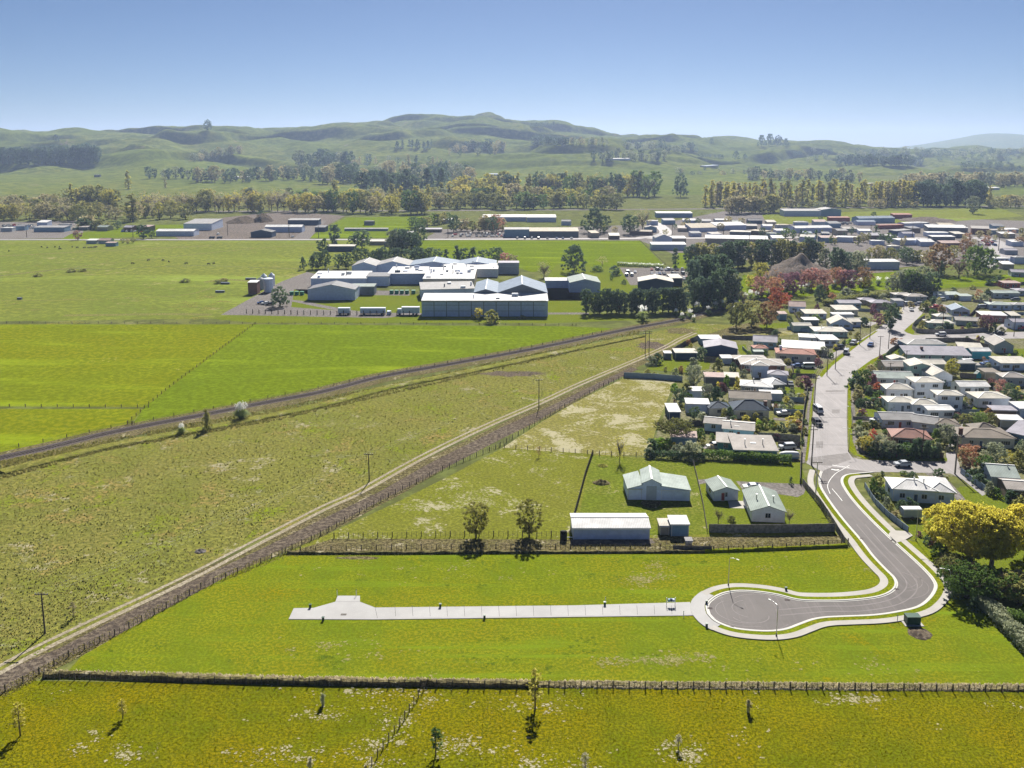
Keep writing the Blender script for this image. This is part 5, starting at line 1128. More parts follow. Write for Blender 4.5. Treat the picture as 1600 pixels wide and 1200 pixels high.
# ------------------------------------------------------------------ trees and plants
def near_house(px, py):
    return min(HOUSES, key=lambda q: (q[0]-px)**2+((q[1]-py)*1.8)**2)
CW = dict(dark='dark green', pine='deep green', green='green', bright='bright green', olive='olive', greygreen='grey green', yellow='yellow', gold='golden', brown='brown', rust='rusty brown', red='red', pink='pinkish red', purple='dark purple', pale='straw coloured')
def gtree(kind, px, py, hpx, col, w=1.0):
    hx, hy, sn, _ = near_house(px, py); dx, dy = px-hx, py-hy
    rel = ('left of' if dx < 0 else 'right of') if abs(dx) > 22 else ('below' if dy > 2 else 'behind')
    size = 'tiny' if hpx < 9 else 'small' if hpx < 15 else 'large' if hpx > 26 else 'mid-sized'
    kn = 'bush' if kind == 'bush' else 'shrub' if kind == 'bushtall' else 'tree'
    tree(kind, px, py, hpx, col, '%s %s %s %s the %s' % (size, CW[col], kn, rel, sn), w)
MASS = []
def trow(desc, kinds, cols, x0, y0, x1, y1, n, h0, h1, w=1.0, jx=.5, jy=1.0, ground=None, group=None):
    if h1 <= 16:
        for i in range(n):
            x = x0+(x1-x0)*(i+.5)/n+rn(-jx, jx)*(x1-x0)/n; y = y0+(y1-y0)*(x-x0)/(x1-x0)+rn(-jy, jy); MASS.append((RNG.choice(kinds), x, y, rn(h0, h1), RNG.choice(cols), w*rn(.85, 1.15), ground))
        return
    for i in range(n):
        x = x0+(x1-x0)*(i+.5)/n+rn(-jx, jx)*(x1-x0)/n; y = y0+(y1-y0)*(x-x0)/(x1-x0)+rn(-jy, jy)
        kd = RNG.choice(kinds); tree(kd, x, y, rn(h0, h1), RNG.choice(cols), desc, w*rn(.85, 1.15), group or desc, ground, name='willow_tree' if 'willow' in desc else 'poplar_tree' if 'poplar' in desc else 'pine_tree' if 'pine' in desc else 'evergreen_tree' if 'evergreen' in desc else 'autumn_tree' if 'autumn' in desc or 'brown' in desc else None)
B, BT, R_, O_, PN = 'bush', 'bushtall', 'round', 'oval', 'pine'
# --- gardens, west side
for q in [(B,1018,570,14,'greygreen',1.1),(B,1027,568,16,'dark',1),(B,1095,560,17,'dark',1.1),(BT,1084,580,22,'greygreen',1),(R_,1084,604,34,'greygreen',.9),(O_,1078,596,26,'dark',1),(B,1055,586,11,'greygreen',.8),(B,1012,589,12,'olive',.8),(B,1022,590,9,'olive',.8),
  (BT,1122,580,20,'olive',1),(BT,1145,580,14,'dark',1),(BT,1165,578,12,'dark',.9),(B,1162,588,11,'greygreen',1),(R_,1062,632,26,'dark',1),(BT,1072,620,22,'olive',1),(R_,1105,628,30,'greygreen',.8),(BT,1120,632,28,'dark',.9),(BT,1135,604,18,'bright',.7),(B,1122,606,9,'yellow',.7),(B,1128,612,14,'purple',.9),
  (BT,1152,608,20,'gold',.6),(R_,1085,656,22,'dark',1),(B,1096,662,18,'greygreen',1),(BT,1140,655,20,'dark',.7),(BT,1131,655,17,'olive',.8),(B,1018,706,20,'dark',1),(B,1014,714,14,'greygreen',1),(B,1032,700,16,'bright',1.2),(B,1057,712,17,'greygreen',1.2),(B,1080,715,26,'greygreen',1.15),
  (B,1044,700,15,'green',1),(B,1112,703,9,'pale',1),(B,1194,668,14,'olive',.8),(B,1206,668,13,'green',.7),(B,1221,672,12,'dark',.9),(B,1236,668,18,'gold',1.1),(B,1247,670,14,'rust',1),(B,1184,664,10,'yellow',.6),(B,1258,605,17,'purple',1.1),(B,1247,600,12,'brown',.8),(B,1218,618,12,'greygreen',.9),
  (B,1226,620,10,'dark',.9),(B,1236,624,10,'greygreen',1.2),(B,1247,624,10,'greygreen',1.2),(B,1258,622,9,'greygreen',1),(B,1287,556,14,'greygreen',1),(B,1276,566,11,'rust',.8),(B,1278,572,12,'purple',1),(B,1241,592,7,'green',.8),(BT,1196,556,9,'green',.8),(B,1171,556,8,'bright',.8),(B,1212,640,9,'rust',.7),
  (B,1212,524,9,'dark',1.2),(B,1246,514,9,'bright',.8),(B,1237,508,8,'dark',.8),(BT,1280,468,24,'dark',.9),(B,1299,470,12,'rust',1),(BT,1276,492,16,'purple',.8),(B,1275,502,10,'green',1.5),(B,1248,496,9,'olive',1),(B,1234,503,8,'dark',1),(BT,1365,490,15,'purple',.9),(PN,1391,515,40,'dark',.9),(R_,1372,509,20,'purple',1),(B,1350,509,13,'dark',1),
  (B,1380,505,12,'olive',1),(B,1383,483,11,'dark',1),(BT,1398,492,19,'dark',.9),(B,1405,489,9,'gold',.8),(B,1340,530,11,'olive',.9),(B,1326,537,8,'bright',1),(B,1305,546,8,'yellow',.7),(B,1352,464,12,'dark',1.3),(B,1322,462,12,'greygreen',1.4),(B,1380,468,10,'greygreen',1.3),
  (B,1160,564,6,'bright',.8),(B,1100,588,8,'dark',1),(B,1040,580,7,'olive',.8),(B,1149,664,9,'rust',.7),(BT,1207,590,8,'dark',.7),(B,1195,604,8,'pink',.7),(B,1187,609,7,'bright',.7),(B,1170,609,8,'yellow',.5),
 # --- gardens, east side
  (B,1377,713,16,'dark',1.1),(R_,1374,712,34,'greygreen',1),(R_,1354,708,28,'gold',.8),(O_,1362,704,36,'red',.6),(BT,1352,696,22,'greygreen',.9),(B,1346,700,17,'olive',1),(R_,1392,714,26,'greygreen',.9),(B,1404,714,20,'dark',1),(B,1396,712,19,'purple',.8),(BT,1432,715,33,'dark',.85),(BT,1449,716,28,'dark',.7),(BT,1463,714,24,'greygreen',.8),
  (B,1418,716,16,'green',1),(B,1412,715,14,'olive',1),(B,1385,716,13,'dark',1.2),(B,1363,712,14,'green',1),(B,1341,680,16,'greygreen',1),(B,1343,668,12,'green',1),(B,1352,668,9,'olive',1.4),(B,1366,667,9,'olive',1.4),(B,1380,668,9,'brown',1.3),(B,1343,647,8,'yellow',.8),(B,1342,652,7,'dark',1),
  (B,1395,642,13,'green',.8),(B,1352,634,12,'dark',1.2),(B,1364,635,14,'dark',1.2),(B,1376,633,11,'dark',1.2),(B,1340,628,20,'brown',.9),(BT,1341,620,18,'olive',.9),(B,1338,607,22,'dark',1),(R_,1349,606,30,'green',.8),(B,1362,604,20,'purple',.8),(B,1372,600,14,'dark',.9),(B,1371,612,15,'red',.9),(B,1383,610,10,'olive',1.1),(B,1356,616,14,'dark',1),
  (B,1372,622,12,'green',1),(B,1336,594,15,'green',1),(B,1360,588,18,'brown',.9),(BT,1376,571,16,'purple',.9),(B,1382,566,12,'dark',.9),(B,1388,559,9,'dark',.8),(R_,1488,588,28,'gold',.85),(R_,1481,586,18,'olive',.9),(B,1480,600,8,'olive',1.2),(R_,1563,618,26,'pink',.85),(R_,1575,628,30,'dark',1),(B,1590,628,16,'dark',1.2),(B,1585,622,11,'greygreen',.9),
  (B,1592,636,12,'green',1),(B,1549,600,8,'rust',.8),(R_,1548,606,16,'purple',.9),(B,1590,612,9,'yellow',.8),(B,1505,640,14,'dark',.9),(B,1510,632,12,'olive',.9),(R_,1508,668,22,'olive',1.15),(R_,1530,668,24,'green',1.1),(R_,1548,664,20,'olive',1.1),(B,1538,658,12,'greygreen',1.4),(B,1520,655,11,'greygreen',1.3),
  (B,1495,658,12,'dark',1),(R_,1476,695,34,'greygreen',.95),(BT,1490,700,22,'dark',.9),(BT,1462,694,24,'green',.8),(R_,1516,732,38,'rust',1),(R_,1504,728,30,'brown',.9),(R_,1552,735,44,'greygreen',1),(R_,1537,745,34,'green',1),(R_,1572,728,26,'gold',.9),(BT,1590,730,28,'olive',.9),(R_,1602,722,36,'greygreen',1),(BT,1545,772,20,'greygreen',.9),
  (B,1557,775,14,'green',1),(B,1530,758,18,'dark',1.2),(B,1520,748,16,'dark',1.2),(B,1580,785,20,'dark',1),(B,1595,800,24,'olive',1),(BT,1560,760,18,'olive',.9),(B,1370,760,19,'olive',.9),(BT,1364,768,22,'green',.8),(B,1377,778,16,'dark',.9),(B,1385,790,14,'greygreen',.9),(B,1393,799,12,'olive',.8),(B,1408,795,14,'dark',1),(B,1420,794,17,'dark',.9),
  (B,1430,795,12,'dark',.9),(B,1400,808,11,'brown',1.1),(B,1415,806,9,'rust',1.2),(B,1425,747,10,'dark',1.3),(B,1412,742,7,'green',1.4),(B,1468,745,13,'dark',1.2),(B,1478,752,8,'olive',1),(B,1378,743,7,'dark',1),(B,1588,693,12,'olive',1),(B,1595,702,14,'dark',1),(B,1500,690,9,'green',.7),
  (B,1450,510,12,'dark',.9),(B,1441,514,13,'olive',.7),(B,1479,514,11,'dark',1.4),(B,1515,512,8,'green',1),(R_,1540,517,26,'purple',1),(R_,1533,516,20,'brown',.8),(BT,1552,519,14,'dark',1.1),(B,1565,521,10,'olive',.9),(B,1457,497,13,'green',1.2),(B,1473,488,8,'olive',.9),(B,1480,486,8,'dark',.9),(B,1490,482,9,'dark',.9),(B,1448,486,14,'olive',1.3),
  (B,1470,487,10,'rust',1),(B,1535,471,12,'greygreen',1.4),(R_,1528,468,16,'rust',.8),(BT,1543,464,13,'dark',1),(B,1494,469,8,'olive',1),(B,1458,472,9,'dark',1),(B,1466,476,8,'greygreen',1),(B,1585,497,9,'olive',1),(B,1528,529,5,'yellow',.8),(B,1535,531,6,'green',1),(B,1582,578,7,'dark',1.2),(B,1560,568,7,'dark',1.2),
  (B,1573,560,6,'greygreen',1.4),(B,1398,537,9,'rust',1.5),(B,1408,536,7,'red',1),(BT,1405,552,8,'dark',.8),(B,1519,467,7,'dark',1),(B,1422,480,9,'brown',1.2),(B,1445,478,8,'dark',1),(B,1456,478,12,'dark',1),(B,1559,440,9,'dark',1.4),(B,1575,444,9,'rust',1.4),(B,1545,446,8,'dark',1.4),(B,1520,452,6,'olive',1.6),(B,1490,455,6,'dark',1.4),(B,1435,455,9,'olive',1.2),
 # --- around the farm house
  ]: gtree(*q)
RS = random.Random(21)
def free(x, y): return not any(a <= x <= b and c <= y <= d for a, b, c, d in FOOT)
def instreet(x, y):
    c = False; j = len(street)-1
    for i in range(len(street)):
        (xi, yi), (xj, yj) = street[i], street[j]
        if (yi > y) != (yj > y) and x < (xj-xi)*(y-yi)/(yj-yi)+xi: c = not c
        j = i
    return c
n_ = 0
while n_ < 150:
    x, y = RS.uniform(1040, 1600), RS.uniform(462, 712)
    if (x < 1255 and y < 535) or (x < 1000+ (712-y)*.3) or instreet(x, y) or instreet(x-8, y) or instreet(x+8, y) or not free(x, y): continue
    k_ = RS.random(); gtree('bush' if k_ < .75 else 'bushtall', x, y, S(y)*RS.uniform(.8, 2.6), RS.choice(['dark','green','greygreen','olive','greygreen','green','rust','gold','purple','bright']), RS.uniform(.8, 1.3)); n_ += 1
tree('thin', 1122, 818, 26, 'olive', 'bare brown tree at left of green roofed farm house lawn', .9)
tree('thin', 1233, 818, 24, 'brown', 'bare shrubby tree at the right corner of farm house', .9)
tree('cone', 1236, 757, 13, 'dark', 'small dark conical shrub at far edge of gravel yard', 1)
tree('bush', 1143, 815, 9, 'olive', 'low tangled bush beside the bare brown tree', 1.2)
# the hedge below the teal house
def hedge(label, pts, w, hh, cols, n=None, name='hedge', leafsz=.16, dens=34):
    W_ = resample(smoothline([P(*q) for q in pts], 3), 1.0); r = np.random.RandomState(len(label)); V = []; Tn = []
    a0 = W_[0]
    for a, b in zip(W_, W_[1:]):
        t = (b-a).normalized(); s_ = np.array([-t.y, t.x, 0]); k = int(dens*w*hh/2)+14
        hq = hh*(1+.22*noise.noise(Vector((a.x*.4, a.y*.4, 0))))
        p = np.array(a-a0)+np.outer(r.rand(k), np.array(b-a)); off = r.uniform(-1, 1, k); z = r.rand(k)**.6
        p += np.outer(off*w/2*(1-.25*z), s_); p[:, 2] += z*hq
        d = np.stack([off*s_[0], off*s_[1], z-.3], 1)+r.normal(size=(k, 3))*.5; d /= np.linalg.norm(d, axis=1)[:, None]
        t1 = np.cross(d, r.normal(size=(k, 3))); t1 /= np.linalg.norm(t1, axis=1)[:, None]; t2 = np.cross(d, t1); q = leafsz*r.uniform(.7, 1.5, (k, 1))
        V.append(np.stack([p+t1*q, p-t1*q*.6+t2*q, p-t1*q*.6-t2*q], 1).reshape(-1, 3)); Tn.append(r.rand(k)*.6+.4*r.rand())
    o = obj(name, tri_mesh(name, np.concatenate(V), np.concatenate(Tn), LEAF[cols]), None, a0); tag(o, label, 'hedge'); return o
hedge('long clipped dark green hedge below the teal walled house', [(1100,716),(1150,719),(1200,722),(1236,724)], 2.2, 2.3, 'green', leafsz=.22)
hedge('shady hedge below the rounded grey green bushes', [(1008,714),(1050,717),(1100,719)], 1.8, 1.9, 'dark', leafsz=.22)
hedge('dense dark hedge at foot of terracotta house garden', [(1350,706),(1400,713),(1465,715)], 2.6, 2.8, 'dark', leafsz=.25)
hedge('long flowering grey hedge falling to right edge', [(1528,945),(1545,955),(1560,972),(1580,992),(1605,1018),(1625,1040)], 3.0, 2.3, 'greygreen', leafsz=.2, dens=60)
hedge('dark green clipped hedge at right edge of park', [(1572,968),(1590,972),(1625,976)], 2.6, 2.2, 'green', leafsz=.16, dens=60)
hedge('low hedge beside the new paling fence', [(1258,762),(1268,774),(1290,804),(1300,824)], .8, .8, 'olive', leafsz=.14)
hedge('scrubby hedge behind picket fence of upper street', [(1290,478),(1330,470),(1360,466),(1400,462)], 5, 2.4, 'olive', leafsz=.5, dens=12)
# --- willow group, bottom right: three big trees of their own
def bigtree(label, px, py, hm, wm, col, seed, nc=150, nl=220, leaf=.30, limbs=9, shape='round', z0=.22, spread=.095, bark=None, lean=0):
    p = P(px, py); r = thing('willow_tree' if 'willow' in label else 'spreading_tree', label, 'tree', p)
    V, t = crown_arrays(shape, nc*10, int(nl*.26), leaf/hm*.5, seed, z0, wm/hm/2, spread*.40)
    V *= hm; T3 = V.reshape(-1, 3, 3); cc = T3.mean(1); nz = np.array([noise.noise(Vector((q[0]*.55+seed, q[1]*.55, q[2]*.55)))+.5*noise.noise(Vector((q[0]*1.4+seed, q[1]*1.4, q[2]*1.4))) for q in cc]); kp = nz > -.13
    V = T3[kp].reshape(-1, 3); t = np.clip(t[kp]*.6+nz[kp]*.7+.15, 0, 1); c = obj('crown', tri_mesh('crown', V, t, LEAF[col]), r)
    rr = random.Random(seed); mb = MB(); mb.tube([(0,0,-.2),(.1,0,hm*.12),(0,.1,hm*.24)], [.5,.42,.34], 9)
    for i in range(limbs):
        a = 6.283*i/limbs+rr.uniform(-.3,.3); q = wm*.5*rr.uniform(.45,.8); z = hm*rr.uniform(.1,.22)
        m1 = (math.cos(a)*q*.35, math.sin(a)*q*.35, z+hm*.22); m2 = (math.cos(a)*q*.8, math.sin(a)*q*.8, z+hm*.48); e = (math.cos(a)*q, math.sin(a)*q, hm*rr.uniform(.75,.92))
        mb.tube([(0,0,z), m1, m2, e], [.26,.18,.10,.03], 7)
        for j in range(5):
            b = a+rr.uniform(-1.2,1.2); mb.tube([m2,(m2[0]+math.cos(b)*q*.4,m2[1]+math.sin(b)*q*.4,min(hm*.95,m2[2]+rr.uniform(.1,.35)*hm))],[.07,.015],4)
    mb.build('trunk', bark or M_BARKP, r, True); return r
bigtree('big yellow autumn willow, left one beside bright white house', 1478, 862, 9.6, 9.5, 'yellow', 5, nc=100)
bigtree('big yellow autumn willow with leaning trunks in the park', 1515, 885, 12.6, 13, 'yellow', 6, nc=170)
bigtree('big yellow autumn willow, right one of the cluster', 1548, 888, 11.8, 11, 'yellow', 7, nc=140)
bigtree('yellow willow cut by the right edge of photo', 1603, 872, 10.8, 11, 'yellow', 8, nc=120)
bigtree('mid green spreading evergreen below willows next to lamp', 1510, 934, 6.2, 10.5, 'green', 9, shape='flat', nc=90, nl=160, leaf=.24, bark=M_BARK)
bigtree('olive topped flat tree beside bend and street lamp', 1498, 915, 5.6, 8, 'olive', 10, shape='flat', nc=70, nl=150, leaf=.22, bark=M_BARK)
bigtree('green flat crowned tree at right of park shade', 1556, 936, 5.4, 10, 'green', 11, shape='flat', nc=80, nl=150, leaf=.24, bark=M_BARK)
bigtree('olive tree in deep shade at right edge of park', 1592, 945, 5.4, 9, 'olive', 12, shape='flat', nc=80, nl=150, leaf=.24, bark=M_BARK)
bigtree('broad flat topped olive tree at corner of back garden', 1052, 688, 5.6, 11.5, 'olive', 13, shape='flat', nc=70, nl=120, leaf=.28, bark=M_BARK, z0=.45)
for q in [(B,1466,868,20,'green',1),(B,1480,884,22,'olive',1),(B,1494,898,20,'green',1),(BT,1508,900,30,'olive',1),(B,1540,915,22,'dark',1.1),(B,1570,915,20,'brown',1.2),(B,1450,850,14,'dark',1),(B,1456,852,11,'purple',1),(B,1590,905,16,'brown',1.2),(B,1495,934,16,'dark',1),(B,1524,952,20,'dark',1),
   (B,1468,884,12,'olive',1),(B,1477,898,14,'green',1),(B,1436,838,8,'purple',1)]:
    tree(q[0], q[1], q[2], q[3], q[4], '%s %s bush in shade under yellow willows' % ('low' if q[3] < 18 else 'tall', CW[q[4]]), q[5])
# willows in the dry paddock, saplings
tree('willow', 744, 840, 58, 'willow', 'slim olive willow beside paddock fence, left of the pair', 1.0, name='willow_tree')
tree('willow', 827, 839, 60, 'willow', 'darker olive willow beside paddock fence nearer the shed', 1.0, name='willow_tree')
for x, y, hh, c, lab in [(836,1107,68,'gold','tallest golden sapling casting shadow on foreground pasture'),(32,1150,58,'gold','thin golden sapling at bottom left corner'),(192,1123,34,'gold','small sparse sapling at left of foreground pasture'),(505,1102,20,'greygreen','tiny guarded seedling on pale patch'),
   (681,1180,48,'green','slim green sapling beside the pale patches and slanting fence'),(1060,1170,25,'pale','pale guarded sapling at lower centre pasture'),(1169,1113,22,'brown','tiny bare sapling near ditch fence'),(914,1205,32,'pale','pale sapling at the bottom edge'),(485,1203,22,'pale','pale sapling at bottom edge by slanting fence'),(115,965,26,'brown','thin dead sapling near left power pole')]:
    r = tree('sapling', x, y, hh, c, lab, 1.3 if hh > 50 else 1.6)
    if hh < 30: MB().tube([(0,0,0),(0,0,.9)], .07, 7, cap=False).build('tree_guard', M_STEEL, r)
tree('thin', 968, 722, 44, 'gold', 'bare golden tree beside wire fence above barn', .5); tree('thin', 842, 714, 18, 'rust', 'thin rusty sapling at the paddock fence', .8)
tree('cone', 323, 672, 34, 'olive', 'narrow olive conifer below the railway', .9)
def pampas(label, px, py, wpx, hpx, seed=0, lod=0):
    p = P(px, py); k = ('pampas', lod)
    if k not in PM:
        r = np.random.RandomState(3+lod); V = []; t = []; V2 = []; t2 = []
        for i in range(420 if not lod else 90):
            a = r.uniform(0, 6.28); q = r.uniform(.25, .62); h_ = r.uniform(.35, .7); b = np.array([math.cos(a), math.sin(a), 0]); base = b*.12*r.rand(); s_ = np.array([-b[1], b[0], 0])*(.02 if not lod else .05)
            m_ = base+b*q*.45+[0,0,h_*.8]; e = base+b*q+[0,0,h_*.55]
            V += [base-s_, base+s_, m_, m_-s_, m_+s_, e]; t += [r.rand()]*2
        for i in range(60 if not lod else 24):
            a = r.uniform(0, 6.28); q = r.uniform(0, .42); h_ = r.uniform(.72, 1)
            for j in range(14 if not lod else 6):
                c = np.array([math.cos(a)*q*(.8+.02*j), math.sin(a)*q*(.8+.02*j), h_-.20*j/14*(1 if not lod else 2)]); d = r.normal(size=(3, 3))*(.024 if not lod else .05)
                V2 += [c+d[0], c+d[1], c+d[2]+[0,0,.03]]; t2.append(r.rand())
        PM[k] = (tri_mesh('leaf_clump', np.array(V), np.array(t), LEAF['blade']), tri_mesh('plume', np.array(V2), np.array(t2), LEAF['plume']))
    hh = hpx/S(py)*1.05; w = wpx/S(py)/1.2; r = thing('pampas_grass', label, 'plant', p, rn(0, 6.28))
    for n_, m_ in zip(('leaf_clump', 'plume'), PM[k]): o = obj(n_, m_, r); o.scale = (w, w, hh)
pampas('large pampas clump with pale plumes beside the railway', 377, 655, 30, 27); pampas('smaller pampas clump left of the olive conifer', 284, 678, 15, 17)
for x, y, w in [(1004,501,24),(1066,500,12),(1078,497,14),(1084,502,10),(1088,488,16),(1107,492,14),(1118,485,14),(1100,480,15),(1130,481,13),(1140,476,15),(1150,480,11),(1152,471,14),(1164,472,15),(1172,467,14),(1182,469,14),(1190,464,14),(1200,465,15),(1205,460,12),(1148,487,10),(1166,480,9),(1056,494,12),
   (1216,461,14),(1228,459,14),(1240,458,14),(1252,457,14),(1262,456,14),(1290,452,14),(1303,451,14),(1316,450,14),(1330,449,14),(1344,448,14),(1358,447,14),(1372,446,14),(1386,445,12)]:
    pampas('pampas clump in the pale hedge along the railway bend', x, y, w*1.15, w*1.0, lod=1)
for i in range(22): pampas('pampas clump in the pale row above factory car park', 966+i*3.3, 415+rn(-.5,.8)+i*.15, 7, 6, lod=1)
# --- trees around the factory and green fields
T_ = lambda *a, **k: tree(*a, **k)
for x, y, hh, k, c, lab, w in [(437,479,32,'wide','dark','broad dark tree on factory drive',.85),(474,421,21,'cone','dark','leftmost small conifer at factory yard corner',1),(488,421,24,'cone','dark','conifer second along the factory lane',1),(497,420,27,'round','dark','dark round tree third along the factory lane',.8),
  (508,420,28,'round','dark','dark round tree fourth along the factory lane',.8),(529,420,23,'round','dark','dark umbrella tree fifth along the factory lane',.9),(541,420,26,'round','dark','dark umbrella tree sixth along the factory lane',.9),(504,395,22,'round','dark','dark tree left of long blue shed',1),(523,387,36,'pine','pine','tall dark pine beside main road left of sheds',.9),
  (552,388,20,'round','dark','small dark tree behind long blue shed',1),(566,388,28,'round','dark','round dark tree beside cream store',1.2),(897,425,42,'wide','dark','big spiky dark macrocarpa tree in centre field edge',.85),(850,434,26,'thin','brown','bare purple brown tree right of the factory',1.1),(927,364,38,'wide','dark','huge dark evergreen beside main road',.9),(944,362,26,'round','dark','dark evergreen right of the huge one',1),
  (984,366,30,'round','dark','dark tall tree beside brick bungalow',1.1),(1004,362,36,'thin','brown','bare brown tree above brick bungalow',.9),(943,366,16,'thin','olive','scrubby bare tree left of brick bungalow',1),(960,368,14,'round','brown','brown shrub tree left of bungalow',1),(975,352,14,'cone','dark','small dark conifer behind bungalow trees',1),
  (960,430,15,'bush','dark','dark bush beside white car row',1),(941,414,14,'thin','brown','brown shrub row end right of macrocarpa',1.6),(932,424,9,'bush','green','long low clipped shrub mound',1.9),(894,430,8,'bush','greygreen','rounded grey shrub under macrocarpa',1),(955,438,8,'round','green','small lollipop tree by cream office',1),(975,444,7,'bush','dark','small dark bush by cream office',1),
  (1055,418,30,'cypress','dark','dark cypress at corner of green field',.7),(747,499,18,'round','gold','pale gold shrub in front of largest factory shed',.9),(768,504,20,'bush','olive','round olive bush in front of largest factory shed',1),(816,498,5,'bush','olive','low mound bush at factory shed foot',2.5),(738,498,6,'bush','olive','tiny scrub left of pale gold shrub',1),
  (789,414,19,'round','pink','reddish bare tree behind factory roofs',1.1),(801,414,17,'round','brown','brown bare tree behind factory corner',1.1)]:
    tree(k, x, y, hh, c, lab, w)
trow('dark evergreen in the clipped row behind factory roofs', ['round','wide'], ['dark'], 556, 411, 692, 411, 13, 20, 25, .9)
trow('tall dark evergreen behind the factory centre', ['round','cone'], ['dark'], 690, 412, 775, 412, 6, 22, 28, 1)
trow('pine in the long shelterbelt below the office', ['pine','oval'], ['pine','dark'], 915, 490, 1075, 488, 22, 30, 40, .9)
trow('tall pine in the big dark clump left of pink trees', ['pine','wide','oval'], ['pine','dark','greygreen'], 1078, 484, 1150, 476, 10, 42, 58, .8, jy=4)
trow('tall pine at the back of big dark clump', ['pine','wide'], ['pine','dark'], 1076, 460, 1132, 452, 8, 46, 62, .8, jy=4)
trow('dark belt pine above the gravel mound', ['pine','oval'], ['dark','pine','olive'], 1070, 420, 1282, 414, 26, 34, 46, .95, jy=2)
trow('dark tree in the belt left of school block', ['pine','round'], ['dark','pine','greygreen'], 1288, 424, 1350, 428, 8, 28, 44, .9, jy=4)
trow('tree in the mixed row above school block', ['round','oval'], ['dark','brown','olive','olive'], 1354, 408, 1440, 410, 9, 18, 26, 1, jy=3)
trow('pinkish red autumn tree in the reserve row', ['thin','round','round'], ['pink','pink','rust','purple'], 1185, 462, 1350, 448, 13, 28, 38, .95, jy=5)
for x, y, hh, k, c, lab, w in [(1188,436,26,'round','gold','golden round tree behind pink row',1.1),(1172,450,20,'round','gold','small golden tree beside dark clump',1),(1206,448,16,'round','yellow','yellow tree inside pink row',1),(1150,512,40,'round','olive','left olive yellow tree on dry grass patch',.95),(1174,510,42,'round','olive','middle olive tree on dry grass patch',.95),
  (1198,512,40,'round','rust','rusty red tree on dry grass patch',.9),(1212,488,40,'round','red','bright red maple in front of pink row',.9),(1228,478,20,'round','red','orange red maple tip right of bright maple',1),(1160,478,24,'thin','brown','bare tree beside railway bend',1),(1353,450,17,'round','gold','small golden tree on school lawn',1),(1397,446,20,'round','gold','golden tree left of dark park group',.9),
  (1466,428,46,'round','rust','large rusty brown tree behind park',.95),(1450,420,30,'round','brown','brown tree left of large rusty one',.9),(1470,432,24,'cone','dark','dark conifer below the rusty tree',.8),(1498,435,34,'thin','purple','bare purple tree on park lawn',1.1),(1522,430,46,'wide','green','big green topped evergreen on park lawn',.85),(1540,428,40,'wide','green','second big evergreen right of the first',.85),
  (1508,400,26,'round','rust','orange brown tree above park evergreens',1),(1490,405,22,'round','olive','olive tree between rusty and orange trees',1),(1592,384,14,'round','rust','rusty tree by the town road right',1.2),(1597,370,14,'round','olive','olive tree at right edge of town',1)]:
    tree(k, x, y, hh, c, lab, w)
trow('dark tree in park group beside the reserve', ['round','wide'], ['dark','greygreen','green'], 1402, 456, 1458, 460, 8, 30, 44, .85, jy=3)
# --- towards main road
trow('rounded green tree in clump by the quarry paddock', ['round'], ['green','olive'], 640, 356, 700, 350, 9, 15, 19, 1.1, jy=4)
trow('tree in group behind the car yard', ['round','oval'], ['dark','rust','olive','brown'], 705, 362, 792, 362, 10, 17, 27, 1.05, jy=2)
trow('dark tree among houses below main road centre', ['round','wide'], ['dark','greygreen','pine'], 610, 392, 655, 388, 6, 26, 38, .9, jy=3)
trow('scrubby tree near the main road wrecking yard', ['round','bush'], ['dark','olive','brown','greygreen'], 128, 357, 160, 358, 5, 13, 20, 1.2)
for x, y, hh, c in [(122,375,15,'pink'),(224,373,22,'dark'),(237,372,13,'dark'),(184,358,13,'dark'),(208,380,9,'olive'),(200,381,8,'brown'),(192,380,8,'olive'),(408,342,13,'dark'),(1282,345,8,'dark'),(1365,340,9,'dark')]: tree('round', x, y, hh, c, '%s tree standing near main road sheds' % CW[c], 1.1)
trow('street tree among the crowded town roofs', ['round','cone','oval'], ['dark','brown','olive','green','dark'], 1185, 372, 1420, 376, 24, 10, 18, 1, jy=9)
trow('small tree near upper town road roofs', ['round'], ['dark','olive','brown'], 1020, 360, 1180, 358, 12, 8, 14, 1.1, jy=9)
trow('autumn tree at right end of town', ['round'], ['rust','brown','pink','olive'], 1500, 375, 1600, 372, 12, 8, 14, 1.1, jy=9)
for x, y in [(130,424),(112,425),(60,432),(290,441),(340,443),(350,440)]: tree('bush', x, y, rn(3.5,6), 'olive', 'low scrub clump in the wide left pasture', 2.5)
# --- river belt and beyond
trow('brown willow in the left river belt', ['round','thin','wide'], ['brown','olive','olive','gold'], -8, 343, 140, 344, 15, 22, 30, 1.1, jy=3)
trow('brown willow behind the left river belt', ['round','wide'], ['brown','olive','brown'], -8, 330, 110, 330, 11, 20, 27, 1.1, jy=2)
trow('golden poplar group tree by the river at left', ['oval','poplar','round'], ['gold','olive','gold','olive'], 100, 326, 182, 328, 12, 28, 38, 1.15, jy=3)
tree('poplar', 208, 346, 44, 'olive', 'dark green column poplar by left river belt', 2.3); tree('poplar', 201, 298, 31, 'gold', 'lone tall poplar on the plain behind river belt', 1.3)
tree('poplar', 524, 314, 33, 'gold', 'lone golden column poplar above centre river belt', 1.9); tree('poplar', 259, 296, 17, 'brown', 'thin bare poplar on plain left', 1.3)
trow('willow in the river belt left of centre', ['round','oval'], ['brown','olive','gold','brown','olive'], 140, 342, 300, 338, 15, 18, 28, 1.1, jy=4)
trow('bare brown tree in long river row', ['oval','thin','thin','round'], ['brown','olive','brown','gold'], 215, 332, 480, 330, 32, 24, 34, 1.05, jy=2)
trow('olive willow in the centre river belt', ['round','thin','oval'], ['olive','gold','olive','brown','green'], 480, 332, 672, 332, 22, 26, 38, 1.05, jy=3)
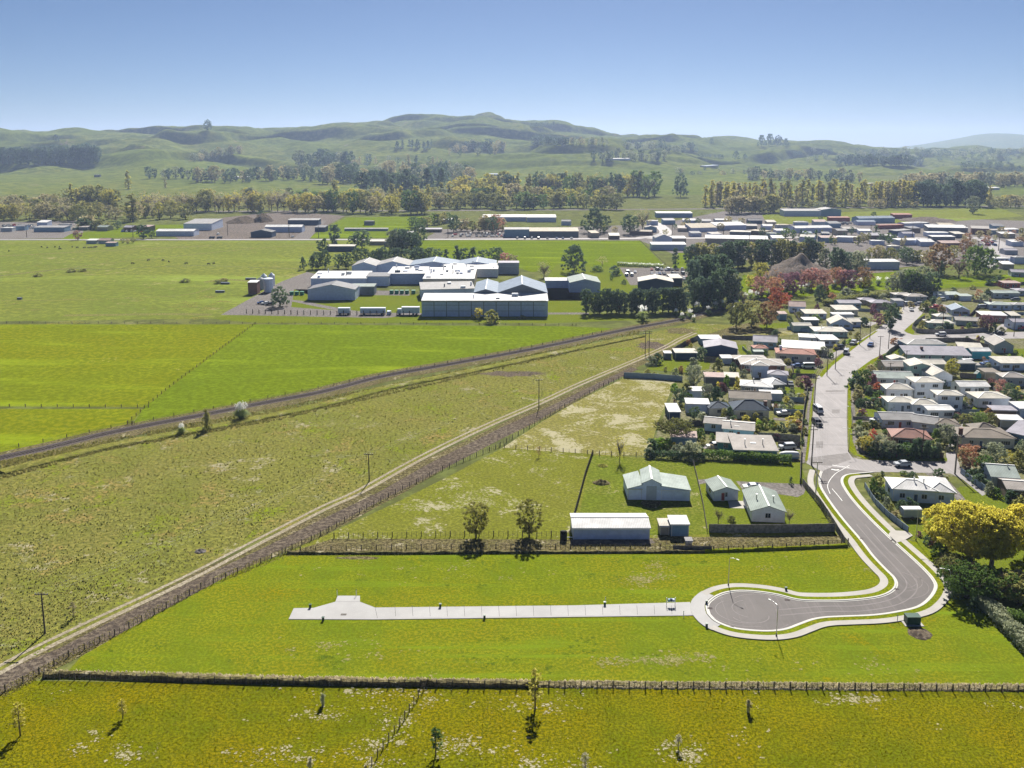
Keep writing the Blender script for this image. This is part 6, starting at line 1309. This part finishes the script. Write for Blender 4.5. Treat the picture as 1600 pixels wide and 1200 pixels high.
trow('low willow in the river belt right of centre', ['round','wide'], ['olive','brown','olive','green'], 675, 327, 965, 326, 26, 20, 28, 1.1, jy=2)
trow('tall wood tree front row beyond river', ['oval','poplar','thin','pine'], ['green','olive','gold','pine'], 780, 309, 1027, 308, 34, 32, 42, 1.0, jy=1.5)
trow('poplar above the willows left of the tall wood', ['poplar','oval'], ['brown','gold'], 705, 306, 800, 306, 12, 26, 36, 1.2, jy=2)
trow('slim golden poplar rising behind the centre river belt', ['poplar','poplar','oval'], ['gold','olive','gold','brown'], 560, 322, 830, 318, 18, 26, 38, 1.5, jy=2)
trow('mixed river bank tree behind centre willows', ['round','oval','thin'], ['olive','brown','gold','greygreen','green'], 380, 322, 700, 322, 30, 20, 30, 1.15, jy=2)
trow('riverside willow in the back row right of centre', ['round','oval'], ['olive','gold','brown','green'], 700, 318, 960, 318, 20, 20, 28, 1.2, jy=2)
trow('slim golden poplar in the back row beyond town', ['poplar'], ['gold','gold','olive'], 1100, 318, 1440, 317, 26, 28, 38, 1.5, jy=1.5)
tree('wide', 1063, 308, 36, 'pine', 'lone dark tree on plain right of tall wood', .6)
trow('golden column poplar in first row right of plain', ['poplar'], ['gold','gold','brown'], 1100, 322, 1195, 324, 17, 28, 40, 1.2, jy=1.5)
trow('rounded brown willow below first poplar row', ['round','wide'], ['brown','olive'], 1135, 334, 1215, 332, 8, 22, 30, 1.15, jy=1)
trow('column poplar in the gappy second row', ['poplar'], ['gold','brown','olive','gold'], 1196, 322, 1352, 322, 17, 30, 44, 1.3, jy=2)
trow('column poplar in dense third row', ['poplar'], ['gold','gold','brown'], 1358, 322, 1428, 322, 16, 36, 42, 1.2, jy=1)
trow('tall dark pine right of the dense poplar row', ['pine','oval'], ['pine','pine','dark'], 1432, 322, 1536, 322, 15, 32, 44, .9, jy=1)
tree('round', 1520, 334, 28, 'greygreen', 'round grey green tree on grass beyond town', .9); tree('poplar', 1546, 318, 28, 'gold', 'single golden poplar near the right edge', 1.6)
trow('brown willow at right edge of river flats', ['round','wide'], ['brown','olive','gold'], 1536, 322, 1606, 322, 9, 13, 20, 1.2, jy=5)
trow('low brown thicket tree below second poplar row', ['round'], ['brown','olive','greygreen'], 1215, 325, 1440, 325, 18, 9, 15, 1.3, jy=1)
trow('tree in far brown wood behind right poplars', ['oval','round'], ['brown','greygreen','brown'], 1405, 293, 1606, 292, 34, 18, 24, 1.1, jy=1.5, ground=T)
trow('tree in mixed copse beyond second poplar row', ['round','pine'], ['pine','greygreen','brown'], 1165, 280, 1345, 284, 22, 12, 20, 1.1, jy=3, ground=T)
trow('dark pine in far shelterbelt on right rise', ['pine','round'], ['pine','dark'], 1310, 258, 1438, 260, 22, 13, 18, 1.1, jy=.6, ground=T)
trow('dark hedge pine at far right rise', ['round'], ['pine'], 1503, 263, 1568, 264, 12, 9, 11, 1.2, jy=.4, ground=T)
trow('clipped hedge tree on the plain below centre ridge', ['round'], ['pine'], 1087, 246, 1134, 247, 9, 4.5, 6, 1.3, jy=.3, ground=T)
for x, y, hh in [(1150,249,13),(1164,249,9),(1112,225,9),(1190,229,17),(1203,229,19),(1216,229,17),(1228,229,12),(88,222,11),(325,204,17),(1180,277,15),(1195,276,12),(1580,268,11),(1592,269,10)]: tree('wide', x, y, hh, 'pine', 'dark round tree on far rise', .75, None, T)
trow('dark pine in the left hillside plantation', ['pine','cone'], ['pine','dark'], -4, 258, 157, 256, 30, 22, 29, 1, jy=1, ground=T)
trow('dark pine behind the left hillside plantation', ['pine','cone'], ['pine'], -4, 252, 150, 248, 24, 18, 24, 1.1, jy=2, ground=T)
trow('tree at foot of left knoll', ['wide','round','pine'], ['pine','greygreen'], 228, 279, 300, 280, 7, 14, 20, 1, jy=1, ground=T)
trow('tree along the foot of left hills', ['round','pine','oval'], ['pine','greygreen','brown','dark'], 300, 284, 500, 282, 32, 14, 26, 1, jy=3, ground=T)
trow('tree along the foot of central hills', ['pine','round','oval'], ['pine','greygreen','dark','pine','brown'], 500, 284, 740, 284, 44, 16, 30, 1, jy=4, ground=T)
trow('tall dark tree standing before the central hills', ['pine','cone'], ['pine','dark'], 560, 305, 690, 303, 14, 26, 44, 1, jy=3, ground=T)
trow('brown wood tree in left gully', ['round','oval'], ['brown','greygreen'], 300, 254, 380, 240, 14, 10, 15, 1.2, jy=2, ground=T)
trow('dark wood tree in gully below central ridge', ['pine','round'], ['pine','greygreen','dark'], 466, 262, 548, 258, 18, 16, 26, 1, jy=5, ground=T)
trow('scattered tree on dry slope', ['round','cone'], ['pine','brown','greygreen'], 540, 262, 720, 262, 26, 8, 14, 1.1, jy=9, ground=T)
trow('conifer in the short row on slope', ['cone'], ['pine'], 616, 232, 676, 232, 10, 9, 14, 1.1, jy=3, ground=T)
trow('tree in wood on the central slope', ['round','pine'], ['greygreen','pine','brown'], 700, 240, 790, 236, 20, 9, 15, 1.1, jy=6, ground=T)
trow('pine of the small hilltop plantation', ['cone','round'], ['pine'], 826, 199, 868, 198, 12, 6, 8, 1.2, jy=.5, ground=T)
trow('dark tree in wood under hilltop plantation', ['round'], ['pine'], 834, 226, 885, 228, 13, 10, 14, 1.2, jy=2, ground=T)
trow('pale bare tree on the ridge right of plantation', ['oval'], ['brown','greygreen'], 880, 227, 950, 226, 14, 8, 12, 1.1, jy=1, ground=T)
trow('tree near the hill homestead', ['round','pine'], ['greygreen','pine'], 926, 250, 1040, 250, 18, 9, 17, 1, jy=3, ground=T)
trow('tree in hazy wood on right ridge', ['round'], ['greygreen','pine'], 975, 232, 1090, 236, 22, 8, 13, 1.2, jy=4, ground=T)
trow('tree on hazy plain at right', ['round'], ['pine','greygreen'], 1240, 247, 1600, 250, 44, 6, 10, 1.4, jy=7, ground=T)
trow('tree along far right ridge', ['round'], ['pine','greygreen'], 1340, 240, 1600, 241, 30, 6, 10, 1.4, jy=2, ground=T)
trow('small tree on the plain before right hills', ['round','bush'], ['pine','greygreen','brown'], 1050, 268, 1230, 272, 14, 4, 8, 1.3, jy=4, ground=T)
def patches(name, label, segs, n, mat, smin, smax, seed, z=.055):
    R_ = random.Random(seed); mb = MB(); cl = None
    for i in range(n):
        if cl is None or R_.random() < .12:
            x0, y0, x1, y1, sx, sy = R_.choice(segs); t = R_.random(); cl = (P(x0+(x1-x0)*t+R_.gauss(0, sx), y0+(y1-y0)*t+R_.gauss(0, sy)), R_.uniform(.2, 1.1)*(1+smax))
        p = cl[0]+Vector((R_.gauss(0, cl[1]), R_.gauss(0, cl[1]*.8), 0)); q = R_.uniform(smin, smax)*R_.random()**.6
        k = 9; ph = R_.random()*6.28; vs = [(p.x+math.cos(6.283*j/k+ph)*q*R_.uniform(.35, 1.3), p.y+math.sin(6.283*j/k+ph)*q*.8*R_.uniform(.35, 1.3), z+i*1e-5) for j in range(k)]
        mb.add(vs, [tuple(range(k))])
    o = mb.build(name, mat); return stuff(o, label, 'ground patches')
DRYM = grass('dead_grass', (.42,.38,.27), (.34,.31,.19), (.24,.22,.11), big=.3, mid=1, fine=3, bump=.4)
patches('dead_grass_patches', 'pale patches of dead grass in foreground pasture', [(665,1078,580,1200,7,3),(665,1078,580,1200,14,6),(640,1110,560,1180,14,8),(700,1165,740,1160,12,6),(500,1083,660,1079,30,2),(470,1115,520,1120,18,4),(130,1160,200,1180,30,8),(560,1180,400,1180,30,8),(780,1195,900,1180,60,12),(1050,1165,1070,1190,14,5),(1300,1095,1380,1092,18,2),(400,1140,900,1150,260,40),(1100,1150,1500,1180,200,30),(860,1100,840,1100,30,6)], 2600, DRYM, .06, .34, 4)
patches('dead_grass_patches', 'pale scalped patches on the new lots', [(965,1035,1110,1026,16,2.5),(965,1035,1110,1026,16,2.5),(1020,1033,1070,1029,12,2),(985,910,1030,904,9,4),(985,910,1030,904,9,4),(1022,878,1030,890,4,4),(930,1030,960,1036,8,2),(460,1000,600,1030,60,12),(500,890,900,900,120,10),(1200,1020,1400,1050,80,12),(1190,868,1380,900,40,8),(500,1005,700,1035,60,10)], 1500, grass('scalped_grass', (.30,.265,.14), (.24,.23,.07), (.17,.17,.05), big=.3, mid=1, fine=3, bump=.4), .08, .42, 5)
patches('pasture_mottles', 'darker rushes dotted over the wide left pasture', [(0,440,600,440,20,25),(0,480,350,480,20,12),(40,395,600,392,20,8)], 500, M_ROUGH, .5, 3.5, 11, .05)
patches('weed_patches', 'darker green weed patches on the new lots', [(700,880,1300,870,200,6),(800,1010,1300,1040,300,20),(250,1020,900,1040,200,15),(600,915,1000,920,160,12)], 900, grass('weeds', (.09,.13,.008), (.12,.17,.010), (.07,.10,.01), big=.3, mid=1, fine=3, bump=.5), .08, .5, 6, .052)
# --- far trees past counting: one mass
def mass():
    VV, TT, MI = [], [], []; names = sorted({m[4] for m in MASS})
    for kind, x, y, hp, col, w, gr in MASS:
        p = gr(x, y) if gr else P(x, y); hm = hp*(p.y*ct+(H-p.z)*st)/FPX
        me = proto(kind, RNG.randrange(3), 1)[0]; n = len(me.vertices); v = np.empty(n*3, np.float32); me.vertices.foreach_get('co', v); v = v.reshape(-1, 3)
        t = np.empty(len(me.polygons), np.float32); me.attributes['tint'].data.foreach_get('value', t); a = rn(0, 6.28); c_, s_ = math.cos(a), math.sin(a)
        k = n//3; pick = np.arange(k)[::2] if hp < 11 else np.arange(k); v3 = v.reshape(k, 3, 3)[pick]
        q = np.empty_like(v3); q[..., 0] = (v3[..., 0]*c_-v3[..., 1]*s_)*hm*w+p.x; q[..., 1] = (v3[..., 0]*s_+v3[..., 1]*c_)*hm*w+p.y; q[..., 2] = v3[..., 2]*hm+p.z
        VV.append(q.reshape(-1, 3)); TT.append(np.clip(t[pick]+rn(-.2, .2), 0, 1)); MI += [names.index(col)]*len(pick)
    me = tri_mesh('far_woodland', np.concatenate(VV), np.concatenate(TT), LEAF[names[0]])
    for nm in names[1:]: me.materials.append(LEAF[nm])
    me.polygons.foreach_set('material_index', np.array(MI, dtype=np.int32)); me.update()
    stuff(obj('far_woodland', me), 'far copses and scattered small trees over the plain and hills', 'woodland')
mass()
# --- tufts of grass (nobody could count them)
def tufts(name, label, poly, n, hmin, hmax, col, seed, flatn=1, dens=None):
    r = np.random.RandomState(seed); xs = [q[0] for q in poly]; ys = [q[1] for q in poly]; pts = []
    def inside(x, y):
        c = False; j = len(poly)-1
        for i in range(len(poly)):
            (xi, yi), (xj, yj) = poly[i], poly[j]
            if (yi > y) != (yj > y) and x < (xj-xi)*(y-yi)/(yj-yi)+xi: c = not c
            j = i
        return c
    while len(pts) < n:
        x, y = r.uniform(min(xs), max(xs)), r.uniform(min(ys), max(ys))
        if not inside(x, y): continue
        p = P(x, y)
        if noise.noise(Vector((p.x*.09, p.y*.09, seed)))+.5*noise.noise(Vector((p.x*.4, p.y*.4, seed))) > r.uniform(-.7, .3): pts.append((p.x, p.y, 0.03))
    pts = np.array(pts); k = 9; idx = np.repeat(np.arange(n), k); m_ = len(idx); a = r.uniform(0, 6.28, m_); hh = r.uniform(hmin, hmax, n)[idx]*r.uniform(.6, 1, m_)
    b = np.stack([np.cos(a), np.sin(a), np.zeros(m_)], 1); s_ = np.stack([-b[:, 1], b[:, 0], np.zeros(m_)], 1); c = pts[idx]+b*(hh*.25)[:, None]
    w = (hh*.42)[:, None]; e = c-b*(hh*.2)[:, None]; e[:, 2] += hh*.8
    V = np.stack([c-s_*w, c+s_*w, e], 1).reshape(-1, 3); o0 = pts.mean(0)
    o = obj(name, tri_mesh(name, V-o0, r.rand(n)[idx]*.8+r.rand(m_)*.2, LEAF[col]), None, o0); return stuff(o, label, 'grass')
tufts('grass_tufts', 'short olive grass tufts of the foreground pasture', [(0,1092),(70,1070),(500,1078),(1200,1084),(1640,1090),(1640,1215),(-20,1215),(-20,1100)], 9000, .08, .18, 'grassd', 1)
tufts('grass_tufts', 'sparse tufts on the new lots', [(130,1035),(325,912),(441,875),(900,868),(1320,862),(1380,900),(1300,930),(1100,915),(1060,935),(560,925),(440,970),(1080,1000),(1260,985),(1480,950),(1620,1072),(500,1060),(110,1048)], 3500, .05, .13, 'bright', 2)
tufts('rough_grass', 'tall rough grass of the wide middle pasture', [(0,755),(160,708),(420,662),(700,595),(1000,532),(1040,535),(900,594),(740,668),(560,762),(300,885),(60,1005),(0,1030)], 12000, .12, .34, 'grassr', 3)
tufts('weed_clumps', 'dark green weed clumps of the wide middle pasture', [(0,755),(160,708),(420,662),(700,595),(1000,532),(1040,535),(900,594),(740,668),(560,762),(300,885),(60,1005),(0,1030)], 1800, .15, .5, 'olive', 13)
tufts('rough_grass', 'tussocks along the railway cutting', [(0,722),(160,688),(420,640),(700,582),(1000,516),(1000,528),(700,596),(420,660),(160,706),(0,750)], 6000, .3, .8, 'grassr', 4)
tufts('bank_grass', 'dry grass along ditch bank and fences', [(70,1047),(500,1058),(1000,1066),(1640,1070),(1640,1081),(1050,1077),(840,1075),(830,1069),(500,1064),(70,1053)], 6500, .2, .5, 'pale', 5)
tufts('bank_grass', 'dry grass along upper bank and soil strip', [(0,1076),(110,1018),(325,905),(441,858),(700,855),(1320,845),(1322,856),(700,868),(450,870),(325,918),(110,1034),(0,1094)], 4500, .08, .28, 'grassr', 6)
# ------------------------------------------------------------------ vehicles
CARP = {}
def car_protos(style):
    if style in CARP: return CARP[style]
    L, Wd, Hh = dict(hatch=(4.1,1.75,1.5), van=(4.8,1.85,1.95), suv=(4.6,1.85,1.75), ute=(5.1,1.85,1.75))[style]; w = Wd/2
    prof = dict(hatch=[(-2.0,.35),(-2.05,.7),(-1.95,.95),(-1.0,1.0),(-.35,1.45),(.9,1.5),(1.75,1.1),(2.03,1.0),(2.05,.35)],
                van=[(-2.35,.35),(-2.4,.8),(-2.2,1.05),(-1.6,1.85),(-1.2,1.95),(2.2,1.95),(2.38,1.2),(2.4,.35)],
                suv=[(-2.25,.35),(-2.3,.75),(-2.2,1.05),(-1.2,1.12),(-.6,1.68),(1.7,1.75),(2.2,1.15),(2.3,1.0),(2.3,.35)],
                ute=[(-2.5,.35),(-2.55,.75),(-2.4,1.05),(-1.4,1.1),(-.8,1.7),(.5,1.75),(.8,1.1),(2.5,1.1),(2.55,.35)])[style]
    mb = MB(); n = len(prof)
    ins = [.0 if z < 1.05 else .16 for x, z in prof]
    vs = [(x, -w+i_, z) for (x, z), i_ in zip(prof, ins)]+[(x, w-i_, z) for (x, z), i_ in zip(prof, ins)]
    mb.add(vs, [tuple(range(n)), tuple(range(2*n-1, n-1, -1))]+[(i, n+i, n+(i+1) % n, (i+1) % n) for i in range(n)])
    g = MB(); up = [(x, z) for x, z in prof if z > 1.05]; xa, xb = min(x for x, z in up), max(x for x, z in up); zt = max(z for x, z in up)
    for sgn in (-1, 1):
        y = sgn*(w-.08); g.add([(xa-.35, y+sgn*.06, 1.08), (xb+.25, y+sgn*.06, 1.08), (xb-.05, y-sgn*.06, zt-.14), (xa+.1, y-sgn*.06, zt-.14)], [(0,1,2,3) if sgn < 0 else (3,2,1,0)])
    i0 = [i for i, (x, z) in enumerate(prof) if z > 1.3][0]; (x0, z0), (x1, z1) = prof[i0-1], prof[i0]
    g.add([(x0+.06,-w+.2,z0+.06),(x0+.06,w-.2,z0+.06),(x1-.05,w-.24,z1-.04),(x1-.05,-w+.24,z1-.04)], [(0,3,2,1)])
    g.v = [(x-(.03 if abs(y) < w-.19 else 0), y, z+.02) for x, y, z in g.v]
    i1 = [i for i, (x, z) in enumerate(prof) if z > 1.3][-1]; (x1, z1), (x0, z0) = prof[i1], prof[i1+1]
    g.add([(x1+.06,-w+.24,z1-.03),(x1+.06,w-.24,z1-.03),(x0-.03,w-.2,z0+.1),(x0-.03,-w+.2,z0+.1)], [(0,3,2,1)])
    wh = MB().tube([(0,-.11,0),(0,.11,0)], .33, 14); rim = MB().tube([(0,-.125,0),(0,.125,0)], .19, 10)
    CARP[style] = (mb.mesh('body', [MATS['paint_white']]), g.mesh('window', [M_GLASS]), wh.mesh('wheel', [M_RUB]), rim.mesh('rim', [M_STEEL]), MB().box(-.03,-.18,-.08,.03,.18,.08).mesh('headlight', [M_WIN]), L, w)
    return CARP[style]
PAINT = dict(white=(.75,.75,.74), silver=(.45,.47,.5), black=(.03,.03,.035), blue=(.06,.12,.3), red=(.45,.03,.03), grey=(.16,.17,.18), green=(.05,.14,.09))
for k, c in PAINT.items():
    m = simple('paint_'+k, c, .25, var=.02, spec=.5)
def car(label, px, py, col, style='hatch', rz=0, detail=True, cat='car', group=None, z=.08):
    body, win, wh, rim, hl, L, w = car_protos(style); p = P(px, py)
    r = thing('parked_car' if style != 'van' else 'parked_van', label, cat, (p.x, p.y, z), rz, group)
    b = obj('body', body, r); setmat(b, MATS['paint_'+col]); obj('window', win, r)
    for sx in (-.31, .31):
        for sy in (-1, 1):
            o = obj('wheel', wh, r, (L*sx, sy*(w-.08), .33))
            if detail: obj('rim', rim, o)
    if detail:
        for sy in (-.6, .6): obj('headlight', hl, r, (-L/2+.03, sy*w, .72))
PI2 = math.pi/2
car('silver van parked on the west kerb, farther one', 1278, 644, 'white', 'van', PI2*1.02, z=.1); car('dark car with pale roof parked on west kerb, nearer one', 1276.5, 664, 'black', 'suv', PI2*1.02)
car('white hatchback on the driveway of navy roofed house', 1224, 649, 'white', 'hatch', 0); car('dark green van parked on upper street kerb', 1403, 498, 'green', 'van', PI2); car('silver car parked on lower upper street kerb', 1390, 509, 'silver', 'hatch', PI2*.8)
car('silver car near top of the street', 1435, 477, 'silver', 'suv', 0); car('pale blue car on the verge at street top', 1418, 477, 'silver', 'van', .2); car('dark blue car by the lilac hip house', 1425, 478, 'blue', 'hatch', .4)
car('white car beside green porch house', 1470, 470, 'white', 'suv', .2); car('pale van behind blue grey gable house', 1534, 482, 'silver', 'van', 0); car('red car at right edge driveway', 1597, 515, 'red', 'hatch', 0); car('white car at the green porch house lawn', 1444, 470, 'white', 'hatch', .5)
car('white car behind the small farm house', 1174, 765, 'white', 'hatch', 0); car('white van on drive above white L shaped house', 1494, 684, 'white', 'hatch', .3); car('black car on verge beside turquoise bungalow', 1310, 545, 'black', 'suv', .3); car('pale blue car on the kerb slope', 1333, 538, 'silver', 'suv', PI2*.6)
car('dark suv in front of grey park house', 1586, 470, 'grey', 'suv', 0)
for x, y, c_, sy_, rz in [(1230,702,'silver','suv',.1),(1245,574,'blue','hatch',0),(1262,575,'white','van',0),(1235,603,'grey','hatch',1.4),(1370,660,'white','hatch',.1),(1375,629,'red','hatch',0),(1515,613,'silver','suv',.3),(1398,575,'black','ute',0),(1510,569,'white','van',.1),(1540,571,'blue','hatch',.1),
   (1460,482,'red','suv',.3),(1345,503,'white','ute',.1),(1288,531,'silver','hatch',.1),(1322,553,'silver','van',PI2*.7),(1360,541,'blue','hatch',PI2*.62),(1424,486,'white','hatch',PI2*.8),(1470,525,'white','suv',0),(1560,523,'black','hatch',0),(1508,640,'grey','ute',.5),(1410,729,'silver','hatch',0),(1118,701,'white','ute',.1)]:
    hx, hy, sn, _ = near_house(x, y); car('%s %s parked near the %s' % (c_, {'hatch':'car','suv':'wagon','van':'van','ute':'pickup'}[sy_], sn), x, y, c_, sy_, rz, False)
for i in range(3): car('car beside the factory drive tree', 408+i*7, 475+i, ['blue','white','black'][i], 'hatch', .3, False)
r = thing('parked_boat', 'white covered boat on its trailer beside teal walled house', 'boat', P(1233, 717))
MB().tube([(-2.6,0,.9),(-2.3,0,1.0),(-1,0,1.1),(1,0,1.1),(2.2,0,1.05),(2.6,0,1.0)], [.35,.8,1.0,1.0,.9,.3], 12).build('cover', M_WIN, r, True)
MB().box(-2.4,-.9,.35,2.4,.9,.75).build('hull', wallm('blue'), r); MB().tube([(0,-1,.35),(0,-.8,.35)], .33, 10).tube([(0,.8,.35),(0,1,.35)], .33, 10).build('wheel', M_RUB, r)
# truck at factory door, caravan, tractor
p = P(641, 492); r = thing('freight_truck', 'white box truck backed against largest factory shed', 'truck', p)
MB().box(-4,-1.2,1,4.5,1.2,4.0).build('cargo_box', wallm('white'), r); MB().box(-6,-1.15,.7,-4.2,1.15,3.1).build('cab', wallm('paleblue_shade'), r); MB().box(-6.05,-1,1.7,-5.9,1,2.8).build('windscreen', M_GLASS, r)
for q in (-5,1.5,3): MB().tube([(q,-1.2,.5),(q,-.9,.5)], .5, 10).tube([(q,.9,.5),(q,1.2,.5)], .5, 10).build('wheel', M_RUB, r)
p = P(1425,803); r = thing('caravan', 'grey caravan beside the brick garden wall under willow', 'caravan', P(1427,812))
rect_roof(mbr := MB(), mbw := MB(), lambda v: (v[0]-2.2, v[1], v[2]+.5), 4.0, 2.1, 1.6, 'arc', .3, oh=.02, th=.05); mbr.build('roof', M_WIN, r); mbw.build('body', wallm('grey'), r)
MB().tube([(-.2,0,.35),(-.2,.25,.35)], .35, 10).build('wheel', M_RUB, r)
def lot(desc, x0, y0, x1, y1, nx, ny, jit=1):
    for j in range(ny):
        for i in range(nx):
            if RNG.random() < .18: continue
            x = x0+(x1-x0)*(i+rn(.2,.8))/nx; y = y0+(y1-y0)*(j+.5)/ny
            c = RNG.choice(['white','white','silver','black','blue','grey','red','silver'])
            car('%s car %s' % (c, desc), x, y, c, RNG.choice(['hatch','suv','hatch','van']), PI2+rn(-.2,.2), False)
lot('in factory car park', 1016, 420, 1068, 425, 8, 1); lot('in middle row of factory car park', 1014, 428, 1070, 430, 8, 1); lot('at front row of factory car park', 1012, 434, 1078, 441, 9, 1); lot('at left side of factory car park', 976, 424, 996, 434, 3, 2)
lot('in the dealer yard by main road', 706, 366, 790, 371, 16, 2); lot('on main road verge by tan depot', 800, 373, 900, 373.5, 8, 1); lot('in the town yard left', 1080, 354, 1170, 357, 10, 1)
lot('in the central town yard', 1282, 349, 1340, 352, 9, 2); lot('in left wrecking yard', 2, 352, 55, 359, 7, 3); lot('by farm gear yard', 190, 359, 222, 364, 5, 2); lot('on the right town road', 1530, 376, 1556, 386, 3, 3); lot('at the right town shops', 1560, 360, 1598, 372, 5, 2)
lot('beside grey hangar', 335, 366, 350, 368, 2, 1); lot('by the glasshouse shed', 450, 370, 478, 372, 3, 1)
for x in (335, 352, 372): pass
for i, (x, c) in enumerate([(331,'black'),(343,'grey')]): car('dark truck at the roadside near white workshop', x, 373, c, 'van', 0, False)
# ------------------------------------------------------------------ grazing animals
def beast(name, label, px, py, col, hh=1.35, ground=None, cache={}):
    if 'm' not in cache:
        mb = MB()
        mb.tube([(-1.0,0,1.0),(-.9,0,1.02),(-.4,0,.95),(.3,0,.93),(.75,0,1.0),(.95,0,1.08)], [.12,.30,.36,.35,.30,.18], 10)
        mb.tube([(.85,0,1.1),(1.15,0,.95),(1.3,0,.6),(1.38,0,.32),(1.45,0,.18)], [.2,.15,.13,.12,.06], 8)
        for x in (-.78, .68):
            for y in (-.2, .2): mb.tube([(x,y,.9),(x+(.06 if x < 0 else -.02),y,.5),(x,y,.25),(x,y,0)], [.15,.09,.06,.06], 7)
        mb.tube([(-1.0,0,1.1),(-1.12,0,.8),(-1.12,0,.45)], [.05,.03,.05], 5)
        mb.tube([(1.12,-.05,1.02),(1.05,-.25,1.05)], [.05,.03], 5); mb.tube([(1.12,.05,1.02),(1.05,.25,1.05)], [.05,.03], 5)
        cache['m'] = mb.mesh('cow', [M_RUB], True)
    o = obj(name, cache['m'], None, P(px, py), rn(0, 6.28)); o.scale = (hh/1.35,)*3; setmat(o, col); tag(o, label, 'cow'); return o
CB, CBr = simple('cow_black', (.025,.02,.02), .8), simple('cow_brown', (.16,.09,.05), .8)
for x, y in [(14,393),(65,387),(74,388),(86,387),(93,387),(94,390),(113,387),(121,388),(132,388),(138,388),(142,388),(148,387.5),(150,387)]: beast('cow', 'black cow grazing below the main road at left', x, y, CB)
for x, y in [(207,413),(255,408),(264,410),(291,413),(232,408),(326,414),(334,413)]: beast('cow', 'dark cow scattered in the wide left pasture', x, y, CB)
for x, y, w in [(31,468,3),(352,444,7),(392,437,9),(344,457,7)]: box_thing('feed_trough', 'dark feed trough in the wide left pasture', 'trough', x, y, w*.7, 1.5, 1.0, wallm('slate'))
# ------------------------------------------------------------------ haze
hz = MB().box(-12000, -260, -4, 12000, 13800, 330).build('haze', [bpy.data.materials.new('haze_air')])
hz['kind'] = 'stuff'; hz['label'] = 'pale blue haze over the valley'; hz['category'] = 'haze'
m = hz.data.materials[0]; m.use_nodes = True; nn = m.node_tree.nodes; nn.remove(nn['Principled BSDF'])
pv = nn.new('ShaderNodeVolumePrincipled'); pv.inputs['Color'].default_value = (.46, .58, .88, 1); pv.inputs['Density'].default_value = .8e-4; pv.inputs['Anisotropy'].default_value = .3
m.node_tree.links.new(pv.outputs[0], nn['Material Output'].inputs['Volume'])

# ------------------------------------------------------------------ labels that would be alike get their place among their like
ORD = ['first','second','third','fourth','fifth','sixth','seventh','eighth','ninth','tenth']+['%dth' % i for i in range(11, 400)]
for k in (21,31,41,51,61,71,81,91,101,121): ORD[k-1] = '%dst' % k
for k in (22,32,42,52,62,72,82,92,102,122): ORD[k-1] = '%dnd' % k
for k in (23,33,43,53,63,73,83,93,103,123): ORD[k-1] = '%drd' % k
by = {}
for o in THINGS: by.setdefault(o['label'], []).append(o)
for lab, os_ in by.items():
    n = len(os_)
    if n < 2: continue
    os_.sort(key=lambda o: proj(o.location)[0])
    for i, o in enumerate(os_):
        if n == 2: s = ('left', 'right')[i]+' one of two'
        elif i == 0: s = 'leftmost of %d' % n
        elif i == n-1: s = 'rightmost of %d' % n
        else: s = '%s from left of %d' % (ORD[i], n)
        o['label'] = lab+', '+s
        if 'group' not in o: o['group'] = lab
print('THINGS', len(THINGS), 'OBJECTS', len(bpy.data.objects), 'longest label', max(len(o['label'].split()) for o in THINGS))
for o in THINGS:
    if not 4 <= len(o['label'].split()) <= 16: print('LABEL', len(o['label'].split()), o['label'])
